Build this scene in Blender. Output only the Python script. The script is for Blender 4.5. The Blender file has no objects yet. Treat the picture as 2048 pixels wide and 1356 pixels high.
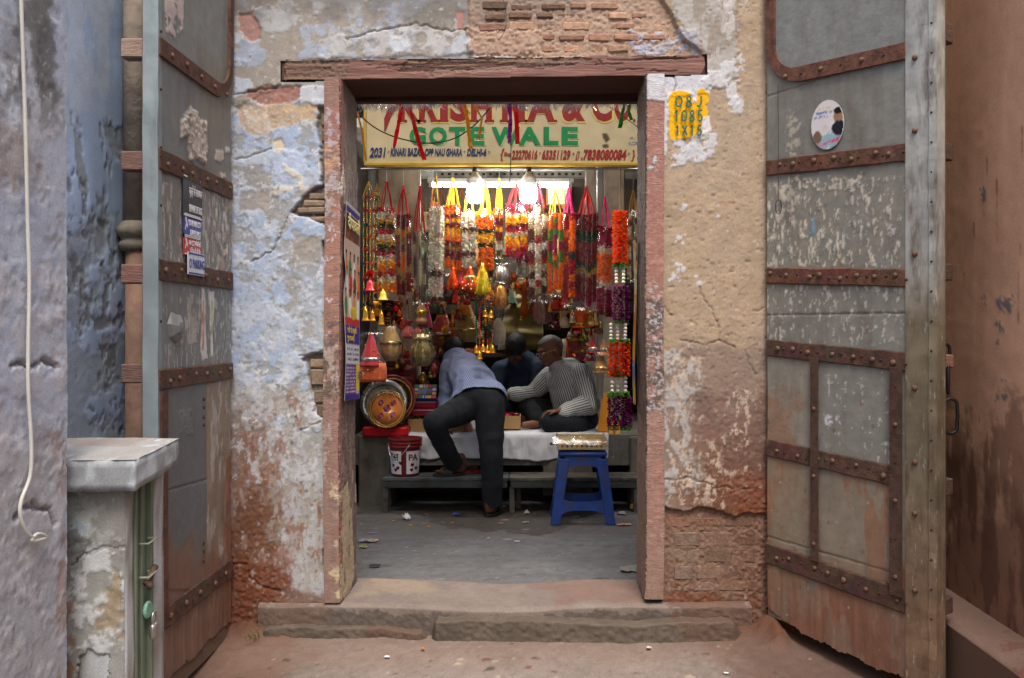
import bpy, bmesh, math, random
import numpy as np
from mathutils import Vector, Matrix, Quaternion
random.seed(7)
SC = bpy.context.scene
COL = SC.collection

# ------------------------------------------------------------------ camera, sky, sun, exposure
F, VX, VY, ZC = 1634.0, 1080.0, 660.0, 1.27      # focal length and vanishing point in photo pixels, eye height
cam_d = bpy.data.cameras.new('camera')
cam = bpy.data.objects.new('camera', cam_d); COL.objects.link(cam)
cam.location = (0, 0, ZC); cam.rotation_euler = (math.radians(90), 0, 0)
cam_d.sensor_width = 36.0; cam_d.lens = F / 2048 * 36
cam_d.shift_x = (1024 - VX) / 2048; cam_d.shift_y = (VY - 678) / 2048
cam_d.clip_start = 0.05; cam_d.clip_end = 400
SC.camera = cam

SUN_EL, SUN_AZ = math.radians(60), math.radians(171)   # azimuth the light comes from, measured from +Y clockwise
world = bpy.data.worlds.new('World'); SC.world = world; world.use_nodes = True
wn = world.node_tree.nodes; wl = world.node_tree.links
bg = wn['Background']
sky = wn.new('ShaderNodeTexSky'); sky.sky_type = 'NISHITA'; sky.sun_disc = False
sky.sun_elevation = SUN_EL; sky.sun_rotation = SUN_AZ
sky.air_density = 1.0; sky.dust_density = 6.0; sky.ozone_density = 0.6
wl.new(sky.outputs[0], bg.inputs[0]); bg.inputs[1].default_value = 0.115
sun_d = bpy.data.lights.new('sun', 'SUN'); sun = bpy.data.objects.new('sun', sun_d); COL.objects.link(sun)
sun_d.energy = 1.5; sun_d.angle = math.radians(24); sun_d.color = (1.0, 0.965, 0.925)
sdir = Vector((math.sin(SUN_AZ) * math.cos(SUN_EL), math.cos(SUN_AZ) * math.cos(SUN_EL), math.sin(SUN_EL)))
sun.rotation_euler = sdir.to_track_quat('Z', 'Y').to_euler(); sun.location = (0, -3, 9)
SC.view_settings.view_transform = 'Standard'; SC.view_settings.look = 'None'
SC.view_settings.exposure = 0.80; SC.view_settings.gamma = 1.0; SC.view_settings.use_curve_mapping = False
SC.render.engine = 'CYCLES'
SC.cycles.use_denoising = True; SC.cycles.max_bounces = 5; SC.cycles.diffuse_bounces = 2; SC.cycles.glossy_bounces = 2; SC.cycles.transmission_bounces = 2
SC.cycles.transparent_max_bounces = 12; SC.cycles.caustics_reflective = False; SC.cycles.caustics_refractive = False
SC.cycles.use_adaptive_sampling = True; SC.cycles.adaptive_threshold = 0.02
SC.cycles.sample_clamp_indirect = 4.0

# ------------------------------------------------------------------ small helpers
def at(px, py, D):
    """a measured photo pixel at a known distance -> a point of the place"""
    return Vector(((px - VX) / F * D, D, ZC + (VY - py) / F * D))
def lin(c):
    """sRGB 0..255 -> linear"""
    out = []
    for v in c[:3]:
        v = v / 255.0
        out.append(v / 12.92 if v <= 0.04045 else ((v + 0.055) / 1.055) ** 2.4)
    return tuple(out)
def h2(ix, iy, iz, seed):
    n = (ix * 374761393 + iy * 668265263 + iz * 1274126177 + seed * 974711) & 0xFFFFFFFF
    n = ((n ^ (n >> 13)) * 1274126177) & 0xFFFFFFFF
    n = n ^ (n >> 16)
    return (n & 0xFFFF) / 65535.0
def vnoise(x, y, z=None, seed=0):
    x = np.asarray(x, float); y = np.asarray(y, float)
    ix = np.floor(x).astype(np.int64); iy = np.floor(y).astype(np.int64)
    fx = x - ix; fy = y - iy
    fx = fx * fx * (3 - 2 * fx); fy = fy * fy * (3 - 2 * fy)
    if z is None:
        a = h2(ix, iy, 0, seed); b = h2(ix + 1, iy, 0, seed); c = h2(ix, iy + 1, 0, seed); d = h2(ix + 1, iy + 1, 0, seed)
        return (a * (1 - fx) + b * fx) * (1 - fy) + (c * (1 - fx) + d * fx) * fy
    z = np.asarray(z, float); iz = np.floor(z).astype(np.int64); fz = z - iz; fz = fz * fz * (3 - 2 * fz)
    r = 0
    for k, w in ((0, 1 - fz), (1, fz)):
        a = h2(ix, iy, iz + k, seed); b = h2(ix + 1, iy, iz + k, seed); c = h2(ix, iy + 1, iz + k, seed); d = h2(ix + 1, iy + 1, iz + k, seed)
        r = r + w * ((a * (1 - fx) + b * fx) * (1 - fy) + (c * (1 - fx) + d * fx) * fy)
    return r
def fbm(x, y, z=None, oct=4, seed=0, gain=0.5):
    t = 0; a = 1; s = 0; f = 1
    for o in range(oct):
        t = t + a * vnoise(x * f + 17.3 * o, y * f + 9.1 * o, None if z is None else z * f + 3.7 * o, seed + o)
        s += a; a *= gain; f *= 2.03
    return t / s
def sstep(e0, e1, x):
    t = np.clip((x - e0) / (e1 - e0), 0, 1); return t * t * (3 - 2 * t)

# ------------------------------------------------------------------ object records
def tag(o, label=None, cat=None, group=None, kind=None):
    if label: o['label'] = label
    if cat: o['category'] = cat
    if group: o['group'] = group
    if kind: o['kind'] = kind
    return o
def thing(name, label, cat, loc=(0, 0, 0), group=None):
    o = bpy.data.objects.new(name, None); COL.objects.link(o)
    o.empty_display_size = 0.05; o.location = loc
    return tag(o, label, cat, group, 'thing' if cat in ('wall', 'step', 'plinth', 'building', 'trinkets', 'parcel') else None)
def root_loc(p):
    v = Vector((0, 0, 0))
    while p is not None:
        v = v + Vector(p.location); p = p.parent
    return v
def link(name, me, mat, parent=None, origin=None):
    """mesh in world coordinates -> object under parent (no rotations in the chain)"""
    off = root_loc(parent) if parent is not None else Vector(origin or (0, 0, 0))
    if off.length > 0: me.transform(Matrix.Translation(-off))
    o = bpy.data.objects.new(name, me); COL.objects.link(o)
    if parent is not None: o.parent = parent
    else: o.location = off
    if mat is not None and len(me.materials) == 0: me.materials.append(mat)
    return o
def put(name, me, parent, loc, rot=None, scale=None):
    """shared mesh data placed at a world location under parent"""
    o = bpy.data.objects.new(name, me); COL.objects.link(o); o.parent = parent
    o.location = Vector(loc) - root_loc(parent)
    if rot is not None:
        o.rotation_mode = 'QUATERNION'; o.rotation_quaternion = rot
    if scale is not None: o.scale = scale
    return o

class MB:
    """collects shapes, then links them as one mesh"""
    def __init__(s, col=(1, 1, 1)):
        s.v = []; s.f = []; s.c = []; s.col = col; s.n = 0
    def add(s, vs, fs, col=None):
        b = s.n; c = col or s.col
        s.v.extend([tuple(p) for p in vs]); s.f.extend([tuple(i + b for i in f) for f in fs])
        s.c.extend([c] * len(vs)); s.n += len(vs)
    def box(s, c, size, bev=0.0, M=None, col=None):
        x, y, z = size[0] / 2, size[1] / 2, size[2] / 2
        c = Vector(c); b = min(bev, x * .9, y * .9, z * .9)
        vs = []; fs = []
        if b <= 0:
            for sx in (-1, 1):
                for sy in (-1, 1):
                    for sz in (-1, 1): vs.append(Vector((sx * x, sy * y, sz * z)))
            fs = [(0, 1, 3, 2), (4, 6, 7, 5), (0, 4, 5, 1), (2, 3, 7, 6), (0, 2, 6, 4), (1, 5, 7, 3)]
        else:
            idx = {}
            for sx in (-1, 1):
                for sy in (-1, 1):
                    for sz in (-1, 1):
                        for a in range(3):
                            p = [sx * (x - b), sy * (y - b), sz * (z - b)]
                            p[a] = (sx * x, sy * y, sz * z)[a]
                            idx[(sx, sy, sz, a)] = len(vs); vs.append(Vector(p))
            for a in range(3):
                o1, o2 = [(1, 2), (0, 2), (0, 1)][a]
                for sg in (-1, 1):
                    q = []
                    for (p1, p2) in ((-1, -1), (1, -1), (1, 1), (-1, 1)):
                        k = [0, 0, 0]; k[a] = sg; k[o1] = p1; k[o2] = p2; q.append(idx[(k[0], k[1], k[2], a)])
                    flip = (sg > 0) == (a == 1)
                    fs.append(tuple(reversed(q)) if flip else tuple(q))
            for a in range(3):
                o1, o2 = [(1, 2), (0, 2), (0, 1)][a]
                for p1 in (-1, 1):
                    for p2 in (-1, 1):
                        k0 = [0, 0, 0]; k0[o1] = p1; k0[o2] = p2; k0[a] = -1; k1 = list(k0); k1[a] = 1
                        fs.append((idx[(*k0, o1)], idx[(*k1, o1)], idx[(*k1, o2)], idx[(*k0, o2)]))
            for sx in (-1, 1):
                for sy in (-1, 1):
                    for sz in (-1, 1): fs.append((idx[(sx, sy, sz, 0)], idx[(sx, sy, sz, 1)], idx[(sx, sy, sz, 2)]))
        if M is not None: vs = [M @ p for p in vs]
        s.add([p + c for p in vs], fs, col)
    def tube(s, pts, r, n=8, cap=True, col=None, flat=None):
        pts = [Vector(p) for p in pts]; m = len(pts)
        rs = r if isinstance(r, (list, tuple)) else [r] * m
        vs = []; fs = []; up = None
        for i, p in enumerate(pts):
            d = (pts[min(i + 1, m - 1)] - pts[max(i - 1, 0)])
            if d.length < 1e-9: d = Vector((0, 0, 1))
            d.normalize()
            if up is None:
                up = Vector((0, 0, 1)) if abs(d.z) < .9 else Vector((0, -1, 0))
            a = d.cross(up)
            if a.length < 1e-6: a = d.cross(Vector((1, 0, 0)))
            a.normalize(); b = a.cross(d).normalized(); up = b
            for k in range(n):
                t = 2 * math.pi * k / n
                e = a * math.cos(t) * rs[i] + b * math.sin(t) * rs[i] * (flat if flat else 1)
                vs.append(p + e)
        for i in range(m - 1):
            for k in range(n):
                fs.append((i * n + k, i * n + (k + 1) % n, (i + 1) * n + (k + 1) % n, (i + 1) * n + k))
        if cap:
            fs.append(tuple(range(n - 1, -1, -1))); fs.append(tuple((m - 1) * n + k for k in range(n)))
        s.add(vs, fs, col)
    def lathe(s, c, prof, n=16, col=None, axis=None, squash=(1, 1), wob=0, cap=True, pleat=0):
        """prof: list of (r, h); revolved about +Z (or axis)"""
        c = Vector(c); vs = []; fs = []; m = len(prof)
        Q = Vector((0, 0, 1)).rotation_difference(Vector(axis)) if axis is not None else None
        for (r, h) in prof:
            for k in range(n):
                t = 2 * math.pi * k / n; rr = r * (1 + (random.uniform(-wob, wob) if wob else 0) + (pleat * math.cos(t * n / 4) if pleat else 0))
                p = Vector((math.cos(t) * rr * squash[0], math.sin(t) * rr * squash[1], h))
                vs.append(c + (Q @ p if Q else p))
        for i in range(m - 1):
            for k in range(n): fs.append((i * n + k, i * n + (k + 1) % n, (i + 1) * n + (k + 1) % n, (i + 1) * n + k))
        if cap:
            if prof[0][0] > 1e-5: fs.append(tuple(range(n - 1, -1, -1)))
            if prof[-1][0] > 1e-5: fs.append(tuple((m - 1) * n + k for k in range(n)))
        s.add(vs, fs, col)
    def ball(s, c, r, seg=8, ring=5, col=None, M=None):
        r = r if isinstance(r, (tuple, list)) else (r, r, r); c = Vector(c)
        vs = [Vector((0, 0, -r[2]))]; fs = []
        for i in range(1, ring):
            ph = -math.pi / 2 + math.pi * i / ring
            for k in range(seg):
                t = 2 * math.pi * k / seg
                vs.append(Vector((r[0] * math.cos(ph) * math.cos(t), r[1] * math.cos(ph) * math.sin(t), r[2] * math.sin(ph))))
        vs.append(Vector((0, 0, r[2]))); L = len(vs) - 1
        for k in range(seg):
            fs.append((0, 1 + (k + 1) % seg, 1 + k))
            b = 1 + (ring - 2) * seg; fs.append((L, b + k, b + (k + 1) % seg))
        for i in range(ring - 2):
            for k in range(seg):
                a = 1 + i * seg; fs.append((a + k, a + (k + 1) % seg, a + seg + (k + 1) % seg, a + seg + k))
        if M is not None: vs = [M @ p for p in vs]
        s.add([p + c for p in vs], fs, col)
    def prism(s, poly, ext, col=None):
        """poly: 3d points (planar, ccw seen from the tip of -ext), extruded by ext"""
        poly = [Vector(p) for p in poly]; e = Vector(ext); n = len(poly)
        vs = poly + [p + e for p in poly]
        fs = [tuple(range(n - 1, -1, -1)), tuple(range(n, 2 * n))]
        fs += [(i, (i + 1) % n, n + (i + 1) % n, n + i) for i in range(n)]
        s.add(vs, fs, col)
    def strip(s, pts, w, side, col=None, th=0.0008):
        """thin ribbon along pts, width w across direction side (list or vector), given a real thickness"""
        pts = [Vector(p) for p in pts]; m = len(pts); vs = []; fs = []
        for i, p in enumerate(pts):
            sd = Vector(side[i] if isinstance(side, list) else side).normalized()
            d = (pts[min(i + 1, m - 1)] - pts[max(i - 1, 0)]).normalized(); nn = d.cross(sd).normalized() * th
            ww = w[i] if isinstance(w, list) else w
            vs += [p - sd * ww / 2 - nn, p + sd * ww / 2 - nn, p + sd * ww / 2 + nn, p - sd * ww / 2 + nn]
        for i in range(m - 1):
            for k in range(4): fs.append((4 * i + k, 4 * i + (k + 1) % 4, 4 * i + 4 + (k + 1) % 4, 4 * i + 4 + k))
        fs.append((3, 2, 1, 0)); fs.append(tuple(4 * (m - 1) + k for k in range(4)))
        s.add(vs, fs, col)
    def mesh(s, name, smooth=False, vcol=True):
        me = bpy.data.meshes.new(name); me.from_pydata(s.v, [], s.f)
        if vcol:
            a = me.color_attributes.new('Col', 'FLOAT_COLOR', 'POINT')
            arr = np.ones((len(s.v), 4), np.float32); arr[:, :3] = np.array(s.c, np.float32).reshape(-1, 3)
            a.data.foreach_set('color', arr.ravel())
        bm = bmesh.new(); bm.from_mesh(me); bmesh.ops.recalc_face_normals(bm, faces=bm.faces); bm.to_mesh(me); bm.free()
        if smooth: me.polygons.foreach_set('use_smooth', [True] * len(me.polygons))
        return me
    def build(s, name, mat, parent=None, smooth=False, origin=None):
        return link(name, s.mesh(name, smooth), mat, parent, origin)

def smooth_by_angle(o, ang=40):
    me = o.data
    me.polygons.foreach_set('use_smooth', [True] * len(me.polygons))
    bm = bmesh.new(); bm.from_mesh(me)
    for e in bm.edges:
        if len(e.link_faces) == 2 and e.calc_face_angle(0) > math.radians(ang): e.smooth = False
    bm.to_mesh(me); bm.free(); return o

# ------------------------------------------------------------------ materials
MATS = {}
def mat(name, col=None, rough=.6, metal=0., bump=0., bs=60., var=.12, vs=9., spec=.4, emit=None, es=0., coat=0., sheen=0., trans=0., alpha=1., detail=3, stretch=None, ior=1.45):
    if name in MATS: return MATS[name]
    m = bpy.data.materials.new(name); m.use_nodes = True; N = m.node_tree.nodes; L = m.node_tree.links
    p = N['Principled BSDF']
    tc = N.new('ShaderNodeTexCoord'); vec = tc.outputs['Object']
    if stretch:
        mp = N.new('ShaderNodeMapping'); mp.inputs['Scale'].default_value = stretch; L.new(vec, mp.inputs[0]); vec = mp.outputs[0]
    if col is None:
        at_ = N.new('ShaderNodeAttribute'); at_.attribute_name = 'Col'; src = at_.outputs['Color']
    else:
        rg = N.new('ShaderNodeRGB'); rg.outputs[0].default_value = (*col, 1); src = rg.outputs[0]
    if var > 0:
        nz = N.new('ShaderNodeTexNoise'); nz.inputs['Scale'].default_value = vs; nz.inputs['Detail'].default_value = detail
        L.new(vec, nz.inputs['Vector'])
        mr = N.new('ShaderNodeMapRange'); mr.inputs[1].default_value = .3; mr.inputs[2].default_value = .7
        mr.inputs[3].default_value = 1 - var; mr.inputs[4].default_value = 1 + var; L.new(nz.outputs[0], mr.inputs[0])
        mx = N.new('ShaderNodeVectorMath'); mx.operation = 'SCALE'; L.new(src, mx.inputs[0]); L.new(mr.outputs[0], mx.inputs['Scale'])
        src = mx.outputs[0]
        rr = N.new('ShaderNodeMapRange'); rr.inputs[1].default_value = .3; rr.inputs[2].default_value = .7
        rr.inputs[3].default_value = max(.03, rough - .1); rr.inputs[4].default_value = min(1, rough + .1)
        L.new(nz.outputs[0], rr.inputs[0]); L.new(rr.outputs[0], p.inputs['Roughness'])
    else:
        p.inputs['Roughness'].default_value = rough
    L.new(src, p.inputs['Base Color'])
    p.inputs['Metallic'].default_value = metal; p.inputs['Specular IOR Level'].default_value = spec; p.inputs['IOR'].default_value = ior
    p.inputs['Coat Weight'].default_value = coat; p.inputs['Sheen Weight'].default_value = sheen
    p.inputs['Transmission Weight'].default_value = trans; p.inputs['Alpha'].default_value = alpha
    if emit is not None:
        p.inputs['Emission Color'].default_value = (*emit, 1); p.inputs['Emission Strength'].default_value = es
    if bump > 0:
        n2 = N.new('ShaderNodeTexNoise'); n2.inputs['Scale'].default_value = bs; n2.inputs['Detail'].default_value = 2
        L.new(vec, n2.inputs['Vector'])
        bp = N.new('ShaderNodeBump'); bp.inputs['Strength'].default_value = min(1, bump); bp.inputs['Distance'].default_value = .004 * max(1, bump)
        L.new(n2.outputs[0], bp.inputs['Height']); L.new(bp.outputs[0], p.inputs['Normal'])
    MATS[name] = m; return m
def dirty(m, col, amt=.5, sc=9., stretch=(1, 1, .4), lo=.52, hi=.72):
    """grime patches with a shape of their own over a finished material"""
    N = m.node_tree.nodes; L = m.node_tree.links; p = N['Principled BSDF']; src = p.inputs['Base Color'].links[0].from_socket
    tc = N.new('ShaderNodeTexCoord'); mp = N.new('ShaderNodeMapping'); mp.inputs['Scale'].default_value = stretch; nz = N.new('ShaderNodeTexNoise'); nz.inputs['Scale'].default_value = sc; nz.inputs['Detail'].default_value = 5; nz.inputs['Roughness'].default_value = .65
    L.new(tc.outputs['Object'], mp.inputs[0]); L.new(mp.outputs[0], nz.inputs['Vector']); mr = N.new('ShaderNodeMapRange'); mr.inputs[1].default_value = lo; mr.inputs[2].default_value = hi; mr.inputs[4].default_value = amt; L.new(nz.outputs[0], mr.inputs[0])
    mx = N.new('ShaderNodeMix'); mx.data_type = 'RGBA'; mx.inputs[7].default_value = (*lin(col), 1); L.new(mr.outputs[0], mx.inputs[0]); L.new(src, mx.inputs[6]); L.new(mx.outputs[2], p.inputs['Base Color']); return m
def plastic_film(name, tint=(1, 1, 1), clear=.945, rough=.09, bump=.8, bs=38.):
    """thin crinkled clear film: mostly see-through, with gloss"""
    if name in MATS: return MATS[name]
    m = bpy.data.materials.new(name); m.use_nodes = True; N = m.node_tree.nodes; L = m.node_tree.links
    N.remove(N['Principled BSDF']); out = N['Material Output']
    tr = N.new('ShaderNodeBsdfTransparent'); tr.inputs[0].default_value = (*tint, 1)
    gl = N.new('ShaderNodeBsdfGlossy'); gl.inputs['Roughness'].default_value = rough
    df = N.new('ShaderNodeBsdfDiffuse'); df.inputs[0].default_value = (.75, .75, .75, 1)
    tc = N.new('ShaderNodeTexCoord'); n2 = N.new('ShaderNodeTexNoise'); n2.inputs['Scale'].default_value = bs; n2.inputs['Detail'].default_value = 3
    mp = N.new('ShaderNodeMapping'); mp.inputs['Scale'].default_value = (1, 1, .45)
    L.new(tc.outputs['Object'], mp.inputs[0]); L.new(mp.outputs[0], n2.inputs['Vector'])
    bp = N.new('ShaderNodeBump'); bp.inputs['Strength'].default_value = bump; bp.inputs['Distance'].default_value = .012
    L.new(n2.outputs[0], bp.inputs['Height']); L.new(bp.outputs[0], gl.inputs['Normal'])
    m1 = N.new('ShaderNodeMixShader'); m1.inputs[0].default_value = .95; L.new(df.outputs[0], m1.inputs[1]); L.new(gl.outputs[0], m1.inputs[2])
    m2 = N.new('ShaderNodeMixShader'); m2.inputs[0].default_value = clear; L.new(m1.outputs[0], m2.inputs[1]); L.new(tr.outputs[0], m2.inputs[2])
    L.new(m2.outputs[0], out.inputs[0]); MATS[name] = m; return m

# ------------------------------------------------------------------ painted relief sheets
class Canvas:
    """a grid on a plane (u right, v up, metres) that carries layers of plaster, paint, rust and dirt: colour + real depth"""
    def __init__(s, u0, u1, v0, v1, cell, base):
        s.nu = max(2, int((u1 - u0) / cell) + 1); s.nv = max(2, int((v1 - v0) / cell) + 1)
        uu, vv = np.meshgrid(np.linspace(u0, u1, s.nu), np.linspace(v0, v1, s.nv)); s.u = uu.ravel(); s.v = vv.ravel()
        s.c = np.tile(np.array(lin(base)), (len(s.u), 1)); s.h = np.zeros(len(s.u)); s.keep = np.ones(len(s.u), bool)
    def sdf(s, poly, idx):
        P = np.array(poly, float); x = s.u[idx]; y = s.v[idx]; d = np.full(len(x), 1e9); ins = np.zeros(len(x), bool); n = len(P)
        for i in range(n):
            a = P[i]; b = P[(i + 1) % n]; e = b - a; wx = x - a[0]; wy = y - a[1]
            t = np.clip((wx * e[0] + wy * e[1]) / max(1e-12, e @ e), 0, 1)
            d = np.minimum(d, (wx - e[0] * t) ** 2 + (wy - e[1] * t) ** 2)
            c = (a[1] > y) != (b[1] > y)
            with np.errstate(divide='ignore', invalid='ignore'):
                xc = (b[0] - a[0]) * (y - a[1]) / (b[1] - a[1] if b[1] != a[1] else 1e-12) + a[0]
            ins ^= c & (x < xc)
        d = np.sqrt(d); return np.where(ins, -d, d)
    def alpha(s, poly, warp=.012, ws=25., soft=.004, seed=0):
        if poly is None: return np.arange(len(s.u)), np.ones(len(s.u))
        P = np.array(poly); pad = warp + soft * 2 + .01
        idx = np.where((s.u > P[:, 0].min() - pad) & (s.u < P[:, 0].max() + pad) & (s.v > P[:, 1].min() - pad) & (s.v < P[:, 1].max() + pad))[0]
        d = s.sdf(poly, idx)
        if warp > 0: d = d + (fbm(s.u[idx] * ws, s.v[idx] * ws, oct=6, seed=seed, gain=.66) - .5) * 2 * warp * 1.9
        return idx, sstep(soft, -soft, d)
    def patch(s, poly, col, a=1., dh=0., warp=.012, ws=25., soft=.004, seed=0, var=.10, vscale=30., brk=None, bs=40., bstr=None, rough=0.):
        """brk: share of the patch left covered (noise break-up)"""
        idx, al = s.alpha(poly, warp, ws, soft, seed)
        if len(idx) == 0: return
        u = s.u[idx]; v = s.v[idx]
        if brk is not None:
            sx, sy = bstr or (1, 1)
            n = fbm(u * bs * sx, v * bs * sy, oct=6, seed=seed + 50, gain=.62)
            thr = np.quantile(n, 1 - brk) if len(n) > 10 else .5
            al = al * sstep(thr - .03, thr + .03, n)
        if dh or rough:
            s.h[idx] += al * dh
            if rough: s.h[idx] += al * rough * (fbm(u * 90, v * 90, oct=3, seed=seed + 9) - .5) * 2
        if col is not None:
            c = np.array(lin(col)); n = fbm(u * vscale, v * vscale, oct=3, seed=seed + 77)
            cc = c[None, :] * (1 + var * 2 * (n[:, None] - .5) * 1.6)
            w = (al * a)[:, None]; s.c[idx] = s.c[idx] * (1 - w) + cc * w
    def line(s, pts, width, depth, col=None, warp=.006, seed=0, soft=.003):
        """a crack or seam along pts"""
        P = np.array(pts, float); pad = .03
        idx = np.where((s.u > P[:, 0].min() - pad) & (s.u < P[:, 0].max() + pad) & (s.v > P[:, 1].min() - pad) & (s.v < P[:, 1].max() + pad))[0]
        if len(idx) == 0: return
        x = s.u[idx] + (fbm(s.u[idx] * 45, s.v[idx] * 45, oct=3, seed=seed) - .5) * 2 * warp * 1.6
        y = s.v[idx] + (fbm(s.u[idx] * 45 + 5, s.v[idx] * 45 + 8, oct=3, seed=seed + 3) - .5) * 2 * warp * 1.6
        d = np.full(len(x), 1e9)
        for i in range(len(P) - 1):
            a = P[i]; b = P[i + 1]; e = b - a; wx = x - a[0]; wy = y - a[1]
            t = np.clip((wx * e[0] + wy * e[1]) / max(1e-12, e @ e), 0, 1)
            d = np.minimum(d, np.hypot(wx - e[0] * t, wy - e[1] * t))
        al = sstep(width / 2 + soft, width / 2, d)
        s.h[idx] -= al * depth
        if col is not None:
            w = al[:, None] * .6; s.c[idx] = s.c[idx] * (1 - w) + np.array(lin(col))[None, :] * w
    def mottle(s, amt=.12, sc=12., seed=0, hb=0.):
        n = fbm(s.u * sc, s.v * sc, oct=5, seed=seed) - .5
        s.c *= (1 + amt * 2 * n * 1.6)[:, None]
        if hb: s.h += n * 2 * hb
    def dust(s, col, a, sc=6., seed=0, v0=None, v1=None):
        n = fbm(s.u * sc, s.v * sc, oct=6, seed=seed, gain=.6); w = np.clip(a * (.4 + 1.2 * n), 0, 1)[:, None]
        if v0 is not None: w = w * sstep(v0, v1, s.v)[:, None]
        s.c = s.c * (1 - w) + np.array(lin(col))[None] * w
    def chips(s, poly, cols, n, seed, r0=.002, r1=.009, dh=.0012):
        """many tiny flakes and pits"""
        rnd = random.Random(seed); P = np.array(poly); k = 0
        for _ in range(n):
            x = rnd.uniform(P[:, 0].min(), P[:, 0].max()); y = rnd.uniform(P[:, 1].min(), P[:, 1].max()); r = rnd.uniform(r0, r1) ; e = rnd.uniform(.5, 1.8)
            i0, i1 = np.searchsorted(s.u[:s.nu], (x - r * 1.6, x + r * 1.6)); j0, j1 = np.searchsorted(s.v[::s.nu], (y - r * 2.2, y + r * 2.2))
            idx = (np.arange(j0, j1)[:, None] * s.nu + np.arange(i0, i1)[None]).ravel()
            if len(idx) == 0: continue
            d = np.hypot((s.u[idx] - x) / r, (s.v[idx] - y) / (r * e)); w = sstep(1.05, .5, d + 1.5 * (fbm(s.u[idx] * 190, s.v[idx] * 190, oct=2, seed=seed) - .45)) * rnd.uniform(.3, .8)
            s.c[idx] = s.c[idx] * (1 - w[:, None]) + np.array(lin(rnd.choice(cols)))[None] * w[:, None]; s.h[idx] += w * dh * rnd.choice((-1, 1))
    def cut(s, poly, warp=0., seed=0, ws=30.):
        idx, al = s.alpha(poly, warp, ws, .0005, seed); s.keep[idx[al > .5]] = False
    def build(s, name, mat_, pos, parent=None, origin=None):
        """pos(u, v, h) -> (N,3) world positions"""
        P = pos(s.u, s.v, s.h); nu, nv = s.nu, s.nv
        i = np.arange(nu * nv).reshape(nv, nu)
        q = np.stack([i[:-1, :-1], i[:-1, 1:], i[1:, 1:], i[1:, :-1]], -1).reshape(-1, 4)
        q = q[s.keep[q].all(1)]
        used = np.unique(q); rm = np.full(nu * nv, -1); rm[used] = np.arange(len(used)); q = rm[q]
        me = bpy.data.meshes.new(name)
        me.vertices.add(len(used)); me.vertices.foreach_set('co', P[used].astype(np.float32).ravel())
        me.loops.add(q.size); me.loops.foreach_set('vertex_index', q.ravel().astype(np.int32))
        me.polygons.add(len(q)); me.polygons.foreach_set('loop_start', np.arange(0, q.size, 4, dtype=np.int32))
        me.polygons.foreach_set('use_smooth', np.ones(len(q), bool))
        me.update(calc_edges=True)
        a = me.color_attributes.new('Col', 'FLOAT_COLOR', 'POINT'); arr = np.ones((len(used), 4), np.float32)
        arr[:, :3] = np.clip(s.c[used], .004, .85); a.data.foreach_set('color', arr.ravel())
        me.validate(); return link(name, me, mat_, parent, origin)

# ------------------------------------------------------------------ lettering
def text_mesh(txt, size, O, U, V, bold=0., shear=0., sx=1., depth=.001, align='LEFT', spacing=1.):
    """flat lettering: lower-left at O, along U, up V, standing off by depth along U x V"""
    cu = bpy.data.curves.new('lettering', 'FONT'); cu.body = txt; cu.size = size; cu.offset = bold; cu.shear = shear
    cu.align_x = align; cu.space_character = spacing; cu.resolution_u = 3; cu.extrude = depth
    ob = bpy.data.objects.new('lettering', cu); COL.objects.link(ob)
    dg = bpy.context.evaluated_depsgraph_get()
    me = bpy.data.meshes.new_from_object(ob.evaluated_get(dg))
    bpy.data.objects.remove(ob); bpy.data.curves.remove(cu)
    U = Vector(U).normalized(); V = Vector(V).normalized(); W = U.cross(V)
    M = Matrix(((U.x * sx, V.x, W.x, O[0]), (U.y * sx, V.y, W.y, O[1]), (U.z * sx, V.z, W.z, O[2]), (0, 0, 0, 1)))
    me.transform(M); me.materials.clear(); return me
# ------------------------------------------------------------------ shared materials
m_wall = mat('limewashed_plaster', None, .9, bump=.14, bs=240, var=.13, vs=210, spec=.12)
m_ground = mat('packed_ground', None, .92, bump=.18, bs=220, var=.16, vs=190, spec=.12)
m_wood = mat('old_timber', None, .75, bump=.7, bs=60, var=.18, vs=30, spec=.2, stretch=(1, 1, 4))
m_lintel = mat('weathered_lintel_timber', None, .78, bump=.8, bs=60, var=.2, vs=26, spec=.2, stretch=(.25, 3, 3))
m_sheet = dirty(mat('weathered_tin_sheet', None, .58, metal=.12, bump=.3, bs=60, var=.10, vs=25, spec=.4), (98, 84, 72), .45, 7., (1.6, 1.6, .35), .5, .72)
m_rust = dirty(mat('rusty_iron_strap', None, .7, metal=.15, bump=.5, bs=110, var=.25, vs=40, spec=.3), (64, 50, 44), .7, 22., (1, 1, 1), .45, .65)
m_brick = mat('thin_old_brick', None, .92, bump=.9, bs=90, var=.2, vs=40, spec=.1)
m_core = mat('rubble_core', (.24, .17, .12), .95, bump=.6, bs=60, var=.2, spec=.1)

# ------------------------------------------------------------------ ground sheets
b = MB(); b.box((0, 4, -.6), (60, 60, .6))
g = b.build('ground', mat('bare_earth', (.16, .12, .09), .95, bump=.5, bs=20, spec=.1)); tag(g, kind='structure')

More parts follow.
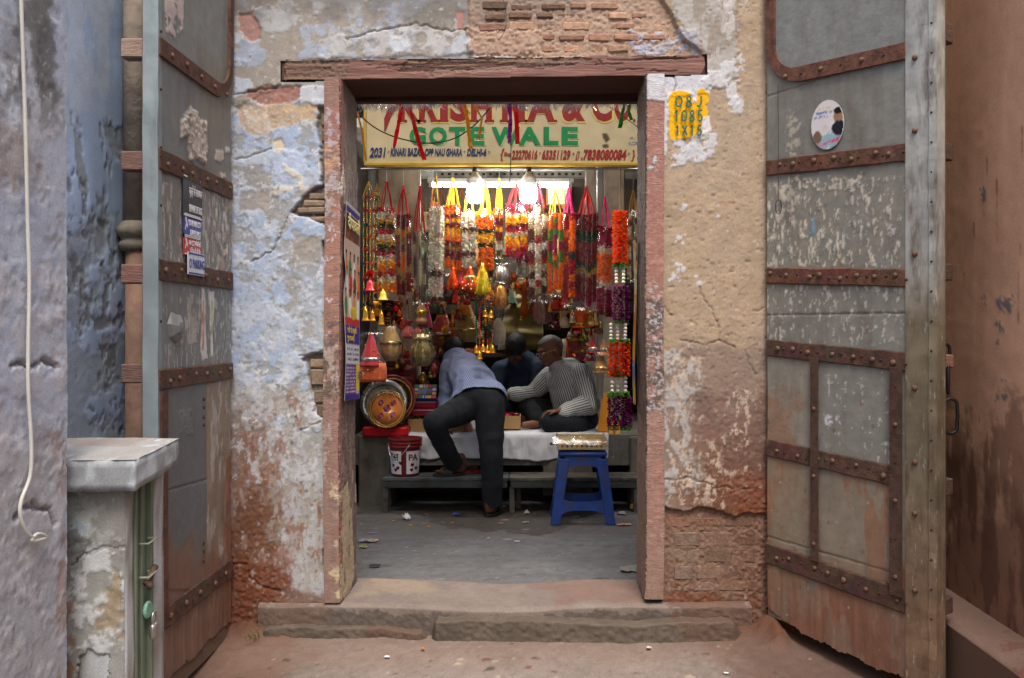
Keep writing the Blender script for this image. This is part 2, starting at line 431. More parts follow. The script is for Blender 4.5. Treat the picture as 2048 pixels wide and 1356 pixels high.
def court():
    cv = Canvas(-2.1, 2.1, 1.3, 3.56, .011, (126, 115, 108))
    q = lambda px, py: (at(px, py, 1)[0] * 0 + (px - VX) / F * (1.31 * F / (py - VY)), 1.31 * F / (py - VY))
    cv.mottle(.12, 5, 3); cv.mottle(.14, 34, 4); cv.mottle(.16, 95, 7)
    red = (112, 86, 74)
    cv.patch([(-2.1, 1.3), (-1.25, 1.3), (-1.2, 2.6), (-1.02, 3.1), (-.95, 3.56), (-2.1, 3.56)], red, .85, warp=.10, ws=7, soft=.1, seed=11)
    cv.patch([(2.1, 1.3), (1.0, 1.3), (.92, 2.7), (.72, 3.2), (.66, 3.56), (2.1, 3.56)], (102, 80, 70), .85, warp=.10, ws=7, soft=.1, seed=12)
    cv.patch([(-1.2, 3.2), (.8, 3.25), (.8, 3.5), (-1.2, 3.5)], (124, 102, 90), .45, warp=.05, ws=10, soft=.06, seed=13)
    cv.patch([(-.7, 2.2), (.5, 2.2), (.5, 3.2), (-.6, 3.2)], (136, 125, 118), .5, warp=.15, ws=5, soft=.15, seed=14)
    for i in range(60):
        x = random.uniform(-1.2, 1.0); d = random.uniform(2.4, 3.3); r = random.uniform(.005, .013)
        cv.patch([(x - r * 1.8, d - r), (x + r * 1.8, d - r), (x + r, d + r), (x - r, d + r)], random.choice([(90, 74, 62), (168, 152, 138), (104, 66, 48), (76, 64, 56)]), .8, .003, warp=.003, soft=.003, seed=i)
    cv.chips([(-1.25, 2.3), (1.1, 2.3), (1.1, 3.4), (-1.25, 3.4)], [(84, 72, 64), (168, 156, 146), (120, 84, 68), (70, 62, 56), (150, 136, 124)], 420, 8, .003, .010, .003)
    h = -.03 - .13 * np.clip(3.36 - cv.v, 0, 1.0) + (fbm(cv.u * 4, cv.v * 4, seed=5) - .5) * .02 + (fbm(cv.u * 40, cv.v * 40, seed=6) - .5) * .006
    for (x, d, rx, ry, hh, sd) in ((-1.26, 3.48, .11, .07, .06, 21), (-1.12, 3.47, .13, .05, .04, 26), (.94, 3.475, .14, .07, .055, 22), (.98, 3.41, .07, .08, .05, 23), (.74, 3.46, .15, .04, .03, 24)):
        n = fbm(cv.u * 18, cv.v * 18, oct=5, seed=sd)
        e = np.exp(-(((cv.u - x) / rx) ** 2 + ((cv.v - d) / ry) ** 2) * 1.6)
        h = h + hh * e * (.1 + 1.5 * n * n + .9 * np.round(fbm(cv.u * 26, cv.v * 26, oct=3, seed=sd + 40) * 5) / 5); w = np.clip(e * 1.3 * (.5 + n), 0, 1)[:, None]
        cv.c = cv.c * (1 - w) + np.array(lin((96, 66, 52)))[None] * w * (.75 + .5 * n[:, None])
    cv.h += h
    o = cv.build('courtyard_ground', m_ground, lambda u, v, h: np.stack([u, v, h], -1)); tag(o, kind='structure')
court()

def lane():
    cv = Canvas(-3.2, 3.2, 3.78, 6.5, .013, (98, 98, 98))
    cv.mottle(.12, 4, 31); cv.mottle(.12, 26, 32); cv.mottle(.14, 80, 34)
    n = fbm(cv.u * 2.2, cv.v * 26, oct=5, seed=33); cv.c *= (1 + .30 * (n - .5))[:, None]      # scuffed along the lane
    wet = [(-.95, 5.9), (-.78, 5.42), (-.55, 5.22), (-.32, 5.14), (-.05, 5.05), (.1, 5.12), (.2, 5.35), (.35, 5.6), (.5, 5.9)]
    cv.patch(wet, (38, 34, 31), .92, warp=.07, ws=9, soft=.03, seed=35)
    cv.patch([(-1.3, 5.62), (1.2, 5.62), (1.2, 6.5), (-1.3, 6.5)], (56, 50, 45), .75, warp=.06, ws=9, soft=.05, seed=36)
    cv.patch([(-1.3, 5.05), (.8, 5.1), (.8, 5.6), (-1.3, 5.6)], (92, 86, 80), .5, warp=.1, ws=7, soft=.1, seed=37)
    for i in range(46):
        x = random.uniform(-1.0, .8); d = random.uniform(3.95, 5.6); r = random.uniform(.006, .02)
        cv.patch([(x - r * 2.4, d - r), (x + r * 2, d - r * .8), (x + r * 2.6, d + r), (x - r, d + r)], random.choice([(70, 66, 63), (80, 76, 72), (150, 147, 142)]), .6, warp=.006, soft=.006, seed=100 + i)
    cv.chips([(-1.3, 3.85), (.8, 3.85), (.8, 5.7), (-1.3, 5.7)], [(70, 68, 66), (150, 148, 144), (84, 80, 76), (132, 118, 104)], 330, 9, .005, .014, .002)
    cv.h += (fbm(cv.u * 3, cv.v * 3, seed=38) - .5) * .012 + (fbm(cv.u * 45, cv.v * 45, seed=39) - .5) * .004
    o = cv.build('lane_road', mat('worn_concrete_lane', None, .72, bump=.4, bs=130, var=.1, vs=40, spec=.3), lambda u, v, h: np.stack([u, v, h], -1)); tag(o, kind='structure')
lane()

# ------------------------------------------------------------------ gate wall with doorway
GS = F / 3.5
def gp(px, py): return ((px - VX) / GS, ZC + (VY - py) / GS)
def G(*pts): return [gp(*p) for p in pts]
def R(x0, y0, x1, y1): return G((x0, y0), (x1, y0), (x1, y1), (x0, y1))
gate = thing('gate_wall', 'old peeling limewashed wall with timber framed doorway opening', 'wall', (0, 3.5, 0))
u0, v1 = gp(395, -130); u1, v0 = gp(1620, 1330)
cv = Canvas(u0, u1, v0, v1, .005, (152, 152, 150))
BL = (158, 180, 214); BW = (186, 198, 216); GB = (138, 134, 128); TAN = (166, 142, 112); RED = (116, 72, 54); WH = (206, 208, 214)
cv.mottle(.16, 7, 1, .003); cv.mottle(.10, 40, 2, .0008)
# left field: layered blue washes over grey render
L_ = R(440, 200, 652, 860)
cv.patch(L_, BL, .95, .002, warp=.02, seed=200, brk=.72, bs=9)
cv.patch(L_, BW, .85, .0015, warp=.02, seed=203, brk=.36, bs=14)
cv.patch(L_, (146, 148, 150), .85, -.002, warp=.02, seed=206, brk=.30, bs=12)
cv.patch(L_, WH, .85, .001, warp=.02, seed=209, brk=.10, bs=34)
cv.patch(R(467, 300, 560, 330), BW, .9, .001, seed=211)
cv.patch(G((540, 300), (610, 305), (612, 380), (560, 400), (545, 360)), (178, 194, 222), .9, .002, seed=212)
cv.patch(G((565, 328), (580, 335), (605, 352), (612, 385), (600, 388), (596, 362), (570, 342)), (214, 208, 192), .95, .002, warp=.004, seed=213)
cv.patch(G((545, 375), (600, 372), (575, 385), (548, 392)), (214, 208, 194), .9, .002, warp=.01, seed=214)
cv.patch(G((545, 282), (562, 278), (570, 295), (555, 300)), (206, 190, 160), .95, -.003, seed=215)
cv.patch(R(585, 470, 645, 528), (150, 140, 124), .8, -.002, seed=216)
cv.patch(R(480, 380, 540, 420), (146, 138, 128), .8, -.001, seed=217)
cv.patch(R(470, 520, 650, 720), (176, 188, 204), .5, .001, warp=.03, seed=218, brk=.55, bs=16)
# upper left: grey beige render with wash remnants
U_ = G((440, -130), (935, -130), (940, 40), (950, 108), (560, 122), (560, 170), (470, 215), (440, 215))
cv.patch(U_, (150, 142, 132), 1, .004, warp=.008, seed=220)
cv.patch(U_, (174, 178, 184), .85, .002, warp=.02, seed=222, brk=.36, bs=7)
cv.patch(U_, BL, .6, .001, warp=.02, seed=224, brk=.14, bs=9)
cv.patch(G((650, 70), (840, 55), (945, 60), (948, 108), (640, 118)), (188, 190, 192), .8, .002, warp=.03, seed=226, brk=.5, bs=14)
cv.patch(G((780, 75), (815, 72), (822, 105), (785, 108)), (198, 206, 216), .95, .002, seed=228)
cv.patch(G((905, 80), (935, 70), (945, 108), (900, 108)), (190, 198, 210), .9, .002, seed=229)
cv.patch(R(440, -130, 1330, 34), (76, 70, 64), .7, warp=.07, ws=8, soft=.06, seed=230)  # dark top band: overhang shade and staining, painted in together
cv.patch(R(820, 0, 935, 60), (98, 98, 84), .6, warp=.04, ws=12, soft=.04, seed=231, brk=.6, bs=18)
cv.patch(G((476, 28), (505, 25), (520, 55), (524, 80), (500, 84), (480, 60)), (158, 104, 92), .95, -.006, warp=.008, seed=232)
cv.patch(G((912, 22), (932, 20), (930, 60), (910, 60)), (170, 108, 96), .9, -.003, seed=233)
cv.patch(R(467, 66, 482, 88), BW, .9, .001, seed=234)
cv.patch(G((468, 150), (500, 160), (505, 178), (470, 196)), BW, .9, .002, seed=235)
# red mortar band and ochre coat under the lintel end
cv.patch(G((494, 180), (540, 172), (600, 172), (592, 205), (520, 208), (496, 196)), (152, 94, 78), 1, -.006, warp=.008, seed=240, rough=.003)
cv.patch(G((598, 172), (682, 168), (682, 214), (640, 212), (600, 205)), (196, 202, 214), .95, .004, warp=.008, seed=241)
cv.patch(G((478, 216), (530, 205), (640, 212), (636, 240), (600, 242), (565, 256), (520, 271), (495, 268), (482, 240)), (188, 160, 126), .9, -.002, warp=.012, seed=242)
cv.patch(G((482, 222), (530, 212), (545, 262), (500, 268)), (210, 200, 186), .8, .001, warp=.01, seed=243, brk=.5, bs=26)
cv.patch(R(560, 210, 630, 222), (204, 172, 126), .7, seed=244)
# lost plaster beside the left post, bricks show
for poly, sd in ((G((634, 212), (654, 212), (654, 372), (645, 372), (640, 300), (634, 260)), 250), (G((582, 424), (600, 402), (622, 378), (656, 366), (656, 452), (630, 440), (600, 432)), 251), (G((600, 718), (625, 708), (656, 704), (656, 838), (640, 836), (628, 824), (618, 770), (612, 734)), 252), (G((642, 480), (656, 478), (656, 520), (648, 518)), 253), (G((646, 1100), (660, 1090), (660, 1160), (650, 1150)), 254)):
    cv.patch(poly, (112, 98, 86), 1, -.026, warp=.007, seed=sd, rough=.005)
for pts, sd in ((((655, 366), (615, 385), (580, 425), (560, 470), (545, 500), (500, 525)), 260), (((602, 712), (655, 700)), 261), (((600, 860), (640, 845)), 262), (((467, 1128), (495, 1130), (500, 1155), (530, 1175), (562, 1185)), 263), (((580, 1212), (640, 1208)), 264), (((470, 192), (500, 182), (560, 172)), 265), (((690, 78), (760, 62), (830, 48), (900, 62), (935, 60)), 266), (((470, 318), (500, 312), (540, 300)), 267)):
    cv.line(G(*pts), .004, .006, (84, 72, 62), seed=sd)
# lower left: earth splash over flaking wash
LL = R(440, 770, 664, 1330)
cv.patch(LL, (160, 156, 150), .85, 0, warp=.06, ws=9, soft=.04, seed=270, brk=.9, bs=10)
cv.patch(R(440, 840, 560, 1330), (124, 92, 76), .85, 0, warp=.09, ws=8, soft=.08, seed=271, brk=.85, bs=24, bstr=(1, .5))
cv.patch(R(440, 960, 545, 1330), (106, 72, 56), .92, 0, warp=.07, ws=9, soft=.06, seed=272, rough=.004, brk=.85, bs=22, bstr=(1, .5))
cv.patch(R(560, 900, 656, 1200), (170, 172, 176), .85, .002, warp=.04, ws=14, soft=.01, seed=273, brk=.6, bs=40, bstr=(1, .3))
cv.patch(R(470, 780, 640, 960), (186, 190, 198), .7, .0015, warp=.05, ws=14, soft=.01, seed=274, brk=.42, bs=44, bstr=(1, .5))
for (x0, y0, x1, y1, sd, br) in ((480, 850, 530, 960, 275, .4), (555, 790, 600, 900, 276, .5), (585, 960, 620, 1100, 277, .5), (520, 1080, 590, 1180, 278, .7), (470, 920, 600, 1000, 279, .3), (610, 980, 650, 1150, 290, .25)):
    cv.patch(R(x0, y0, x1, y1), (128, 84, 62), .75, .001, warp=.05, ws=12, soft=.02, seed=sd, brk=br, bs=34, bstr=(1, .3))
cv.patch(R(440, 1120, 560, 1330), (112, 68, 50), .9, 0, warp=.06, ws=10, soft=.04, seed=291, rough=.006)
cv.patch(R(560, 1180, 664, 1330), (122, 90, 74), .8, 0, warp=.05, ws=10, soft=.03, seed=292)
# right field: sandy roughcast with white wash remnants
Rr = G((1325, -130), (1620, -130), (1620, 800), (1322, 800))
cv.patch(Rr, TAN, 1, .002, warp=0, soft=.003, seed=300, rough=.0014)
cv.patch(Rr, (158, 130, 98), .45, -.0008, warp=.02, seed=301, brk=.35, bs=9)
cv.patch(Rr, (128, 102, 76), .7, -.003, warp=.02, seed=302, brk=.02, bs=60)
cv.patch(Rr, (180, 154, 122), .45, .0006, warp=.02, seed=303, brk=.3, bs=16)
cv.patch(G((1330, -130), (1480, -130), (1478, 60), (1470, 150), (1450, 180), (1400, 180), (1415, 110), (1350, 40)), (172, 168, 162), .95, .004, warp=.02, seed=304)
cv.patch(G((1340, -130), (1490, -130), (1485, 90), (1410, 110), (1350, 40)), (128, 112, 92), .7, 0, warp=.03, ws=14, seed=305, brk=.5, bs=16, bstr=(1, .25))
cv.patch(G((1440, 0), (1500, 0), (1490, 70), (1460, 80)), (196, 194, 190), .8, .001, warp=.03, seed=306, brk=.5, bs=20, bstr=(1, .4))
cv.patch(G((1296, 150), (1415, 145), (1420, 185), (1340, 195), (1330, 330), (1300, 200)), (206, 208, 218), .97, .004, warp=.012, seed=307)
cv.patch(G((1400, 150), (1480, 110), (1484, 225), (1470, 235), (1450, 170), (1420, 190)), (204, 204, 210), .92, .002, warp=.02, seed=308, brk=.72, bs=20)
cv.patch(G((1338, 275), (1430, 268), (1425, 318), (1395, 320), (1345, 330)), (206, 208, 218), .9, .003, warp=.02, seed=309, brk=.75, bs=24)
for (x, y, r) in ((1358, 478, 9), (1360, 536, 8), (1348, 555, 8), (1395, 556, 6), (1400, 570, 5), (1372, 300, 10), (1466, 205, 14), (1515, 488, 5), (1366, 414, 5), (1435, 432, 7)):
    cv.patch(R(x - r, y - r, x + r, y + r), (206, 208, 218), .9, .002, warp=.012, ws=40, seed=int(x), brk=.6, bs=60)
for i in range(90):
    x = random.uniform(1335, 1520); y = random.uniform(300, 760); r = random.uniform(.9, 2.8)
    cv.patch(R(x - r * 1.4, y - r * .7, x + r * 1.4, y + r * .7), random.choice([(116, 94, 72), (122, 98, 76), (190, 170, 144), (150, 104, 78)]), .7, random.choice([-.004, -.003, .003]), warp=.004, seed=400 + i)
# brick zone over the lintel
BZ = G((932, -130), (940, 60), (950, 112), (1412, 112), (1395, 98), (1362, 70), (1345, 30), (1310, -20), (1300, -130))
cv.patch(BZ, (166, 132, 106), 1, -.022, warp=.006, seed=330, rough=.006)
cv.patch(G((935, 60), (1080, 60), (1080, 108), (940, 108)), (170, 134, 108), .8, .010, warp=.02, seed=331, rough=.003)
cv.patch(G((1255, 60), (1390, 60), (1402, 108), (1270, 108)), (170, 174, 192), .8, .004, warp=.02, seed=332, brk=.6, bs=30)
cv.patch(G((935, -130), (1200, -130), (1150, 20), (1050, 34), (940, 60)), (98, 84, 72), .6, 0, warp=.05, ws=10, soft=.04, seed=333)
# lower right: earth rise, flaking wash, broken foot
LR = R(1320, 690, 1620, 1330)
cv.patch(LR, (126, 100, 82), .9, 0, warp=.05, ws=9, soft=.05, seed=340)
cv.patch(R(1322, 700, 1400, 1030), (176, 172, 170), .85, .002, warp=.04, ws=14, soft=.01, seed=341, brk=.55, bs=34, bstr=(1, .5))
cv.patch(R(1400, 790, 1620, 1040), (100, 64, 49), .94, 0, warp=.08, ws=9, soft=.04, seed=342, rough=.003)
cv.patch(R(1380, 760, 1480, 1000), (116, 80, 64), .85, 0, warp=.06, ws=9, soft=.04, seed=343, brk=.7, bs=16)
for (x0, y0, x1, y1, sd) in ((1340, 720, 1400, 840, 344), (1450, 840, 1490, 900, 345), (1440, 930, 1500, 990, 346), (1350, 880, 1440, 1010, 347), (1455, 780, 1510, 830, 348)):
    cv.patch(R(x0, y0, x1, y1), (188, 168, 150), .8, .002, warp=.03, ws=18, soft=.008, seed=sd, brk=.30, bs=60, bstr=(1, .5))
cv.patch(R(1470, 960, 1620, 1330), (116, 68, 48), .9, 0, warp=.07, ws=9, soft=.04, seed=349, rough=.006)
FT = G((1322, 1012), (1350, 1018), (1368, 1024), (1400, 1014), (1440, 1022), (1470, 1034), (1490, 1026), (1540, 1028), (1560, 1330), (1320, 1330))
cv.patch(FT, (122, 96, 82), .9, -.019, warp=.006, seed=350, rough=.006)
cv.patch(R(1322, 1190, 1520, 1330), (112, 70, 52), .9, 0, warp=.04, ws=10, soft=.03, seed=351)
for pts, sd in ((((1400, 570), (1405, 590), (1425, 620), (1440, 660), (1440, 680), (1470, 695)), 360), (((1440, 680), (1410, 690), (1360, 680)), 361), (((1330, 615), (1345, 632)), 362), (((1505, 622), (1528, 618)), 363), (((1490, 700), (1500, 730), (1515, 750)), 364), (((1345, 150), (1352, 170), (1348, 190)), 365), (((1330, 960), (1380, 955), (1440, 975), (1510, 978)), 366)):
    cv.line(G(*pts), .003, .005, (92, 72, 56), seed=sd)
# openings: doorway (posts and lintel fill its rim)
cv.cut(R(653, 140, 1324, 1340)); cv.cut(G((562, 124), (1412, 110), (1412, 148), (1300, 156), (700, 160), (562, 164)))
cv.chips(R(467, 200, 652, 900), [(206, 210, 218), (196, 204, 220), (138, 134, 128), (166, 176, 196), (150, 128, 108)], 900, 61)
cv.chips(R(467, -20, 940, 200), [(190, 192, 194), (120, 114, 106), (168, 160, 150), (150, 120, 100)], 500, 62)
cv.chips(R(467, 850, 660, 1230), [(166, 162, 160), (150, 138, 130), (122, 86, 70), (104, 78, 66), (140, 104, 86)], 600, 63, .002, .010, .0016)
cv.chips(R(1327, 150, 1530, 720), [(184, 164, 136), (140, 118, 92), (206, 204, 204), (152, 128, 100), (120, 100, 78)], 800, 64, .0015, .005, .0016)
cv.chips(R(1327, 700, 1530, 1220), [(156, 142, 132), (140, 118, 104), (104, 74, 60), (90, 66, 55), (130, 96, 80)], 600, 65, .002, .011, .0018)
cv.dust((150, 146, 140), .18, 5, 66, .35, 1.1); cv.dust((172, 174, 178), .10, 28, 67, .5, 1.2)
# yellow meter-number patch
YP = G((1336, 196), (1345, 184), (1362, 182), (1380, 186), (1384, 200), (1392, 198), (1394, 180), (1404, 178), (1417, 188), (1416, 206), (1408, 210), (1417, 222), (1417, 232), (1405, 240), (1402, 262), (1385, 274), (1340, 282), (1338, 250))
cv.patch(YP, (228, 172, 30), 1, .003, warp=.003, soft=.002, seed=320, var=.06)
cv.patch(G((1402, 238), (1418, 232), (1422, 262), (1404, 268)), (210, 206, 206), 1, .003, warp=.003, seed=321)
cv.patch(G((1383, 188), (1393, 190), (1392, 206), (1386, 204)), (206, 208, 214), .9, .003, warp=.003, seed=322)
cv.h = np.clip(cv.h, -.04, .03)
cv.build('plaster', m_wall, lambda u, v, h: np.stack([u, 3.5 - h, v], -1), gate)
cl = MB()
cl.box((-1.72, 3.67, 1.8), (1.62, .25, 4.4)); cl.box((1.52, 3.67, 1.8), (1.98, .25, 4.4)); cl.box((-.19, 3.69, 3.25), (1.42, .30, 1.48))
cl.build('masonry_core', m_core, gate)
# side extensions and the upper storey of the wall face
for (c, sz) in (((-2.05, 3.52, 1.6), (1.16, .05, 4.0)), ((1.93, 3.52, 1.6), (1.54, .05, 4.0)), ((-.15, 3.52, 3.49), (5.6, .05, 1.02))):
    e = MB((.42, .36, .30)); e.box(c, sz); e.build('wall_face', m_wall, gate)

def jitter_brick(w, h, d, seed):
    rnd = random.Random(seed); q = MB(); q.box((0, 0, 0), (w, d, h), min(h * .28, .006))
    q.v = [(x + rnd.uniform(-.0022, .0022), y + rnd.uniform(-.002, .002), z + rnd.uniform(-.0022, .0022)) for x, y, z in q.v]
    return q
def brick(cx, cy, w, h, col, proud=.02, D=3.5, seed=0, parent=None):
    """cx, cy, w, h in photo pixels on the gate wall"""
    q = jitter_brick(w / GS, h / GS, .05, seed); X, Z = gp(cx, cy)
    rot = Matrix.Rotation(random.uniform(-.02, .02), 3, 'Y'); k = random.uniform(.85, 1.15); c = tuple(v * k for v in lin(col))
    q.c = [c] * len(q.v); q.v = [tuple(rot @ Vector(p) + Vector((X, D + .026 + .025 - proud, Z))) for p in q.v]
    q.build('brick', m_brick, parent or gate)
rb = random.Random(5); n = 0
for r, y in enumerate((9, 29, 50, 71, 93)):
    x = 945 + rb.uniform(0, 25); xr = [1322, 1334, 1345, 1362, 1385][r]
    while x < xr - 26:
        w = rb.uniform(38, 62); w = min(w, xr - x)
        if rb.random() < .86:
            paint = x > 1250 and rb.random() < .7
            col = (168, 172, 192) if paint else rb.choice([(158, 124, 104), (148, 118, 100), (146, 112, 96), (168, 136, 114), (136, 114, 98)])
            if r < 2 and x < 1120: col = tuple(v * .72 for v in col)
            if r == 4 and 1080 < x < 1130: col = (190, 146, 124)
            brick(x + w / 2, y + rb.uniform(-2, 2), w - rb.uniform(3, 9), rb.uniform(12, 17.5), col, rb.uniform(.003, .014), seed=n)
        n += 1; x += w + 1.5
for (x, y, w, h, p) in ((634, 392, 34, 13, .022), (628, 407, 44, 13, .026), (622, 420, 56, 12, .024), (636, 437, 36, 11, .016), (646, 236, 12, 26, .01), (647, 270, 11, 24, .012), (647, 330, 12, 30, .01), (634, 727, 32, 17, .016), (634, 755, 30, 32, .018), (640, 794, 26, 26, .016), (643, 822, 22, 24, .018)):
    brick(x, y, w, h, random.choice([(140, 122, 106), (126, 108, 92), (150, 128, 108)]), p, seed=n); n += 1
for r, y in enumerate((1046, 1080, 1114, 1148, 1176)):
    x = 1332 + (r % 2) * 14; hh = 20 if r in (0, 4) else 29
    while x < 1500:
        w = min(rb.uniform(44, 76), 1516 - x)
        if w > 16:
            wash = max(0, 1 - (x - 1330) / 150)
            a = np.array((134, 98, 82) if r == 0 and x < 1400 else (132, 114, 102)); c2 = np.array((108, 80, 66))
            brick(x + w / 2, y, w - 4, hh, tuple(a * wash + c2 * (1 - wash)), rb.uniform(.0065, .0105), seed=n); n += 1
        x += w + 1
# lintel
def lintel():
    q = MB((.11, .055, .045))
    x0, x1 = gp(563, 0)[0], gp(1410, 0)[0]; zl, zr, zt = 2.343, 2.366, gp(0, 116)[1]
    q.prism([(x0, 3.506, zl), (x1, 3.506, zr), (x1, 3.506, zt + .012), (x0, 3.506, zt - .012)], (0, .30, 0))
    o = q.build('lintel', m_lintel, gate)
    c2 = Canvas(x0, x1, zl - .02, zt + .03, .004, (128, 88, 80))
    c2.mottle(.15, 10, 501); n = fbm(c2.u * 3, c2.v * 70, oct=4, seed=502); c2.c *= (1 + .35 * (n - .5))[:, None]; c2.h += (n - .5) * .008
    c2.patch(G((560, 118), (700, 122), (690, 160), (640, 164), (560, 166)), (112, 90, 76), .85, -.004, warp=.012, seed=503, rough=.004)
    c2.patch(G((820, 120), (1160, 112), (1200, 122), (1000, 138), (860, 150), (800, 140)), (118, 96, 80), .85, -.006, warp=.014, ws=18, seed=504, rough=.003)
    c2.patch(G((560, 110), (1000, 112), (1000, 122), (560, 126)), (120, 98, 84), .6, 0, warp=.01, seed=505)
    for i in range(24):
        x = random.uniform(700, 1330); y = random.uniform(115, 145); l = random.uniform(30, 160)
        c2.line(G((x, y), (x + l, y - l * .02 + random.uniform(-2, 2))), .0016, .005, (62, 44, 36), warp=.003, seed=510 + i)
    c2.dust((122, 106, 98), .25, 9, 69)
    zlow = zl + (c2.u - x0) / (x1 - x0) * (zr - zl); ztop = zt - .012 + (c2.u - x0) / (x1 - x0) * .024 + (fbm(c2.u * 14, c2.u * 0, seed=520) - .5) * .02
    c2.keep &= (c2.v > zlow - .004) & (c2.v < ztop) & (c2.u > x0 + .004 + .02 * fbm(c2.v * 40, c2.v * 0, seed=521)) & (np.hypot(np.maximum(0, c2.u - (x1 - .055)) / .055, (c2.v - (zlow + ztop) / 2) / .06) < 1.02)
    c2.build('timber_face', m_lintel, lambda u, v, h: np.stack([u, 3.497 - h, v], -1), o)
    q = MB((.07, .035, .028)); q.box((-.2, 3.80, 2.368), (1.36, .05, .085), .006); q.build('inner_beam', m_lintel, gate)
lintel()
# door posts: front and inner face in one wrapped sheet over a timber core
def post(xa, xb, side, ztop, zbot, paint, lab):
    """xa outer edge, xb edge at the opening; side +1 when the opening lies at +X"""
    w = abs(xb - xa); dpt = .30
    c2 = Canvas(0, w + dpt, zbot, ztop, .0045, (142, 106, 94)); paint(c2, w); c2.dust((140, 128, 122), .28, 9, 68)
    def pos(u, v, h):
        f = np.clip(u, 0, w); g_ = np.clip(u - w, 0, dpt); s = side
        bow = (fbm(v * 2.2, v * 0 + side, seed=77) - .5) * .014
        hh = h - .006 * np.exp(-((u - w) / .006) ** 2)
        return np.stack([xa + s * f + np.where(u > w, s * hh, 0) + s * bow, 3.482 + g_ - np.where(u <= w, hh, 0), v], -1)
    o = MB((.10, .06, .05)); o.box(((xa + xb) / 2 - side * .008, 3.64, (ztop + zbot) / 2), (w - .016, .28, ztop - zbot))
    p = o.build('door_post', m_wood, gate)
    f = c2.build('timber_face', m_wood, pos, p)
    return p
def paint_left(c, w):
    z = lambda py: ZC + (VY - py) / GS
    r = lambda a, y0, b_, y1: [(a, z(y0)), (b_, z(y0)), (b_, z(y1)), (a, z(y1))]
    n = fbm(c.u * 60, c.v * 3, oct=4, seed=601); c.c *= (1 + .3 * (n - .5))[:, None]; c.h += (n - .5) * .005
    c.patch(r(-.1, 215, w, 300), (158, 104, 98), .9, 0, seed=602); c.patch(r(-.1, 215, w, 460), (184, 182, 188), .75, .001, warp=.02, seed=603, brk=.42, bs=46)
    c.patch(r(-.1, 290, w, 350), (196, 150, 112), .8, .001, warp=.02, seed=604, brk=.55, bs=24)
    c.patch(r(-.1, 400, w, 720), (168, 116, 98), .8, 0, warp=.02, seed=605, brk=.7, bs=14)
    c.patch(r(-.1, 380, w, 760), (206, 204, 206), .9, .002, warp=.02, seed=606, brk=.07, bs=40)
    c.patch(r(-.1, 640, w, 830), (66, 56, 50), .8, 0, warp=.03, seed=607, brk=.55, bs=30); c.patch(r(-.1, 690, w, 1000), (182, 164, 156), .8, .002, warp=.02, seed=608, brk=.3, bs=36, bstr=(1, .4))
    c.patch(r(-.1, 1000, w, 1210), (140, 112, 102), .7, 0, warp=.03, seed=609, brk=.7, bs=20)
    c.patch(r(w, 100, w + .4, 1210), (98, 76, 68), .95, 0, warp=0, soft=.006, seed=610, rough=.002)
    c.patch(r(w, 200, w + .4, 1210), (140, 122, 114), .7, .002, warp=.03, seed=611, brk=.22, bs=22, bstr=(1, .35))
    c.patch(r(w, 140, w + .05, 1210), (150, 92, 78), .7, 0, warp=.02, seed=612)
    c.patch(r(w, 330, w + .05, 440), (206, 196, 182), .9, .004, warp=.02, seed=613, brk=.4, bs=30, bstr=(1, .3))
    c.patch(r(w, 960, w + .25, 1200), (206, 188, 152), .8, 0, warp=.05, ws=8, seed=614, brk=.8, bs=12, bstr=(1, .4))  # warm patch of sunlight, painted into the timber colour
def paint_right(c, w):
    z = lambda py: ZC + (VY - py) / GS
    r = lambda a, y0, b_, y1: [(a, z(y0)), (b_, z(y0)), (b_, z(y1)), (a, z(y1))]
    n = fbm(c.u * 60, c.v * 3, oct=4, seed=621); c.c *= (1 + .25 * (n - .5))[:, None]; c.h += (n - .5) * .005
    c.patch(r(-.1, 140, w, 700), (156, 104, 92), .95, 0, warp=.01, seed=622)
    c.patch(r(-.1, 200, w, 1100), (182, 138, 124), .7, .001, warp=.02, seed=623, brk=.22, bs=75)
    c.patch(r(-.1, 140, w, 204), (206, 208, 216), 1, .004, warp=.012, seed=624)
    c.patch(r(.02, 310, w, 345), (176, 200, 212), .9, .002, warp=.02, seed=625, brk=.35, bs=50)
    c.patch(r(0, 600, w, 810), (58, 50, 48), .9, 0, warp=.03, seed=626, brk=.72, bs=20); c.patch(r(0, 560, w, 830), (184, 186, 190), .8, .001, warp=.02, seed=627, brk=.24, bs=90)
    c.patch(r(-.1, 830, w, 1210), (158, 112, 98), .7, 0, warp=.03, seed=628, brk=.7, bs=16); c.patch(r(-.1, 1080, w, 1210), (142, 112, 98), .8, 0, warp=.03, seed=629)
    c.patch(r(w, 100, w + .4, 1210), (92, 66, 56), .95, 0, warp=0, soft=.006, seed=630, rough=.002)
    c.patch(r(w, 300, w + .4, 1210), (140, 118, 104), .7, .002, warp=.03, seed=631, brk=.22, bs=26, bstr=(1, .35))
    c.patch(r(w, 850, w + .4, 1210), (150, 124, 104), .7, 0, warp=.05, seed=632)
xl0, xl1 = gp(650, 0)[0], gp(683, 0)[0]; xr0, xr1 = gp(1327, 0)[0], gp(1290, 0)[0]
post(xl0, xl1, 1, 2.348, gp(0, 1203)[1], paint_left, 'left'); post(xr0, xr1, -1, 2.362, gp(0, 1196)[1], paint_right, 'right')

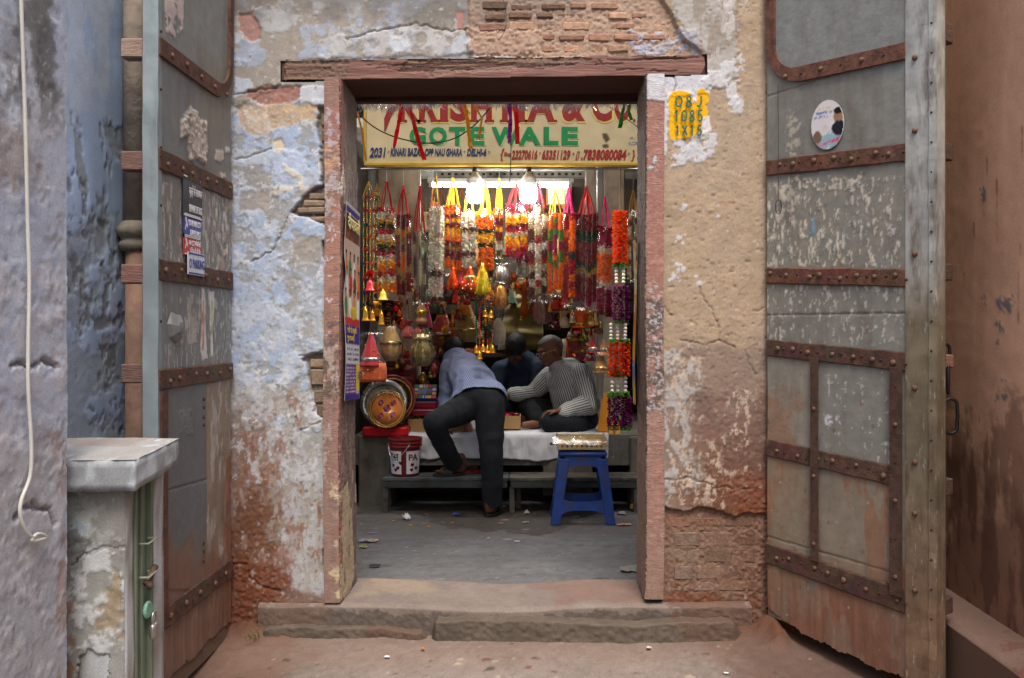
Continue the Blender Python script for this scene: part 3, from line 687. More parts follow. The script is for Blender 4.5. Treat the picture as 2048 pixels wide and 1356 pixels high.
# hand-painted meter numbers on the yellow patch
GLY = {'0': [[(.5, 1), (.15, .8), (.05, .45), (.25, .05), (.6, .05), (.85, .4), (.8, .8), (.5, 1)]],
       '8': [[(.75, .85), (.5, 1), (.2, .85), (.3, .6), (.7, .4), (.8, .15), (.5, 0), (.15, .15), (.25, .4), (.65, .6), (.75, .85)]],
       '1': [[(.25, .75), (.5, 1), (.5, 0)]], '5': [[(.85, 1), (.3, 1), (.25, .58), (.6, .62), (.85, .35), (.6, .02), (.2, .08)]], 'X': [[(.1, 1), (.9, 0)], [(.85, 1), (.1, 0)]],
       'J': [[(.75, 1), (.75, .3), (.5, .02), (.2, .12)]]}
def stroke_text(rows, matl, parent, D):
    for (txt, px, py, cw, ch) in rows:
        for i, chx in enumerate(txt):
            q = MB(lin((36, 96, 84)))
            for st in GLY[chx]:
                pts = [Vector((*[gp(px + (i + a * .78) * cw, py - b_ * ch)[0]], D, gp(px, py - b_ * ch)[1])) for a, b_ in st]
                fine = []
                for k in range(len(pts) - 1):
                    for t in (0, .33, .67): fine.append(pts[k].lerp(pts[k + 1], t))
                fine.append(pts[-1])
                sd_ = []
                for k in range(len(fine)):
                    dd = (fine[min(k + 1, len(fine) - 1)] - fine[max(k - 1, 0)]).normalized(); sd_.append(dd.cross(Vector((0, 1, 0))))
                q.strip(fine, .0066, sd_, th=.0012)
            q.build('painted_number', matl, parent)
stroke_text([('08J', 1349, 216, 20, 21), ('1085', 1346, 245, 15.5, 22), ('1X15', 1348, 273, 14.5, 20)], mat('green_sign_paint', None, .6, var=.1), gate, 3.482)

# ------------------------------------------------------------------ threshold
def sill():
    t = thing('door_sill', 'worn sandstone threshold step below the open doorway', 'step', (0, 3.6, 0))
    X0, X1 = gp(520, 0)[0] , gp(1500, 0)[0]
    c = Canvas(X0, X1, 0, .58, .007, (124, 113, 106))
    c.mottle(.12, 9, 701); c.mottle(.08, 50, 702)
    c.patch([(-.05, .03), (.4, .03), (.45, .36), (.1, .34)], (124, 96, 86), .6, 0, warp=.08, ws=8, soft=.05, seed=703)
    c.patch([(-.85, 0), (-.6, 0), (-.5, .2), (-.85, .3)], (150, 134, 114), .55, 0, warp=.08, ws=8, soft=.05, seed=704)
    c.patch([(X0, .44), (X1, .44), (X1, .6), (X0, .6)], (92, 83, 76), .85, 0, warp=.02, seed=705, rough=.004)
    c.patch([(X0, .40), (X0 + .3, .38), (X0 + .25, .6), (X0, .6)], (108, 88, 78), .7, 0, warp=.05, seed=706)
    c.patch([(X1 - .35, .3), (X1, .3), (X1, .6), (X1 - .3, .6)], (104, 80, 68), .8, 0, warp=.05, seed=707, rough=.004)
    def pos(u, v, h):
        dip = .022 * np.exp(-((u + .17) / .32) ** 2) + (fbm(u * 5, v * 4, seed=710) - .5) * .012
        s = np.clip(v - .04, 0, .36) ; top = .102 - dip
        D = 3.845 - s - .002; D = np.where(v > .40, 3.483 - .012 * sstep(.40, .42, v), D)
        D = D + (fbm(u * 9, v * 0, seed=711) - .5) * .02 * sstep(.3, .4, v)
        z = np.where(v < .04, top - (.04 - v) * 2.5, top); z = z - np.maximum(0, v - .41) * .95
        rnd = np.exp(-((v - .405) / .012) ** 2) * .008
        return np.stack([u, D - np.where(v > .41, h, 0), z + np.where(v <= .41, h, 0) - rnd], -1)
    c.build('tread', m_ground, pos, t)
    q = MB((.2, .15, .12)); q.box((( X0 + X1) / 2, 3.66, -.02), (X1 - X0 - .02, .32, .18)); q.build('bed', m_core, t)
    for (xa, xb, dh, D, zt, sd, nm) in ((gp(868, 0)[0], gp(1478, 0)[0], 1, 3.425, .052, 720, 'lower_ledge'), (gp(530, 0)[0], gp(866, 0)[0], .6, 3.45, .012, 721, 'lower_ledge')):
        c = Canvas(xa, xb, 0, .20, .007, (98, 88, 79)); c.mottle(.15, 14, sd); c.mottle(.1, 60, sd + 4, .004)
        c.patch([(xb - .3, 0), (xb, 0), (xb, .2), (xb - .25, .2)], (102, 80, 68), .6, 0, warp=.04, seed=sd + 1)
        def pos2(u, v, h, xa=xa, xb=xb, D=D, zt=zt, sd=sd):
            wob = (fbm(u * 7, u * 0 + 3, oct=4, seed=sd + 2) - .5) * .05; e = sstep(xa, xa + .02, u) * sstep(xb, xb - .05, u)
            f = sstep(.07, .085, v)
            return np.stack([u, D + .05 - np.clip(v, 0, .075) * .9 + wob * .5 - h * f * 1.5 + (1 - e) * .03, zt + wob * .8 - np.maximum(0, v - .075) * .9 + h * (1 - f) - (1 - e) * .05], -1)
        c.build(nm, m_ground, pos2, t)
sill()
# ------------------------------------------------------------------ gate leaves
rv = MB(lin((120, 92, 78))); rv.lathe((0, 0, 0), [(.011, 0), (.0105, .003), (.007, .0065), (.002, .008)], 10); RIVET = rv.mesh('rivet', True); RIVET.materials.append(m_rust)
rv = MB(lin((74, 52, 42))); rv.lathe((0, 0, 0), [(.0055, 0), (.005, .002), (.002, .003)], 8); NAIL = rv.mesh('nail', True); NAIL.materials.append(m_rust)
class Leaf:
    """a gate leaf hung at (hx, 3.5); unit direction d along the leaf, face normal n; sag: drop at the free edge"""
    def __init__(s, hx, fx, fd, W, sag):
        s.h = Vector((hx, 3.47, 0)); v = Vector((fx - hx, fd - 3.47, 0)); s.L = v.length; s.d = v.normalized()
        s.n = Vector((s.d.y, -s.d.x, 0)); s.sag = sag
        if s.n.dot(Vector((0, 0, 0)) - s.h) < 0: s.n = -s.n
    def P(s, t, z, off=0):     # t in metres from the hinge
        p = s.h + s.d * t + s.n * off; return Vector((p.x, p.y, z - s.sag * t / s.L))
    def inv(s, px, py):
        k = (px - VX) / F     # X = k D
        t = (k * s.h.y - s.h.x) / (s.d.x - k * s.d.y); D = s.h.y + s.d.y * t
        return (t, ZC + (VY - py) / F * D + s.sag * t / s.L)
    def poly(s, *pts): return [s.inv(*p) for p in pts]
    def rect(s, x0, y0, x1, y1): return s.poly((x0, y0), (x1, y0), (x1, y1), (x0, y1))
    def pos(s, u, v, h):
        return np.stack([s.h.x + s.d.x * u + s.n.x * h, s.h.y + s.d.y * u + s.n.y * h, v - s.sag * u / s.L], -1)
    def slab(s, q, t0, t1, z0, z1, o0, o1, col=None):
        vs = [s.P(t, z, o) for o in (o0, o1) for (t, z) in ((t0, z0), (t1, z0), (t1, z1), (t0, z1))]
        q.add(vs, [(0, 1, 2, 3), (7, 6, 5, 4), (0, 4, 5, 1), (1, 5, 6, 2), (2, 6, 7, 3), (3, 7, 4, 0)], col)
    def plate(s, q, poly, o0, o1, col=None):
        a = [s.P(t, z, o0) for t, z in poly]; b_ = [s.P(t, z, o1) for t, z in poly]; n = len(poly)
        q.add(a + b_, [tuple(range(n)), tuple(range(2 * n - 1, n - 1, -1))] + [(i, n + i, n + (i + 1) % n, (i + 1) % n) for i in range(n)], col)
    def rivet(s, par, t, z, off, me=None, sc=1.):
        q = Vector((0, 0, 1)).rotation_difference(s.n)
        put('rivet' if (me or RIVET) is RIVET else 'nail', me or RIVET, par, s.P(t, z, off), q, (sc, sc, sc))
def strap(lf, par, t0, t1, z, w, riv, col=(96, 72, 62), off=.003, th=.007, nails=True):
    """a forged strap with a slightly wavy edge"""
    n = 14; rnd = random.Random(int(z * 1000)); top = []; bot = []
    for i in range(n + 1):
        t = t0 + (t1 - t0) * i / n
        top.append((t, z + w / 2 + rnd.uniform(-.0015, .0015))); bot.append((t, z - w / 2 + rnd.uniform(-.0015, .0015)))
    q = MB(lin(col)); vs = []; fs = []
    for i in range(n + 1):
        o = off + rnd.uniform(-.001, .001)
        vs += [lf.P(*bot[i], o + th * .6), lf.P(bot[i][0], bot[i][1] + .004, o + th), lf.P(top[i][0], top[i][1] - .004, o + th), lf.P(*top[i], o + th * .6), lf.P(*top[i], -.002), lf.P(*bot[i], -.002)]
    for i in range(n):
        for k in range(6): fs.append((6 * i + k, 6 * i + (k + 1) % 6, 6 * i + 6 + (k + 1) % 6, 6 * i + 6 + k))
    fs += [tuple(range(5, -1, -1)), tuple(6 * n + k for k in range(6))]
    q.add(vs, fs)
    for i in range(0, len(q.c)): q.c[i] = tuple(c * rnd.uniform(.8, 1.2) for c in lin(col))
    o = q.build('strap', m_rust, par)
    for i in range(riv):
        t = t0 + (t1 - t0) * (i + .5) / riv + rnd.uniform(-.01, .01)
        lf.rivet(o, t + rnd.uniform(-.02, .02), z + rnd.uniform(-.01, .01), off + th, None, rnd.uniform(.75, 1.1))
        if nails: lf.rivet(o, t + (t1 - t0) * .5 / riv, z + rnd.uniform(-.01, .01), off + th, NAIL)
    return o

# ---- left leaf
LF = Leaf(-1.3137, -1.3137, 2.80, .7, 0.0)
TL = LF.L
leaf = thing('gate_leaf', 'grey metal-clad gate leaf on the left with warning signs', 'gate', (-1.31, 3.1, -.05), 'gate leaves')
def left_leaf():
    T0, T1 = .0, TL
    q = MB((.16, .11, .08)); LF.slab(q, 0, TL, -.03, 3.4, -.05, -.004); q.build('plank_core', m_wood, leaf)
    c = Canvas(0, TL, -.03, 3.0, .005, (124, 128, 128)); rc = LF.rect
    c.mottle(.12, 6, 801); n = fbm(c.u * 30, c.v * 3, seed=802); c.c *= (1 + .22 * (n - .5))[:, None]; c.h += (fbm(c.u * 3, c.v * 3, seed=803) - .5) * .008
    c.patch(rc(318, -60, 470, 150), (132, 136, 134), .7, 0, warp=.03, seed=804)
    c.patch(rc(400, 100, 470, 400), (132, 122, 108), .6, 0, warp=.06, ws=8, soft=.05, seed=805)
    c.patch(rc(318, 350, 470, 540), (146, 138, 130), .55, .001, warp=.02, seed=806, brk=.6, bs=20, bstr=(1, .4))
    c.patch(rc(318, 365, 470, 548), (196, 192, 188), .9, .0015, warp=.01, seed=807, brk=.24, bs=80, bstr=(1, .25))
    c.patch(rc(425, 370, 470, 548), (170, 156, 142), .9, .003, warp=.01, seed=808, brk=.25, bs=40, bstr=(1, .5))
    c.patch(rc(318, 575, 470, 735), (186, 182, 178), .85, .001, warp=.01, seed=809, brk=.14, bs=90, bstr=(1, .25))
    c.patch(rc(375, 590, 400, 690), (178, 172, 164), .8, .001, warp=.02, seed=810, brk=.6, bs=50, bstr=(1, .3))
    # torn posters
    c.patch(LF.poly((327, -20), (368, -20), (366, 62), (352, 66), (345, 82), (330, 72)), (206, 190, 186), .95, .003, warp=.012, seed=811, brk=.72, bs=36)
    c.patch(LF.poly((360, 245), (380, 212), (392, 225), (395, 240), (410, 240), (412, 300), (408, 328), (392, 318), (376, 318), (372, 270), (360, 275)), (198, 186, 176), .98, .009, warp=.010, seed=812, rough=.007)
    c.patch(LF.poly((402, 578), (408, 578), (410, 660), (414, 715), (403, 722), (400, 690), (404, 640)), (222, 218, 222), .97, .002, warp=.006, seed=813)
    c.patch(LF.poly((417, 582), (428, 582), (425, 650), (426, 712), (421, 715), (419, 640)), (220, 220, 218), .97, .002, warp=.006, seed=814)
    c.patch(LF.poly((404, 600), (407, 600), (406, 700), (402, 700)), (190, 122, 70), .9, .001, warp=.003, seed=815)
    c.patch(LF.poly((421, 600), (424, 600), (423, 668), (420, 668)), (176, 168, 70), .9, .001, warp=.003, seed=816)
    c.patch(LF.poly((354, 820), (382, 818), (382, 866), (372, 872), (366, 860), (358, 866)), (206, 196, 200), .95, .002, warp=.008, seed=817, brk=.8, bs=60)
    c.patch(LF.poly((362, 832), (378, 826), (378, 860), (364, 860)), (150, 90, 110), .6, 0, warp=.008, seed=818, brk=.4, bs=70)
    for (x, y, r) in ((438, 308, 8), (455, 300, 5), (446, 352, 5), (395, 340, 6), (450, 505, 5)): c.patch(rc(x - r, y - r, x + r, y + r * 1.5), (198, 186, 172), .95, .004, warp=.008, seed=int(x))
    # lower clad panel and bare timber
    c.patch(rc(318, 770, 412, 1180), (92, 98, 104), .9, .003, warp=0, soft=.002, seed=820)
    c.patch(rc(412, 760, 470, 1240), (142, 124, 108), .92, 0, warp=.004, soft=.003, seed=821)
    c.patch(rc(412, 760, 470, 1240), (176, 172, 166), .8, .001, warp=.01, seed=822, brk=.24, bs=34, bstr=(1, .25))
    c.patch(rc(450, 900, 472, 1330), (140, 76, 48), .85, 0, warp=.05, ws=9, soft=.03, seed=823)
    c.patch(rc(300, 1090, 470, 1420), (124, 84, 64), .88, 0, warp=.08, ws=8, soft=.05, seed=824)
    n = fbm(c.u * 70, c.v * 4, seed=825); w = sstep(.35, .15, c.v); c.c *= (1 + .5 * w * (n - .5))[:, None]; c.h += w * (n - .5) * .006
    c.line(LF.poly((335, 980), (412, 958)), .003, .003, (60, 60, 60), warp=.001); c.line(LF.poly((412, 760), (412, 1180)), .003, .004, (60, 54, 50), warp=.001)
    c.keep &= ~((c.v < .02 + .03 * fbm(c.u * 20, c.u * 0, seed=826)))
    c.dust((140, 136, 130), .16, 6, 81); c.build('tin_cladding', m_sheet, LF.pos, leaf)
    for (z, w, nr) in ((1.859, .072, 6), (1.478, .074, 6), (1.098, .07, 6), (.262, .078, 5)):
        strap(LF, leaf, .0, TL - .004, z, w, nr)
    # top strap turning up along the hinge edge
    q = MB(lin((102, 74, 64))); cc = []; z0 = 2.244; w = .062; r = .12
    inner = [(TL, z0 + w / 2)] + [(.035 + r - r * math.sin(a), z0 + w / 2 + r - r * math.cos(a)) for a in [math.pi / 2 * k / 6 for k in range(7)]] + [(.035, 3.1)]
    outer = [(TL, z0 - w / 2)] + [(r + .07 - (r + .07) * math.sin(a), z0 - w / 2 + (r + .07) - (r + .07) * math.cos(a)) for a in [math.pi / 2 * k / 6 for k in range(7)]] + [(0, 3.1)]
    vs = []; fs = []
    for a, b_ in zip(inner, outer): vs += [LF.P(*a, .013), LF.P(*b_, .013), LF.P(*b_, -.002), LF.P(*a, -.002)]
    for i in range(len(inner) - 1):
        for k in range(4): fs.append((4 * i + k, 4 * i + (k + 1) % 4, 4 * i + 4 + (k + 1) % 4, 4 * i + 4 + k))
    fs += [(0, 1, 2, 3), tuple(4 * (len(inner) - 1) + k for k in (3, 2, 1, 0))]
    q.add(vs, fs); o = q.build('strap', m_rust, leaf)
    for t in (.08, .20, .33, .46, .58): LF.rivet(o, t, z0 + .004 * math.sin(t * 30), .013)
    q = MB(lin((104, 74, 64))); LF.slab(q, TL - .062, TL - .012, .3, 1.06, .002, .012); q.build('stile_strip', m_rust, leaf)
    for z in (1.0, .97, .93, .9, .44, .41, .37): LF.rivet(leaf, .29, z, .004, NAIL, 1.4)
    # folded metal edge, handle hump, batten ends behind
    q = MB(lin((140, 152, 156))); vs = []; fs = []; m = 40; rnd = random.Random(3)
    for i in range(m + 1):
        z = -.03 + 3.2 * i / m; j = rnd.uniform(-.0025, .0025)
        vs += [LF.P(TL - .03, z, .004), LF.P(TL + .004, z, .006 + j), LF.P(TL + .006 + j, z, -.045 + j), LF.P(TL - .02, z, -.058)]
    for i in range(m):
        for k in range(3): fs.append((4 * i + k, 4 * i + k + 1, 4 * i + 5 + k, 4 * i + 4 + k))
    q.add(vs, fs); o = q.build('edge_strip', dirty(mat('grey_painted_tin', None, .5, metal=.2, bump=.35, bs=30, var=.14), (92, 96, 96), .5, 12., (2, 2, .4)), leaf)
    for k in range(14): LF.rivet(o, TL - .018, .3 + k * .2, .006, NAIL)
    for (py, col) in ((97, (150, 128, 116)), (322, (118, 92, 84)), (548, (130, 96, 90)), (747, (116, 92, 84))):
        z = ZC + (VY - py) / F * 2.82; q = MB(lin(col)); q.box((-1.3637 - .05 + .02, 2.835, z), (.10, .05, .066), .004); q.build('batten', m_wood, leaf)
    t, z = LF.inv(350, 655); q = MB(lin((128, 130, 130)))
    q.lathe(LF.P(t, z, -.002), [(.058, 0), (.05, .012), (.022, .026), (.004, .028)], 7, axis=(1, 0, 0), wob=.12); o = q.build('handle_boss', m_sheet, leaf)
left_leaf()

# ---- sign plates on the left leaf
def plate_sign(name, label, x0, y0, x1, y1, col, texts, border=None, off=.006, sub=None):
    """corners measured on the leaf"""
    tA, zA = LF.inv(x0, y1); tB, zB = LF.inv(x1, y0)
    t0, t1 = max(tA, tB), min(tA, tB)      # t0 nearer the free edge = left in view
    O = LF.P(t0, zA, off); U = (LF.P(t1, zA, off) - O); V = Vector((0, 0, zB - zA))
    s = thing(name, label, 'sign', tuple(O + U * .5))
    q = MB(lin(col)); n_ = LF.n * .003
    q.add([O, O + U, O + U + V, O + V, O + n_, O + U + n_, O + U + V + n_, O + V + n_], [(3, 2, 1, 0), (4, 5, 6, 7), (0, 1, 5, 4), (1, 2, 6, 5), (2, 3, 7, 6), (3, 0, 4, 7)])
    q.build('plate', mat('printed_plate', None, .35, var=.08, vs=30, coat=.2), s)
    W, H = U.length, V.length; Un = U.normalized()
    if border:
        e = .006
        for (a, b_, w, h) in ((.03, .03, .94, e / H), (.03, .97 - e / H, .94, e / H)):
            q = MB(lin(border)); p = O + U * a + V * b_ + n_ * 1.3; q.add([p, p + U * w, p + U * w + V * h, p + V * h], [(0, 1, 2, 3)]); q.build('border', mat('sign_ink', None, .5, var=.05), s)
    for (txt, a, b_, size, sx, tc) in texts:
        me = text_mesh(txt, size * H, O + U * a + V * b_ + n_ * 1.4, Un, (0, 0, 1), bold=.0006, sx=sx, depth=.0003)
        wid = max([Vector(v.co - (O + U * a)).dot(Un) for v in me.vertices] or [1])
        if wid > W * (.97 - a):                      # squeeze to fit the plate
            k = W * (.97 - a) / wid; base = O + U * a
            for v in me.vertices:
                d = (v.co - base).dot(Un); v.co = v.co - Un * d * (1 - k)
        link('lettering', me, mat('ink_' + '_'.join(str(int(x)) for x in tc), lin(tc), .5, var=.04), s)
    return s, O, U, V, n_
W_ = (232, 232, 236)
plate_sign('warning_sign', 'black warning sign plate, topmost on the left gate leaf', 361, 362, 400, 432, (34, 36, 40), [('कुत्ते से सावधान', .3, .56, .26, .8, W_), ('BEWARE OF DOG', .3, .16, .24, .9, W_)], W_)
s_, O_, U_2, V_2, n2_ = plate_sign('camera_sign', 'blue surveillance sign below the black plate on left leaf', 363, 434, 397, 474, (58, 64, 160), [('YOU ARE UNDER CCTV', .24, .52, .32, .7, W_), ('SURVEILLANCE', .34, .14, .32, .7, W_)], W_)
def cam_icon(s_, O_, U_, V_, n_):
    q = MB(lin(W_)); b_ = n_ * 1.5
    q.add([O_ + U_ * a + V_ * c + b_ for a, c in ((.05, .75), (.10, .85), (.21, .50), (.16, .38))], [(0, 1, 2, 3)]); q.add([O_ + U_ * a + V_ * c + b_ for a, c in ((.03, .3), (.07, .3), (.12, .5), (.08, .55))], [(0, 1, 2, 3)])
    q.build('camera_symbol', mat('sign_ink', None, .5, var=.05), s_)
cam_icon(s_, O_, U_2, V_2, n2_)
s_, O_, U_2, V_2, n2_ = plate_sign('camera_sign', 'red surveillance sign between the two blue plates on left leaf', 363, 475, 397, 509, (196, 46, 50), [('आप CCTV कैमरे की', .26, .5, .34, .7, W_), ('निगरानी में हैं।', .34, .12, .34, .7, W_)], W_)
cam_icon(s_, O_, U_2, V_2, n2_)
plate_sign('parking_sign', 'white and blue parking sign with torn corner, lowest on left leaf', 366, 510, 399, 548, (208, 212, 224), [('O PARKING', .06, .3, .58, .6, (40, 60, 140))], (48, 66, 150), off=.016)

# ---- right leaf
RF = Leaf(.966, 1.40, 2.87, .77, .05)
TR = RF.L
rleaf = thing('gate_leaf', 'rust-strapped grey gate leaf on the right with round sticker', 'gate', (1.2, 3.2, -.05), 'gate leaves')
def right_leaf():
    q = MB((.16, .11, .08)); RF.slab(q, 0, TR, .06, 3.4, -.05, -.004); q.build('plank_core', m_wood, rleaf)
    c = Canvas(0, TR, -.03, 3.0, .005, (126, 127, 122)); rc = RF.rect
    c.mottle(.12, 6, 851); n = fbm(c.u * 30, c.v * 3, seed=852); c.c *= (1 + .18 * (n - .5))[:, None]; c.h += (fbm(c.u * 3, c.v * 3, seed=853) - .5) * .008
    c.patch(rc(1545, -80, 1815, 150), (128, 134, 134), .8, 0, warp=.01, seed=854)
    c.patch(rc(1530, 350, 1812, 540), (140, 136, 124), .6, 0, warp=.02, seed=855, brk=.6, bs=18)
    c.patch(rc(1535, 355, 1812, 535), (208, 202, 188), .95, .0015, warp=.01, seed=856, brk=.13, bs=80, bstr=(1, .3))
    c.patch(rc(1590, 352, 1720, 380), (212, 204, 190), .95, .002, warp=.02, seed=857, brk=.32, bs=60)
    c.patch(rc(1535, 440, 1760, 530), (210, 202, 186), .95, .0015, warp=.01, seed=858, brk=.10, bs=55, bstr=(1.4, .35))
    c.patch(rc(1530, 568, 1812, 690), (196, 192, 182), .9, .001, warp=.01, seed=859, brk=.12, bs=90, bstr=(1, .35))
    c.patch(rc(1570, 215, 1600, 310), (190, 180, 164), .8, .001, warp=.02, seed=860, brk=.3, bs=50)
    c.patch(rc(1555, 370, 1595, 440), (204, 196, 182), .9, .001, warp=.02, seed=861, brk=.35, bs=40)
    c.patch(rc(1622, 438, 1630, 470), (92, 148, 190), .9, .001, warp=.01, seed=862, brk=.6, bs=70); c.patch(rc(1770, 445, 1795, 470), (206, 196, 196), .9, .001, warp=.02, seed=863, brk=.5, bs=70)
    c.patch(rc(1530, 700, 1640, 900), (146, 142, 132), .7, 0, warp=.02, seed=864); c.patch(rc(1530, 800, 1600, 1100), (146, 104, 74), .75, 0, warp=.07, ws=8, soft=.05, seed=865)
    c.patch(rc(1640, 700, 1790, 930), (130, 132, 126), .8, 0, warp=.01, seed=866); c.patch(rc(1640, 700, 1790, 930), (202, 198, 190), .9, .001, warp=.01, seed=867, brk=.03, bs=70, bstr=(1, .5))
    c.patch(rc(1650, 830, 1680, 850), (210, 214, 224), .9, .001, warp=.01, seed=868, brk=.4, bs=60)
    c.patch(rc(1530, 930, 1800, 1180), (138, 124, 104), .75, 0, warp=.06, ws=8, soft=.04, seed=869)
    c.patch(rc(1530, 940, 1800, 1250), (146, 94, 62), .7, 0, warp=.06, ws=9, soft=.02, seed=870, brk=.35, bs=14, bstr=(1, .3))
    c.patch(rc(1520, 1140, 1900, 1480), (132, 96, 72), .85, 0, warp=.07, ws=8, soft=.05, seed=871)
    c.patch(rc(1520, 1140, 1900, 1480), (126, 70, 44), .75, 0, warp=.05, ws=8, soft=.03, seed=872, brk=.4, bs=16, bstr=(1, .25))
    n = fbm(c.u * 60, c.v * 4, seed=873); w = sstep(.4, .15, c.v); c.c *= (1 + .5 * w * (n - .5))[:, None]; c.h += w * (n - .5) * .005
    for a, b_ in (((1530, 195), (1818, 98)), ((1530, 630), (1812, 626)), ((1532, 1072), (1800, 1150))): c.line(RF.poly(a, b_), .0035, .003, (92, 78, 64), warp=.0015)
    rag = .02 + .07 * np.exp(-c.u / .10) + .03 * fbm(c.u * 22, c.u * 0, seed=874); c.keep &= c.v > rag
    c.dust((146, 142, 134), .18, 6, 82); c.chips(rc(1530, 350, 1812, 1250), [(170, 164, 156), (100, 96, 90), (120, 92, 76), (134, 104, 84)], 300, 83, .002, .009, .0006); c.build('tin_cladding', m_sheet, RF.pos, rleaf)
    te = RF.inv(1812, 600)[0]
    for (xy, w, nr) in (((1530, 337), .066, 7), ((1530, 551), .066, 8), ((1530, 694), .07, 7), ((1535, 1105), .085, 7)):
        z = RF.inv(*xy)[1]; strap(RF, rleaf, .0, te, z, w, nr, (108, 74, 62) if xy[1] < 600 else (90, 68, 60))
    z5 = RF.inv(1530, 893)[1]; t5 = RF.inv(1792, 950)[0]
    strap(RF, rleaf, 0, t5, z5, .072, 6, (94, 70, 61))
    for (x, y0, y1, w) in ((1634, 716, 1120, .034), (1797, 735, 1190, .046)):
        tt, za = RF.inv(x, y0); zb = RF.inv(x, y1)[1]; q = MB(lin((86, 66, 58))); RF.slab(q, tt - w / 2, tt + w / 2, zb, za, .014, .021); o = q.build('upright_strap', m_rust, rleaf)
        for k in range(6): RF.rivet(o, tt, za + (zb - za) * (k + .5) / 6, .021, RIVET if k % 2 else NAIL, .8)
    # top strap turning up
    q = MB(lin((112, 76, 64))); z0 = RF.inv(1560, 158)[1]; w = .06; r = .11
    ang = [math.pi / 2 * k / 6 for k in range(7)]
    inner = [(te, z0 + w / 2)] + [(.045 + r - r * math.sin(a), z0 + w / 2 + r - r * math.cos(a)) for a in ang] + [(.045, 3.1)]
    outer = [(te, z0 - w / 2)] + [(r + .07 - (r + .07) * math.sin(a), z0 - w / 2 + (r + .07) - (r + .07) * math.cos(a)) for a in ang] + [(0, 3.1)]
    vs = []; fs = []
    for a, b_ in zip(inner, outer): vs += [RF.P(*a, .013), RF.P(*b_, .013), RF.P(*b_, -.002), RF.P(*a, -.002)]
    for i in range(len(inner) - 1):
        for k in range(4): fs.append((4 * i + k, 4 * i + (k + 1) % 4, 4 * i + 4 + (k + 1) % 4, 4 * i + 4 + k))
    fs += [(0, 1, 2, 3), tuple(4 * (len(inner) - 1) + k for k in (3, 2, 1, 0))]
    q.add(vs, fs); o = q.build('strap', m_rust, rleaf)
    for k, t in enumerate((.10, .18, .27, .36, .45, .54)): RF.rivet(o, t, z0, .013, RIVET if k % 2 == 0 else NAIL)
    for z in (z0 + .35, z0 + .48, z0 + .62): RF.rivet(o, .02, z, .013)
    # folded edge sheet wrapping the free edge
    q = MB(lin((150, 150, 144))); vs = []; fs = []; m = 60; rnd = random.Random(9)
    for i in range(m + 1):
        z = .0 + 3.2 * i / m; j = rnd.uniform(-.003, .003)
        vs += [RF.P(te, z, .004), RF.P(TR - .06, z, .007 + j * .5), RF.P(TR - .03, z, .010 + j), RF.P(TR - .028, z, .014 + j), RF.P(TR, z, .012 + j), RF.P(TR + .003, z, -.035), RF.P(TR - .004, z, -.054)]
    for i in range(m):
        for k in range(6): fs.append((7 * i + k, 7 * i + k + 1, 7 * i + 8 + k, 7 * i + 7 + k))
    q.add(vs, fs)
    for i, p in enumerate(q.v):
        z = p[2]; a = float(fbm(np.array([z * 9.]), np.array([i % 7 * .8]), seed=880)[0]); top = max(0, min(1, (z - 1.3) / .25)); low = max(0, min(1, (.7 - z) / .4))
        c0 = np.array(lin((178, 180, 176))) * top + np.array(lin((130, 120, 100))) * (1 - top); c0 = c0 * (1 - low) + np.array(lin((142, 116, 94))) * low
        q.c[i] = tuple(np.clip(c0 * (.7 + .6 * a), 0, 1))
    o = q.build('edge_sheet', dirty(dirty(mat('folded_tin_edge', None, .5, metal=.2, bump=.5, bs=30, var=.18, vs=14), (96, 76, 60), .75, 9., (2, 2, .5), .48, .68), (196, 194, 188), .6, 26., (2, 2, .5), .6, .68), rleaf)
    for py in (116, 262, 508, 776, 924, 1026, 1180): z = RF.inv(1832, py)[1]; RF.rivet(o, RF.inv(1832, py)[0], z, .008)
    for k in range(26): RF.rivet(o, TR - .018, .3 + k * .105, .014, NAIL, .8)
    for (py, w) in ((68, .07), (305, .06), (545, .06), (975, .06), (1212, .06)):
        z = ZC + (VY - py) / F * 2.92; p = RF.P(TR - .03, z + RF.sag, -.075); q = MB(lin((96, 76, 66)))
        M_ = Matrix((( RF.d.x, RF.n.x, 0), (RF.d.y, RF.n.y, 0), (0, 0, 1))); q.box(p, (.06, .055, w), .004, M_); q.build('batten', m_wood, rleaf)
right_leaf()
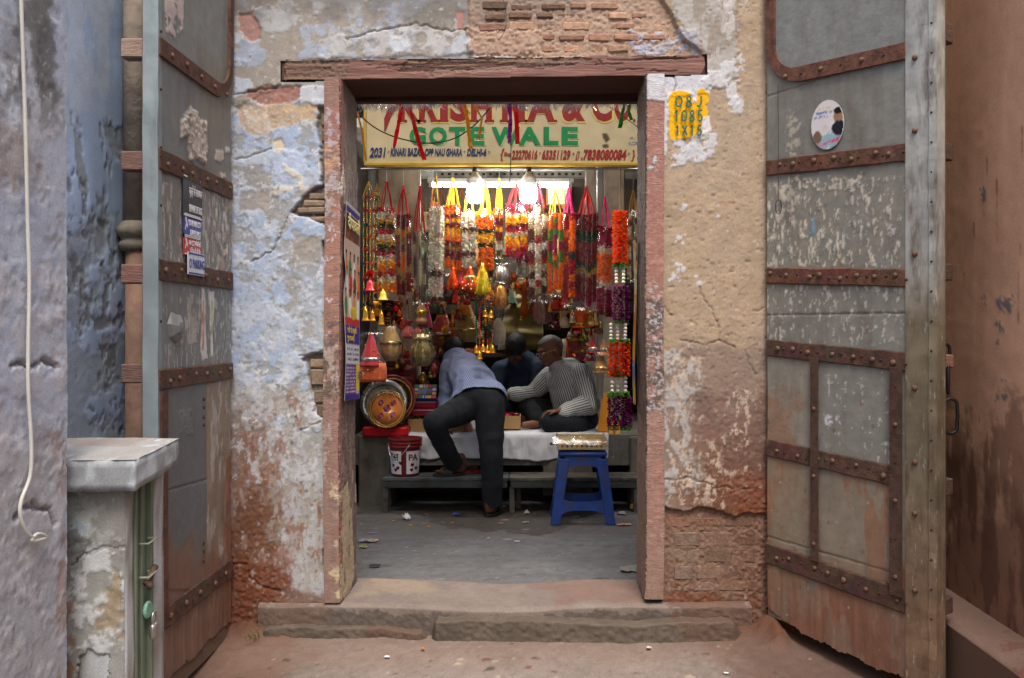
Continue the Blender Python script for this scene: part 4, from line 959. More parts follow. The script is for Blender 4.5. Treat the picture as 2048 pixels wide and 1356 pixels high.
# round paper sticker
def sticker():
    t, z = RF.inv(1657, 250); c = RF.P(t, z, .008); s = thing('round_sticker', 'round white printed paper sticker on the right gate leaf', 'sticker', tuple(c)); R_ = .096
    cv = Canvas(-.1, .1, -.1, .1, .004, (214, 210, 214)); e = lambda x, y, rx, ry: [(x + rx * math.cos(k * .628), y + ry * math.sin(k * .628)) for k in range(10)]
    cv.patch([(-.1, -.1), (.1, -.1), (.1, -.03), (-.1, -.06)], (96, 160, 180), .7, warp=.02, seed=1); cv.patch(e(.05, .025, .022, .03), (150, 118, 98), 1, warp=.003, soft=.002, seed=2); cv.patch(e(.052, .05, .024, .014), (40, 36, 36), 1, warp=.002, soft=.002)
    cv.patch(e(.055, -.02, .034, .03), (40, 42, 50), 1, warp=.004, soft=.002); cv.patch(e(-.045, -.045, .022, .024), (120, 96, 84), 1, warp=.004, soft=.002); cv.patch(e(-.01, -.02, .016, .02), (206, 196, 190), 1, warp=.002); cv.patch([(-.06, -.09), (.06, -.07), (.07, -.05), (-.05, -.075)], (212, 70, 110), .9, warp=.006, ws=60, brk=.6, bs=90, seed=4)
    for k, y in enumerate((.066, .05, .034)): cv.patch([(-.04 - .01 * k, y - .005), (.03 - .01 * k, y - .005), (.03 - .01 * k, y + .005), (-.04 - .01 * k, y + .005)], (70, 110, 170) if k else (220, 190, 120), .85, warp=.002, ws=90, brk=.6, bs=150, seed=k)
    cv.keep = np.hypot(cv.u / .075, cv.v / .098) < 1
    def pos(u, v, h): return np.stack([c.x + RF.d.x * u, c.y + RF.d.y * u, c.z + v - .05 * u], -1) + np.array(RF.n)[None] * (h * 0 + .001)[:, None]
    # the paper's left in view is nearer the hinge
    cv.build('printed_paper', mat('print_on_paper', None, .9, var=.04, spec=.05), pos, s)
    q = MB((.6, .6, .6)); pts = [RF.P(t + .075 * math.cos(a), z + .098 * math.sin(a), .0068) for a in [k * math.pi / 12 for k in range(24)]]; q.prism(pts, RF.n * .0012); q.build('backing', mat('paper_back', (.6, .58, .55), .7), s)
sticker()
# a wire loop hanging on the right leaf
q = MB((.03, .03, .03)); p0 = RF.P(*RF.inv(1562, 170), .02); p1 = RF.P(*RF.inv(1560, 400), .012); q.tube([p0, p0.lerp(p1, .5) + Vector((0, -.004, 0)), p1], .0012, 5)
q.tube([p1 + Vector((.012 * math.sin(a), -.004, -.03 + .03 * math.cos(a))) for a in [k * math.pi / 6 for k in range(13)]], .002, 5)
o = q.build('wire', mat('dark_wire', (.03, .03, .03), .5), origin=tuple(p1)); tag(o, 'thin dark wire with loop hanging on the right gate leaf', 'wire')
# chain on the hasp behind the right leaf
def chain():
    t = thing('chain', 'rusty iron chain hanging behind the edge of the right gate leaf', 'chain', tuple(at(1898, 780, 2.93)))
    m_ch = mat('dark_chain_iron', (.05, .04, .038), .5, metal=.7, bump=.3, var=.3)
    for (px, py, w, h, turn) in ((1890, 708, .035, .07, 0), (1896, 758, .018, .10, 1.2), (1901, 832, .05, .125, 0)):
        c = at(px, py, 2.93); q = MB(); pts = []
        for k in range(17):
            a = 2 * math.pi * k / 16; x = math.cos(a) * w * .5; z = math.sin(a) * w * .5 + math.copysign((h - w) / 2, math.sin(a)) if abs(math.sin(a)) > 1e-6 else 0
            pts.append(c + Vector((x * math.cos(turn), x * math.sin(turn), z)))
        q.tube(pts, .0065, 8, cap=False); q.build('link', m_ch, t, True)
    q = MB(lin((136, 100, 84))); q.box(at(1886, 722, 2.95) , (.055, .06, .05), .006); q.build('hasp_block', m_wood, t)
chain()

# ------------------------------------------------------------------ left passage wall, recess wall, downpipe
def near_wall():
    Xw = -1.15; cv = Canvas(.9, 1.985, -.2, 2.75, .006, (186, 197, 216))
    def q(px, py):
        D = Xw * F / (px - VX); return (D, ZC + (VY - py) / F * D)
    P = lambda *p: [q(*a) for a in p]
    cv.mottle(.14, 5, 901, .0015); cv.mottle(.08, 40, 902, .0004); cv.patch(P((-300, -200), (130, -200), (130, 1400), (-300, 1400)), (210, 214, 222), .8, .0018, warp=.03, seed=921, brk=.35, bs=13); cv.patch(P((-300, 100), (130, 100), (130, 1400), (-300, 1400)), (158, 158, 160), .5, -.0018, warp=.03, seed=925, brk=.14, bs=17)
    cv.patch(P((-200, -200), (130, -200), (130, 1400), (-200, 1400)), (172, 184, 212), .7, .001, warp=.05, seed=903, brk=.5, bs=6)
    cv.patch(P((40, -100), (112, -100), (108, 60), (112, 195), (80, 215), (55, 150), (45, 60)), (62, 58, 56), .85, 0, warp=.05, ws=12, soft=.02, seed=904)
    cv.patch(P((30, -100), (112, -100), (110, 240), (60, 250), (20, 200)), (86, 82, 78), .7, 0, warp=.06, ws=10, soft=.03, seed=905, brk=.6, bs=20, bstr=(1, .5))
    cv.patch(P((-100, 230), (30, 240), (60, 330), (40, 390), (-100, 400)), (150, 126, 112), .7, 0, warp=.06, ws=9, soft=.03, seed=906)
    cv.patch(P((-100, 120), (20, 140), (10, 300), (-100, 300)), (120, 112, 108), .6, 0, warp=.06, seed=907, brk=.6, bs=16)
    cv.patch(P((-100, 880), (130, 900), (130, 1400), (-100, 1400)), (170, 168, 170), .7, 0, warp=.08, ws=8, soft=.06, seed=908)
    cv.patch(P((112, 850), (132, 850), (140, 1400), (112, 1400)), (150, 110, 84), .6, 0, warp=.03, seed=909, brk=.6, bs=14)
    cv.patch(P((-100, 560), (130, 540), (130, 1200), (-100, 1200)), (198, 198, 208), .7, .001, warp=.05, seed=910, brk=.35, bs=20)
    for pts, sd in ((((20, 730), (40, 722), (55, 735), (85, 722), (115, 732)), 911), (((30, 1040), (55, 1010), (75, 1015), (95, 1020), (108, 1050)), 912), (((65, 1000), (75, 1018)), 913)): cv.line(P(*pts), .008, .012, (60, 50, 46), seed=sd)
    cv.chips(P((-60, 0), (125, 0), (125, 1356), (-60, 1356)), [(212, 214, 220), (160, 164, 176), (196, 200, 214), (168, 154, 146)], 500, 71, .002, .009)
    cv.dust((184, 186, 190), .25, 7, 72)
    w = thing('passage_wall', 'whitewashed passage wall with black mould stain at the left edge', 'wall', (-1.3, 1.4, 0))
    cv.build('plaster', m_wall, lambda u, v, h: np.stack([Xw + h, u, v], -1), w)
    b_ = MB((.3, .3, .33)); b_.box((-1.217, .42, 1.3), (.114, 3.12, 3.0)); b_.build('masonry_core', m_wall, w)
    # white cable hanging down the wall
    q2 = MB(lin((206, 206, 200))); pts = []
    for (px, py) in ((28, -40), (33, 100), (38, 250), (42, 420), (46, 560), (44, 680), (44, 780), (50, 880), (48, 950), (30, 1000), (28, 1030), (38, 1060), (52, 1074), (62, 1068), (76, 1070), (78, 1076), (66, 1080), (56, 1082), (50, 1078), (60, 1070)):
        D, z = q(px, py); pts.append(Vector((Xw + .014, D, z)))
    sm = []
    for i in range(len(pts) - 1):
        p0, p1, p2, p3 = pts[max(0, i - 1)], pts[i], pts[i + 1], pts[min(len(pts) - 1, i + 2)]
        for k in range(5):
            t = k / 5; sm.append(.5 * ((2 * p1) + (p2 - p0) * t + (2 * p0 - 5 * p1 + 4 * p2 - p3) * t * t + (3 * p1 - p0 - 3 * p2 + p3) * t ** 3))
    q2.tube(sm, .0042, 8); o = q2.build('cable', mat('white_cable', None, .45, var=.08), origin=tuple(pts[-1]), smooth=True)
    tag(o, 'white electric cable hanging down the whitewashed wall, knotted at its end', 'cable')
near_wall()
def recess():
    w = thing('recess_wall', 'blue limewashed recess wall behind the left gate leaf', 'wall', (-1.6, 2.8, 0))
    cv = Canvas(1.9, 3.5, -.2, 2.9, .008, (172, 194, 226))
    def q(px, py):
        D = -1.56 * F / (px - VX); return (D, ZC + (VY - py) / F * D)
    P = lambda *p: [q(*a) for a in p]
    cv.mottle(.12, 4, 921, .004); n = fbm(cv.u * 22, cv.v * 2.5, seed=922); cv.c *= (1 + .25 * (n - .5))[:, None]
    cv.patch(P((105, -100), (250, -100), (250, 200), (105, 260)), (196, 206, 220), .7, 0, warp=.06, ws=8, soft=.05, seed=923, brk=.6, bs=8, bstr=(1, .4))
    cv.patch(P((105, 230), (250, 250), (255, 560), (105, 600)), (150, 154, 154), .75, -.003, warp=.05, seed=924, brk=.30, bs=14, bstr=(1, .4), rough=.0012)
    cv.patch(P((115, 420), (255, 420), (255, 900), (115, 900)), (150, 162, 174), .8, -.002, warp=.06, ws=8, soft=.04, seed=925, brk=.75, bs=8, rough=.0012)
    cv.patch(P((115, 300), (255, 480), (255, 900), (200, 900)), (116, 116, 114), .7, -.003, warp=.06, seed=926, brk=.25, bs=20, rough=.0015)
    cv.build('plaster', m_wall, lambda u, v, h: np.stack([-1.56 + h, u, v], -1), w)
    b_ = MB((.2, .22, .27)); b_.box((-1.80, 2.6, 1.3), (.44, 2.2, 3.4)); b_.build('masonry_core', m_wall, w)
    # downpipe with collar
    t = thing('drain_pipe', 'rusty cast-iron downpipe with collar beside the blue recess wall', 'pipe', (-1.50, 3.03, 0)); m_p = mat('rusted_pipe', None, .75, metal=.1, bump=.7, bs=50, var=.25, vs=18)
    b_ = MB(lin((150, 138, 124))); b_.tube([(-1.49, 3.03, 1.66), (-1.49, 3.03, 3.2)], .052, 14); b_.build('upper_pipe', m_p, t, True)
    b_ = MB(lin((136, 108, 92))); b_.tube([(-1.485, 3.03, -.1), (-1.485, 3.03, 1.58)], .048, 14); b_.build('lower_pipe', m_p, t, True)
    b_ = MB(lin((126, 118, 106))); b_.lathe((-1.49, 3.03, 1.56), [(.05, 0), (.064, .01), (.066, .03), (.058, .04), (.06, .05), (.072, .06), (.074, .085), (.06, .1), (.053, .11)], 16); b_.build('collar', m_p, t, True)
recess()

def rough_up(o, cuts, amp, sc, ca, cb, seed=5):
    """hand-laid masonry: subdivide, push the faces about and mottle them"""
    me = o.data; bm = bmesh.new(); bm.from_mesh(me); bmesh.ops.triangulate(bm, faces=[f for f in bm.faces if len(f.verts) > 4])
    for _ in range(cuts):
        e = [e for e in bm.edges if e.calc_length() > .02]
        if not e: break
        bmesh.ops.subdivide_edges(bm, edges=e, cuts=1, use_grid_fill=True)
    bm.normal_update(); off = root_loc(o.parent); co = np.array([v.co + off for v in bm.verts]); n = fbm(co[:, 0] * sc, co[:, 1] * sc, co[:, 2] * sc, oct=4, seed=seed) - .5
    for v, k in zip(bm.verts, n): v.co = v.co + v.normal * float(k) * 2 * amp
    bm.to_mesh(me); bm.free(); c = me.color_attributes['Col']; k = sstep(.4, .6, fbm(co[:, 0] * 22, co[:, 1] * 22, co[:, 2] * 22, oct=5, seed=seed + 1))[:, None]
    arr = np.ones((len(co), 4), np.float32); arr[:, :3] = np.array(lin(ca))[None] * (1 - k) + np.array(lin(cb))[None] * k; c.data.foreach_set('color', arr.ravel()); me.polygons.foreach_set('use_smooth', [True] * len(me.polygons)); me.update()
# ------------------------------------------------------------------ masonry cabinet at the left
def cabinet():
    t = thing('masonry_cabinet', 'low plastered masonry cabinet with concrete slab top and green metal door', 'cabinet', (-1.3, 2.18, -.1))
    X = -1.06; Df, Db = 2.085, 2.30
    def q(px, py): return ((px - VX) / F * Df, ZC + (VY - py) / F * Df)
    P = lambda *p: [q(*a) for a in p]
    cv = Canvas(-1.30, X, -.2, .90, .005, (150, 150, 146)); cv.mottle(.14, 7, 941, .004); cv.mottle(.1, 40, 942, .001)
    cv.patch(P((125, 1000), (262, 1000), (262, 1120), (125, 1100)), (168, 170, 166), .8, .001, warp=.03, seed=943, brk=.6, bs=14)
    cv.patch(P((130, 960), (170, 960), (175, 1080), (132, 1090)), (172, 184, 192), .8, .001, warp=.03, seed=944, brk=.5, bs=18)
    cv.patch(P((130, 1090), (262, 1080), (262, 1300), (130, 1300)), (196, 198, 200), .85, .002, warp=.03, seed=945, brk=.5, bs=16)
    cv.patch(P((130, 1090), (240, 1100), (250, 1280), (140, 1250)), (150, 132, 104), .8, -.003, warp=.03, seed=946, brk=.35, bs=12)
    cv.patch(P((130, 1060), (170, 1060), (170, 1110), (130, 1120)), (104, 106, 104), .7, 0, warp=.03, seed=947); cv.line(P((140, 1130), (170, 1110), (200, 1100), (260, 1095)), .004, .006, (70, 64, 58), seed=948)
    cv.patch(P((150, 1330), (175, 1300), (215, 1310), (215, 1400), (150, 1400)), (34, 30, 28), 1, -.045, warp=.012, seed=949); cv.patch(P((125, 1200), (145, 1200), (150, 1400), (125, 1400)), (150, 100, 72), .7, 0, warp=.03, seed=950, brk=.6, bs=14)
    cv.build('front_plaster', m_wall, lambda u, v, h: np.stack([u, Df - h, v], -1), t)
    # side with door opening: built as four pieces round the opening
    side = lambda px: X * F / (px - VX)
    d0, d1 = 2.135, 2.235; zt, zb = .865 , -.06
    m_c = MB(lin((150, 148, 144)))
    m_c.box((X - .06, (Df + d0) / 2 + .002, .35), (.12, d0 - Df - .004, 1.1)); m_c.box((X - .06, (d1 + Db) / 2, .35), (.12, Db - d1, 1.1)); m_c.box((X - .06, (d0 + d1) / 2, .885), (.12, d1 - d0, .03)); m_c.box((-1.35, 2.25, .35), (.46, .10, 1.1))
    rough_up(m_c.build('masonry', m_wall, t), 4, .006, 12, (146, 142, 136), (186, 190, 194))
    # slab
    q2 = MB(lin((160, 162, 164))); n = 26; vs = []; fs = []; rnd = random.Random(4)
    cvs = Canvas(-1.75, -1.012, 2.04, 2.29, .008, (164, 164, 164)); cvs.mottle(.14, 8, 951, .004)
    cvs.patch([(-1.7, 2.2), (-1.1, 2.2), (-1.1, 2.3), (-1.7, 2.3)], (150, 132, 120), .5, 0, warp=.03, seed=952); cvs.patch([(-1.15, 2.0), (-1.0, 2.0), (-1.0, 2.3), (-1.08, 2.3)], (168, 164, 160), .7, 0, warp=.03, seed=953)
    cvs.build('slab_top', m_wall, lambda u, v, h: np.stack([u, v, .968 - (2.3 - v) * .09 + h], -1), t)
    q2.add([(-1.75, 2.042, .866), (-1.014, 2.042, .866), (-1.014, 2.042, .943), (-1.75, 2.042, .943), (-1.75, 2.288, .882), (-1.014, 2.288, .895), (-1.014, 2.288, .965), (-1.75, 2.288, .965)], [(0, 1, 2, 3), (1, 5, 6, 2), (5, 4, 7, 6), (0, 4, 5, 1), (3, 2, 6, 7)])
    o = q2.build('slab', m_wall, t); rough_up(o, 6, .006, 34, (146, 150, 154), (186, 194, 202))
    # green metal door in the side
    Xd = X + .020
    gm = mat('faded_green_paint', None, .6, metal=.15, bump=.3, bs=60, var=.15)
    q2 = MB(lin((128, 142, 124))); q2.box((Xd - .035, (d0 + d1) / 2, .40), (.008, d1 - d0 - .004, .93)); door = q2.build('door', gm, t)
    for d in (d0 + .008, d1 - .008): q2 = MB(lin((112, 122, 104))); q2.box((Xd - .024, d, .40), (.016, .014, .93), .002); q2.build('door_frame', gm, door)
    q2 = MB(lin((118, 128, 110))); q2.box((Xd - .026, (d0 + d1) / 2 - .002, .40), (.010, .012, .9), .002); q2.build('rib', gm, door)
    sz = lambda py, D=2.19: ZC + (VY - py) / F * D
    q2 = MB(lin((104, 82, 68))); q2.tube([(Xd - .008, 2.175, sz(1165)), (Xd - .008, 2.225, sz(1140))], .009, 10); q2.tube([(Xd - .008, 2.18, sz(1160)), (Xd + .004, 2.178, sz(1174))], .008, 8); q2.build('bolt', m_rust, door, True)
    for py in (1083, 1150):
        q2 = MB(lin((150, 158, 140))); z = sz(py); q2.tube([(Xd - .022, 2.165, z), (Xd + .002, 2.167, z), (Xd + .002, 2.21, z + .004), (Xd - .022, 2.212, z + .004)], .003, 6); q2.build('staple', gm, door)
    q2 = MB(lin((130, 176, 154))); q2.lathe((Xd - .02, 2.20, sz(1222)), [(.022, 0), (.024, .004), (.020, .009)], 14, axis=(1, 0, 0)); q2.build('hasp', gm, door)
    p = thing('padlock', 'small steel padlock hanging on the green cabinet door', 'padlock', (Xd + .005, 2.19, sz(1275))); ms = mat('worn_steel', (.42, .40, .37), .35, metal=.8, bump=.2, var=.2)
    q2 = MB(); c = Vector((Xd + .004, 2.195, sz(1236))); q2.tube([c + Vector((0, .012 * math.cos(a), .016 * math.sin(a) if math.sin(a) > 0 else .03 * math.sin(a))) for a in [k * math.pi / 8 for k in range(-3, 12)]], .0032, 8); q2.build('shackle', ms, p, True)
    q2 = MB(); q2.box((Xd + .004, 2.195, sz(1262)), (.016, .034, .042), .006); smooth_by_angle(q2.build('body', ms, p))
cabinet()

# ------------------------------------------------------------------ right side wall and plinth
def right_wall():
    w = thing('side_wall', 'orange-brown painted side wall behind the right gate leaf', 'wall', (1.7, 2.5, 0))
    cv = Canvas(.8, 3.5, -.2, 2.9, .011, (228, 180, 150))
    def q(px, py):
        D = 1.65 * F / (px - VX); return (D, ZC + (VY - py) / F * D)
    P = lambda *p: [q(*a) for a in p]
    cv.mottle(.08, 4, 961, .003); cv.mottle(.06, 30, 962, .0008)
    n = fbm(cv.u * 20, cv.v * 1.5, seed=963); cv.c *= (1 + .18 * (n - .5))[:, None]
    cv.patch([(.8, -.2), (3.5, -.2), (3.5, .72), (.8, .95)], (112, 78, 62), .75, 0, warp=.2, ws=4, soft=.16, seed=964); cv.patch([(.8, -.2), (3.5, -.2), (3.5, 1.0), (.8, 1.1)], (96, 68, 56), .6, 0, warp=.15, ws=6, soft=.05, seed=965, brk=.45, bs=12, bstr=(1, .2))  # dirt streaks plus shade towards the foot, both painted into the colour
    for (x, y, r) in ((1968, 392, 8), (2012, 605, 14), (1970, 600, 6), (2005, 660, 10), (2003, 780, 12), (1990, 690, 8), (2004, 505, 5)): cv.patch(P((x - r, y - r * 1.4), (x + r, y - r * 1.4), (x + r, y + r * 1.4), (x - r, y + r * 1.4)), (112, 118, 126), .85, .001, warp=.03, ws=24, seed=x, brk=.4, bs=30)
    for i in range(9):
        d = random.uniform(2.75, 3.2); z = random.uniform(1.2, 2.4); cv.patch([(d, z), (d + .008, z), (d + .008, z - random.uniform(.05, .25)), (d, z - .05)], (128, 72, 52), .7, 0, warp=.004, seed=970 + i)
    cv.build('plaster', m_wall, lambda u, v, h: np.stack([1.65 - h, u, v], -1), w)
    b_ = MB((.3, .18, .12)); b_.box((1.86, 1.6, 1.3), (.40, 4.0, 3.4)); b_.build('masonry_core', m_wall, w)
    pl = thing('plinth', 'low dusty stone plinth along the foot of the brown wall', 'plinth', (1.56, 2.4, -.1))
    cv = Canvas(1.465, 1.66, 1.2, 3.46, .011, (132, 108, 96)); cv.mottle(.16, 6, 975, .006); cv.patch([(1.46, 1.2), (1.66, 1.2), (1.66, 2.9), (1.5, 2.6)], (120, 70, 52), .5, 0, warp=.05, seed=976, brk=.5, bs=14)
    cv.build('top_face', m_ground, lambda u, v, h: np.stack([u, v, .222 + h - .02 * np.exp(-((u - 1.465) / .012) ** 2)], -1), pl)
    b_ = MB((.16, .10, .075)); b_.box((1.557, 2.33, .02), (.184, 2.25, .38)); b_.build('stone_body', m_ground, pl)
right_wall()

# ------------------------------------------------------------------ poster pasted on the inner face of the left post
def poster():
    s = thing('poster', 'tall printed festival poster pasted inside the left door post', 'poster', tuple(at(702, 600, 3.64)))
    X = gp(683, 0)[0] + .012; D0, D1 = 3.50, 3.79; zt, zb = 1.27 + (660 - 402) / F * 3.5, 1.27 + (660 - 802) / F * 3.5; H = zt - zb; W = D1 - D0
    cv = Canvas(0, W, 0, H, .004, (176, 170, 172)); r = lambda a, b_, c, d: [(a * W, b_ * H), (c * W, b_ * H), (c * W, d * H), (a * W, d * H)]
    e = lambda x, y, rx, ry: [(x * W + rx * math.cos(k * .628), y * H + ry * math.sin(k * .628)) for k in range(10)]
    p = lambda poly, c, sd=1, **k: cv.patch(poly, c, 1, warp=k.get('warp', .001), soft=.002, seed=sd, var=.06, brk=k.get('brk'), bs=k.get('bs', 90), bstr=k.get('bstr'))
    p(r(.02, .955, .98, .985), (70, 60, 130)); p(r(.02, .82, .98, .95), (96, 62, 44), 2); p(r(.02, .82, .98, .86), (150, 80, 40), 3, warp=.01, brk=.5, bs=30); p(r(.02, .42, .98, .82), (206, 180, 160), 4)
    cols = [(210, 120, 60), (226, 226, 226), (70, 130, 80), (190, 60, 50), (230, 226, 220), (110, 70, 50), (220, 140, 70)]
    rnd = random.Random(6)
    for row, y in enumerate((.72, .64, .53)):
        for k in range(4):
            x = .13 + k * .25 + (row % 2) * .05; p(e(x, y - .05, .028, .05), cols[(k * 2 + row) % 7], 10 + k, warp=.004, ); p(e(x, y + .02, .015, .021), rnd.choice([(150, 108, 84), (128, 90, 70), (170, 126, 100)]), 20 + k); p(e(x, y + .036, .015, .008), (44, 38, 36), 30 + k)
    p(r(.02, .385, .98, .425), (190, 60, 60), 5); p(e(.55, .45, .05, .03), (216, 190, 50), 6); p(r(.02, .29, .98, .385), (74, 58, 140), 7); p(r(.02, .19, .98, .285), (206, 204, 210), 8); p(r(.02, .02, .74, .185), (108, 70, 130), 9); p(r(.74, .05, .98, .185), (222, 200, 50), 11); p(r(.02, .0, .98, .03), (70, 60, 140), 12)
    for k in range(3): p(r(.06, .205 + k * .026, .94, .217 + k * .026), (84, 74, 110), 40 + k, brk=.6, bs=110, bstr=(1.2, .2))
    for k in range(8): p(r(.05, .04 + k * .0175, .70, .049 + k * .0175), (206, 196, 216), 50 + k, brk=.6, bs=110, bstr=(1.2, .2))
    def pos(u, v, h):
        curl = .006 * np.sin(v * 9) * np.clip(1 - u / W, 0, 1) + .012 * np.exp(-((v - .55) / .06) ** 2) * np.exp(-u / .03)
        return np.stack([X + .003 + curl, D0 + u + (H - v) * -.012, zb + v + u * -.05], -1)
    o = cv.build('printed_sheet', mat('print_on_paper', None, .9, var=.04, spec=.05), pos, s); sd = o.modifiers.new('thickness', 'SOLIDIFY'); sd.thickness = .0012; sd.offset = -1
    for (txt, a, b_, size, c) in (('दीपावली', .1, .875, .075, (228, 200, 60)), ('शुभ', .4, .43, .06, (226, 206, 60)), ('सभी को हार्दिक', .05, .345, .03, (228, 206, 60)), ('शुभकामनाएँ', .05, .305, .03, (228, 206, 60)), ('जय', .77, .09, .06, (60, 50, 90))):
        O = Vector((X + .010, D0 + a * W, zb + b_ * H)); me = text_mesh(txt, size, O, (0, 1, -.05), (0, 0, 1), bold=.0008, depth=.0002)
        # lettering faces the opening: it reads from inside the doorway
        link('lettering', me, mat('poster_ink_' + txt[:1] + str(int(a * 100)), lin(c), .5, var=.03), s)
    # strip of an old bill on the right post, seen edge-on
    t = thing('pasted_bill', 'torn colourful bill pasted inside the right door post', 'poster', (gp(1290, 0)[0], 3.7, 1.2)); c2 = Canvas(0, .09, 0, .75, .006, (190, 150, 70)); c2.patch([(0, .3), (.1, .3), (.1, .5), (0, .5)], (190, 110, 40), 1, seed=3); c2.patch([(0, .1), (.1, .12), (.1, .2), (0, .2)], (80, 110, 150), .9, seed=5); c2.patch([(0, 0), (.1, 0), (.1, .75), (0, .75)], (206, 196, 170), .9, seed=4, brk=.3, bs=16)
    XX = gp(1290, 0)[0] - .016; c2.build('printed_sheet', mat('print_on_paper', None, .9, var=.04, spec=.05), lambda u, v, h: np.stack([XX - .004 * np.sin(v * 9), 3.70 + u, .93 + v], -1), t).modifiers.new('thickness', 'SOLIDIFY').thickness = .0012
poster()
def translucent(m, k):
    """thin paper or cloth petals: part of the light passes through"""
    N = m.node_tree.nodes; L = m.node_tree.links; p = N['Principled BSDF']; src = p.inputs['Base Color'].links[0].from_socket
    tr = N.new('ShaderNodeBsdfTranslucent'); L.new(src, tr.inputs[0]); mx = N.new('ShaderNodeMixShader'); mx.inputs[0].default_value = k
    L.new(p.outputs[0], mx.inputs[1]); L.new(tr.outputs[0], mx.inputs[2]); L.new(mx.outputs[0], N['Material Output'].inputs[0])
# ------------------------------------------------------------------ shop across the lane
m_shop = dirty(mat('grimy_shop_plaster', None, .85, bump=.5, bs=50, var=.22, vs=7, spec=.15), (48, 42, 37), .75, 5.)
shop = thing('shop_building', 'narrow open-fronted bazaar shop across the lane', 'building', (-.2, 6.2, 0))
def part(name, col, c, sz, bev=0., m=None, par=None):
    q = MB(lin(col)); q.box(c, sz, bev); return q.build(name, m or m_shop, par or shop)
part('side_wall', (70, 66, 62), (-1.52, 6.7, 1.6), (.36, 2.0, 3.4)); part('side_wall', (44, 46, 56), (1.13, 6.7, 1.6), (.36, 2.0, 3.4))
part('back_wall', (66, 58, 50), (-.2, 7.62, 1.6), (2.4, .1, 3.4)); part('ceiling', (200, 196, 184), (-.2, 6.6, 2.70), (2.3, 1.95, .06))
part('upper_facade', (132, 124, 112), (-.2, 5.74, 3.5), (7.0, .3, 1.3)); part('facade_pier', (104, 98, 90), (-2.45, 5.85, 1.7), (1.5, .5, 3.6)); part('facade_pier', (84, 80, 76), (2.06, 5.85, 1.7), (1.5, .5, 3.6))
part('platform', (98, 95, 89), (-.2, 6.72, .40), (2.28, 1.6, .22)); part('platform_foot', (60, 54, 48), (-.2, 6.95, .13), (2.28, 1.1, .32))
part('pier_base', (94, 90, 84), (-1.19, 5.99, .25), (.24, .20, .52), .008); part('pier_base', (96, 91, 84), (.20, 5.995, .22), (.36, .16, .30), .006)
part('pier_base', (96, 90, 84), (.80, 5.99, .25), (.30, .20, .50), .008)
part('pilaster', (176, 164, 146), (-1.105, 6.42, 1.52), (.33, .08, 2.02), .01); part('pilaster', (172, 162, 148), (.51, 6.42, 1.52), (.31, .08, 2.02), .01)
part('loft_beam', (150, 150, 146), (-.2, 6.55, 2.515), (1.30, .05, .05), .004); part('shelf', (72, 54, 42), (-.2, 7.3, 1.55), (2.2, .36, .03)); part('shelf', (72, 54, 42), (-.2, 7.3, 1.05), (2.2, .36, .03))
part('steel_post', (150, 148, 142), tuple(at(1200, 560, 6.0)), (.045, .045, 1.75), .004, mat('dull_steel', None, .4, metal=.7, var=.15))
for k in range(22):
    q = MB((.02, .02, .02)); q.box((-.78 + k * .055, 6.523, 2.515), (.022, .006, .016)); q.build('slot', mat('black_void', (.012, .012, .012), .9, var=0), shop)
q = MB((.25, .25, .25)); q.tube([at(722, 338, 5.60), at(1000, 337, 5.60), at(1290, 338, 5.60)], .007, 8); q.build('hanging_rod', mat('dull_steel', None, .4, metal=.7, var=.15), shop)

# ---- signboard
sb = thing('shop_sign', 'cream shop signboard with green and red hand lettering', 'sign', tuple(at(1003, 328, 5.42)))
Ds = 5.42
def sg(px, py, o=0): p = at(px, py, Ds); return Vector((p.x, Ds - o, p.z))
A, B_ = sg(733, 326), sg(1277, 120)
cv = Canvas(A.x, B_.x, A.z, B_.z, .008, (176, 163, 130)); cv.mottle(.08, 6, 1001); cv.patch([(A.x, A.z), (B_.x, A.z), (B_.x, A.z + .06), (A.x, A.z + .05)], (176, 158, 116), .5, 0, warp=.03, soft=.03, seed=1002)
S2 = lambda *p: [(sg(*a).x, sg(*a).z) for a in p]
cv.patch(S2((1204, 268), (1214, 266), (1219, 278), (1212, 284), (1206, 276)), (58, 44, 34), .95, 0, warp=.006, seed=1003); cv.patch(S2((1204, 290), (1216, 287), (1218, 296), (1205, 297)), (58, 44, 34), .95, 0, warp=.006, seed=1004); cv.patch(S2((1256, 272), (1270, 274), (1270, 280), (1258, 279)), (84, 78, 80), .8, 0, warp=.006, seed=1005, brk=.6, bs=90); cv.patch(S2((1258, 284), (1276, 284), (1276, 290), (1258, 290)), (70, 84, 110), .8, 0, warp=.004, seed=1006, brk=.6, bs=90)
cv.build('board_face', mat('painted_board', None, .55, bump=.15, bs=30, var=.06, spec=.3), lambda u, v, h: np.stack([u, Ds + h * 0, v], -1), sb)
q = MB(lin((168, 140, 60))); q.box(((A.x + B_.x) / 2, Ds + .012, A.z - .008), (B_.x - A.x + .03, .05, .022), .003); q.build('frame_rail', mat('yellow_frame', None, .5, var=.15), sb)
for x in (A.x - .008, B_.x + .008): q = MB(lin((168, 140, 60))); q.box((x, Ds + .012, (A.z + B_.z) / 2), (.018, .05, B_.z - A.z), .003); q.build('frame_stile', mat('yellow_frame', None, .5, var=.15), sb)
q = MB((.2, .18, .15)); q.box(((A.x + B_.x) / 2, Ds + .03, (A.z + B_.z) / 2), (B_.x - A.x, .03, B_.z - A.z)); q.build('back_board', m_wood, sb)
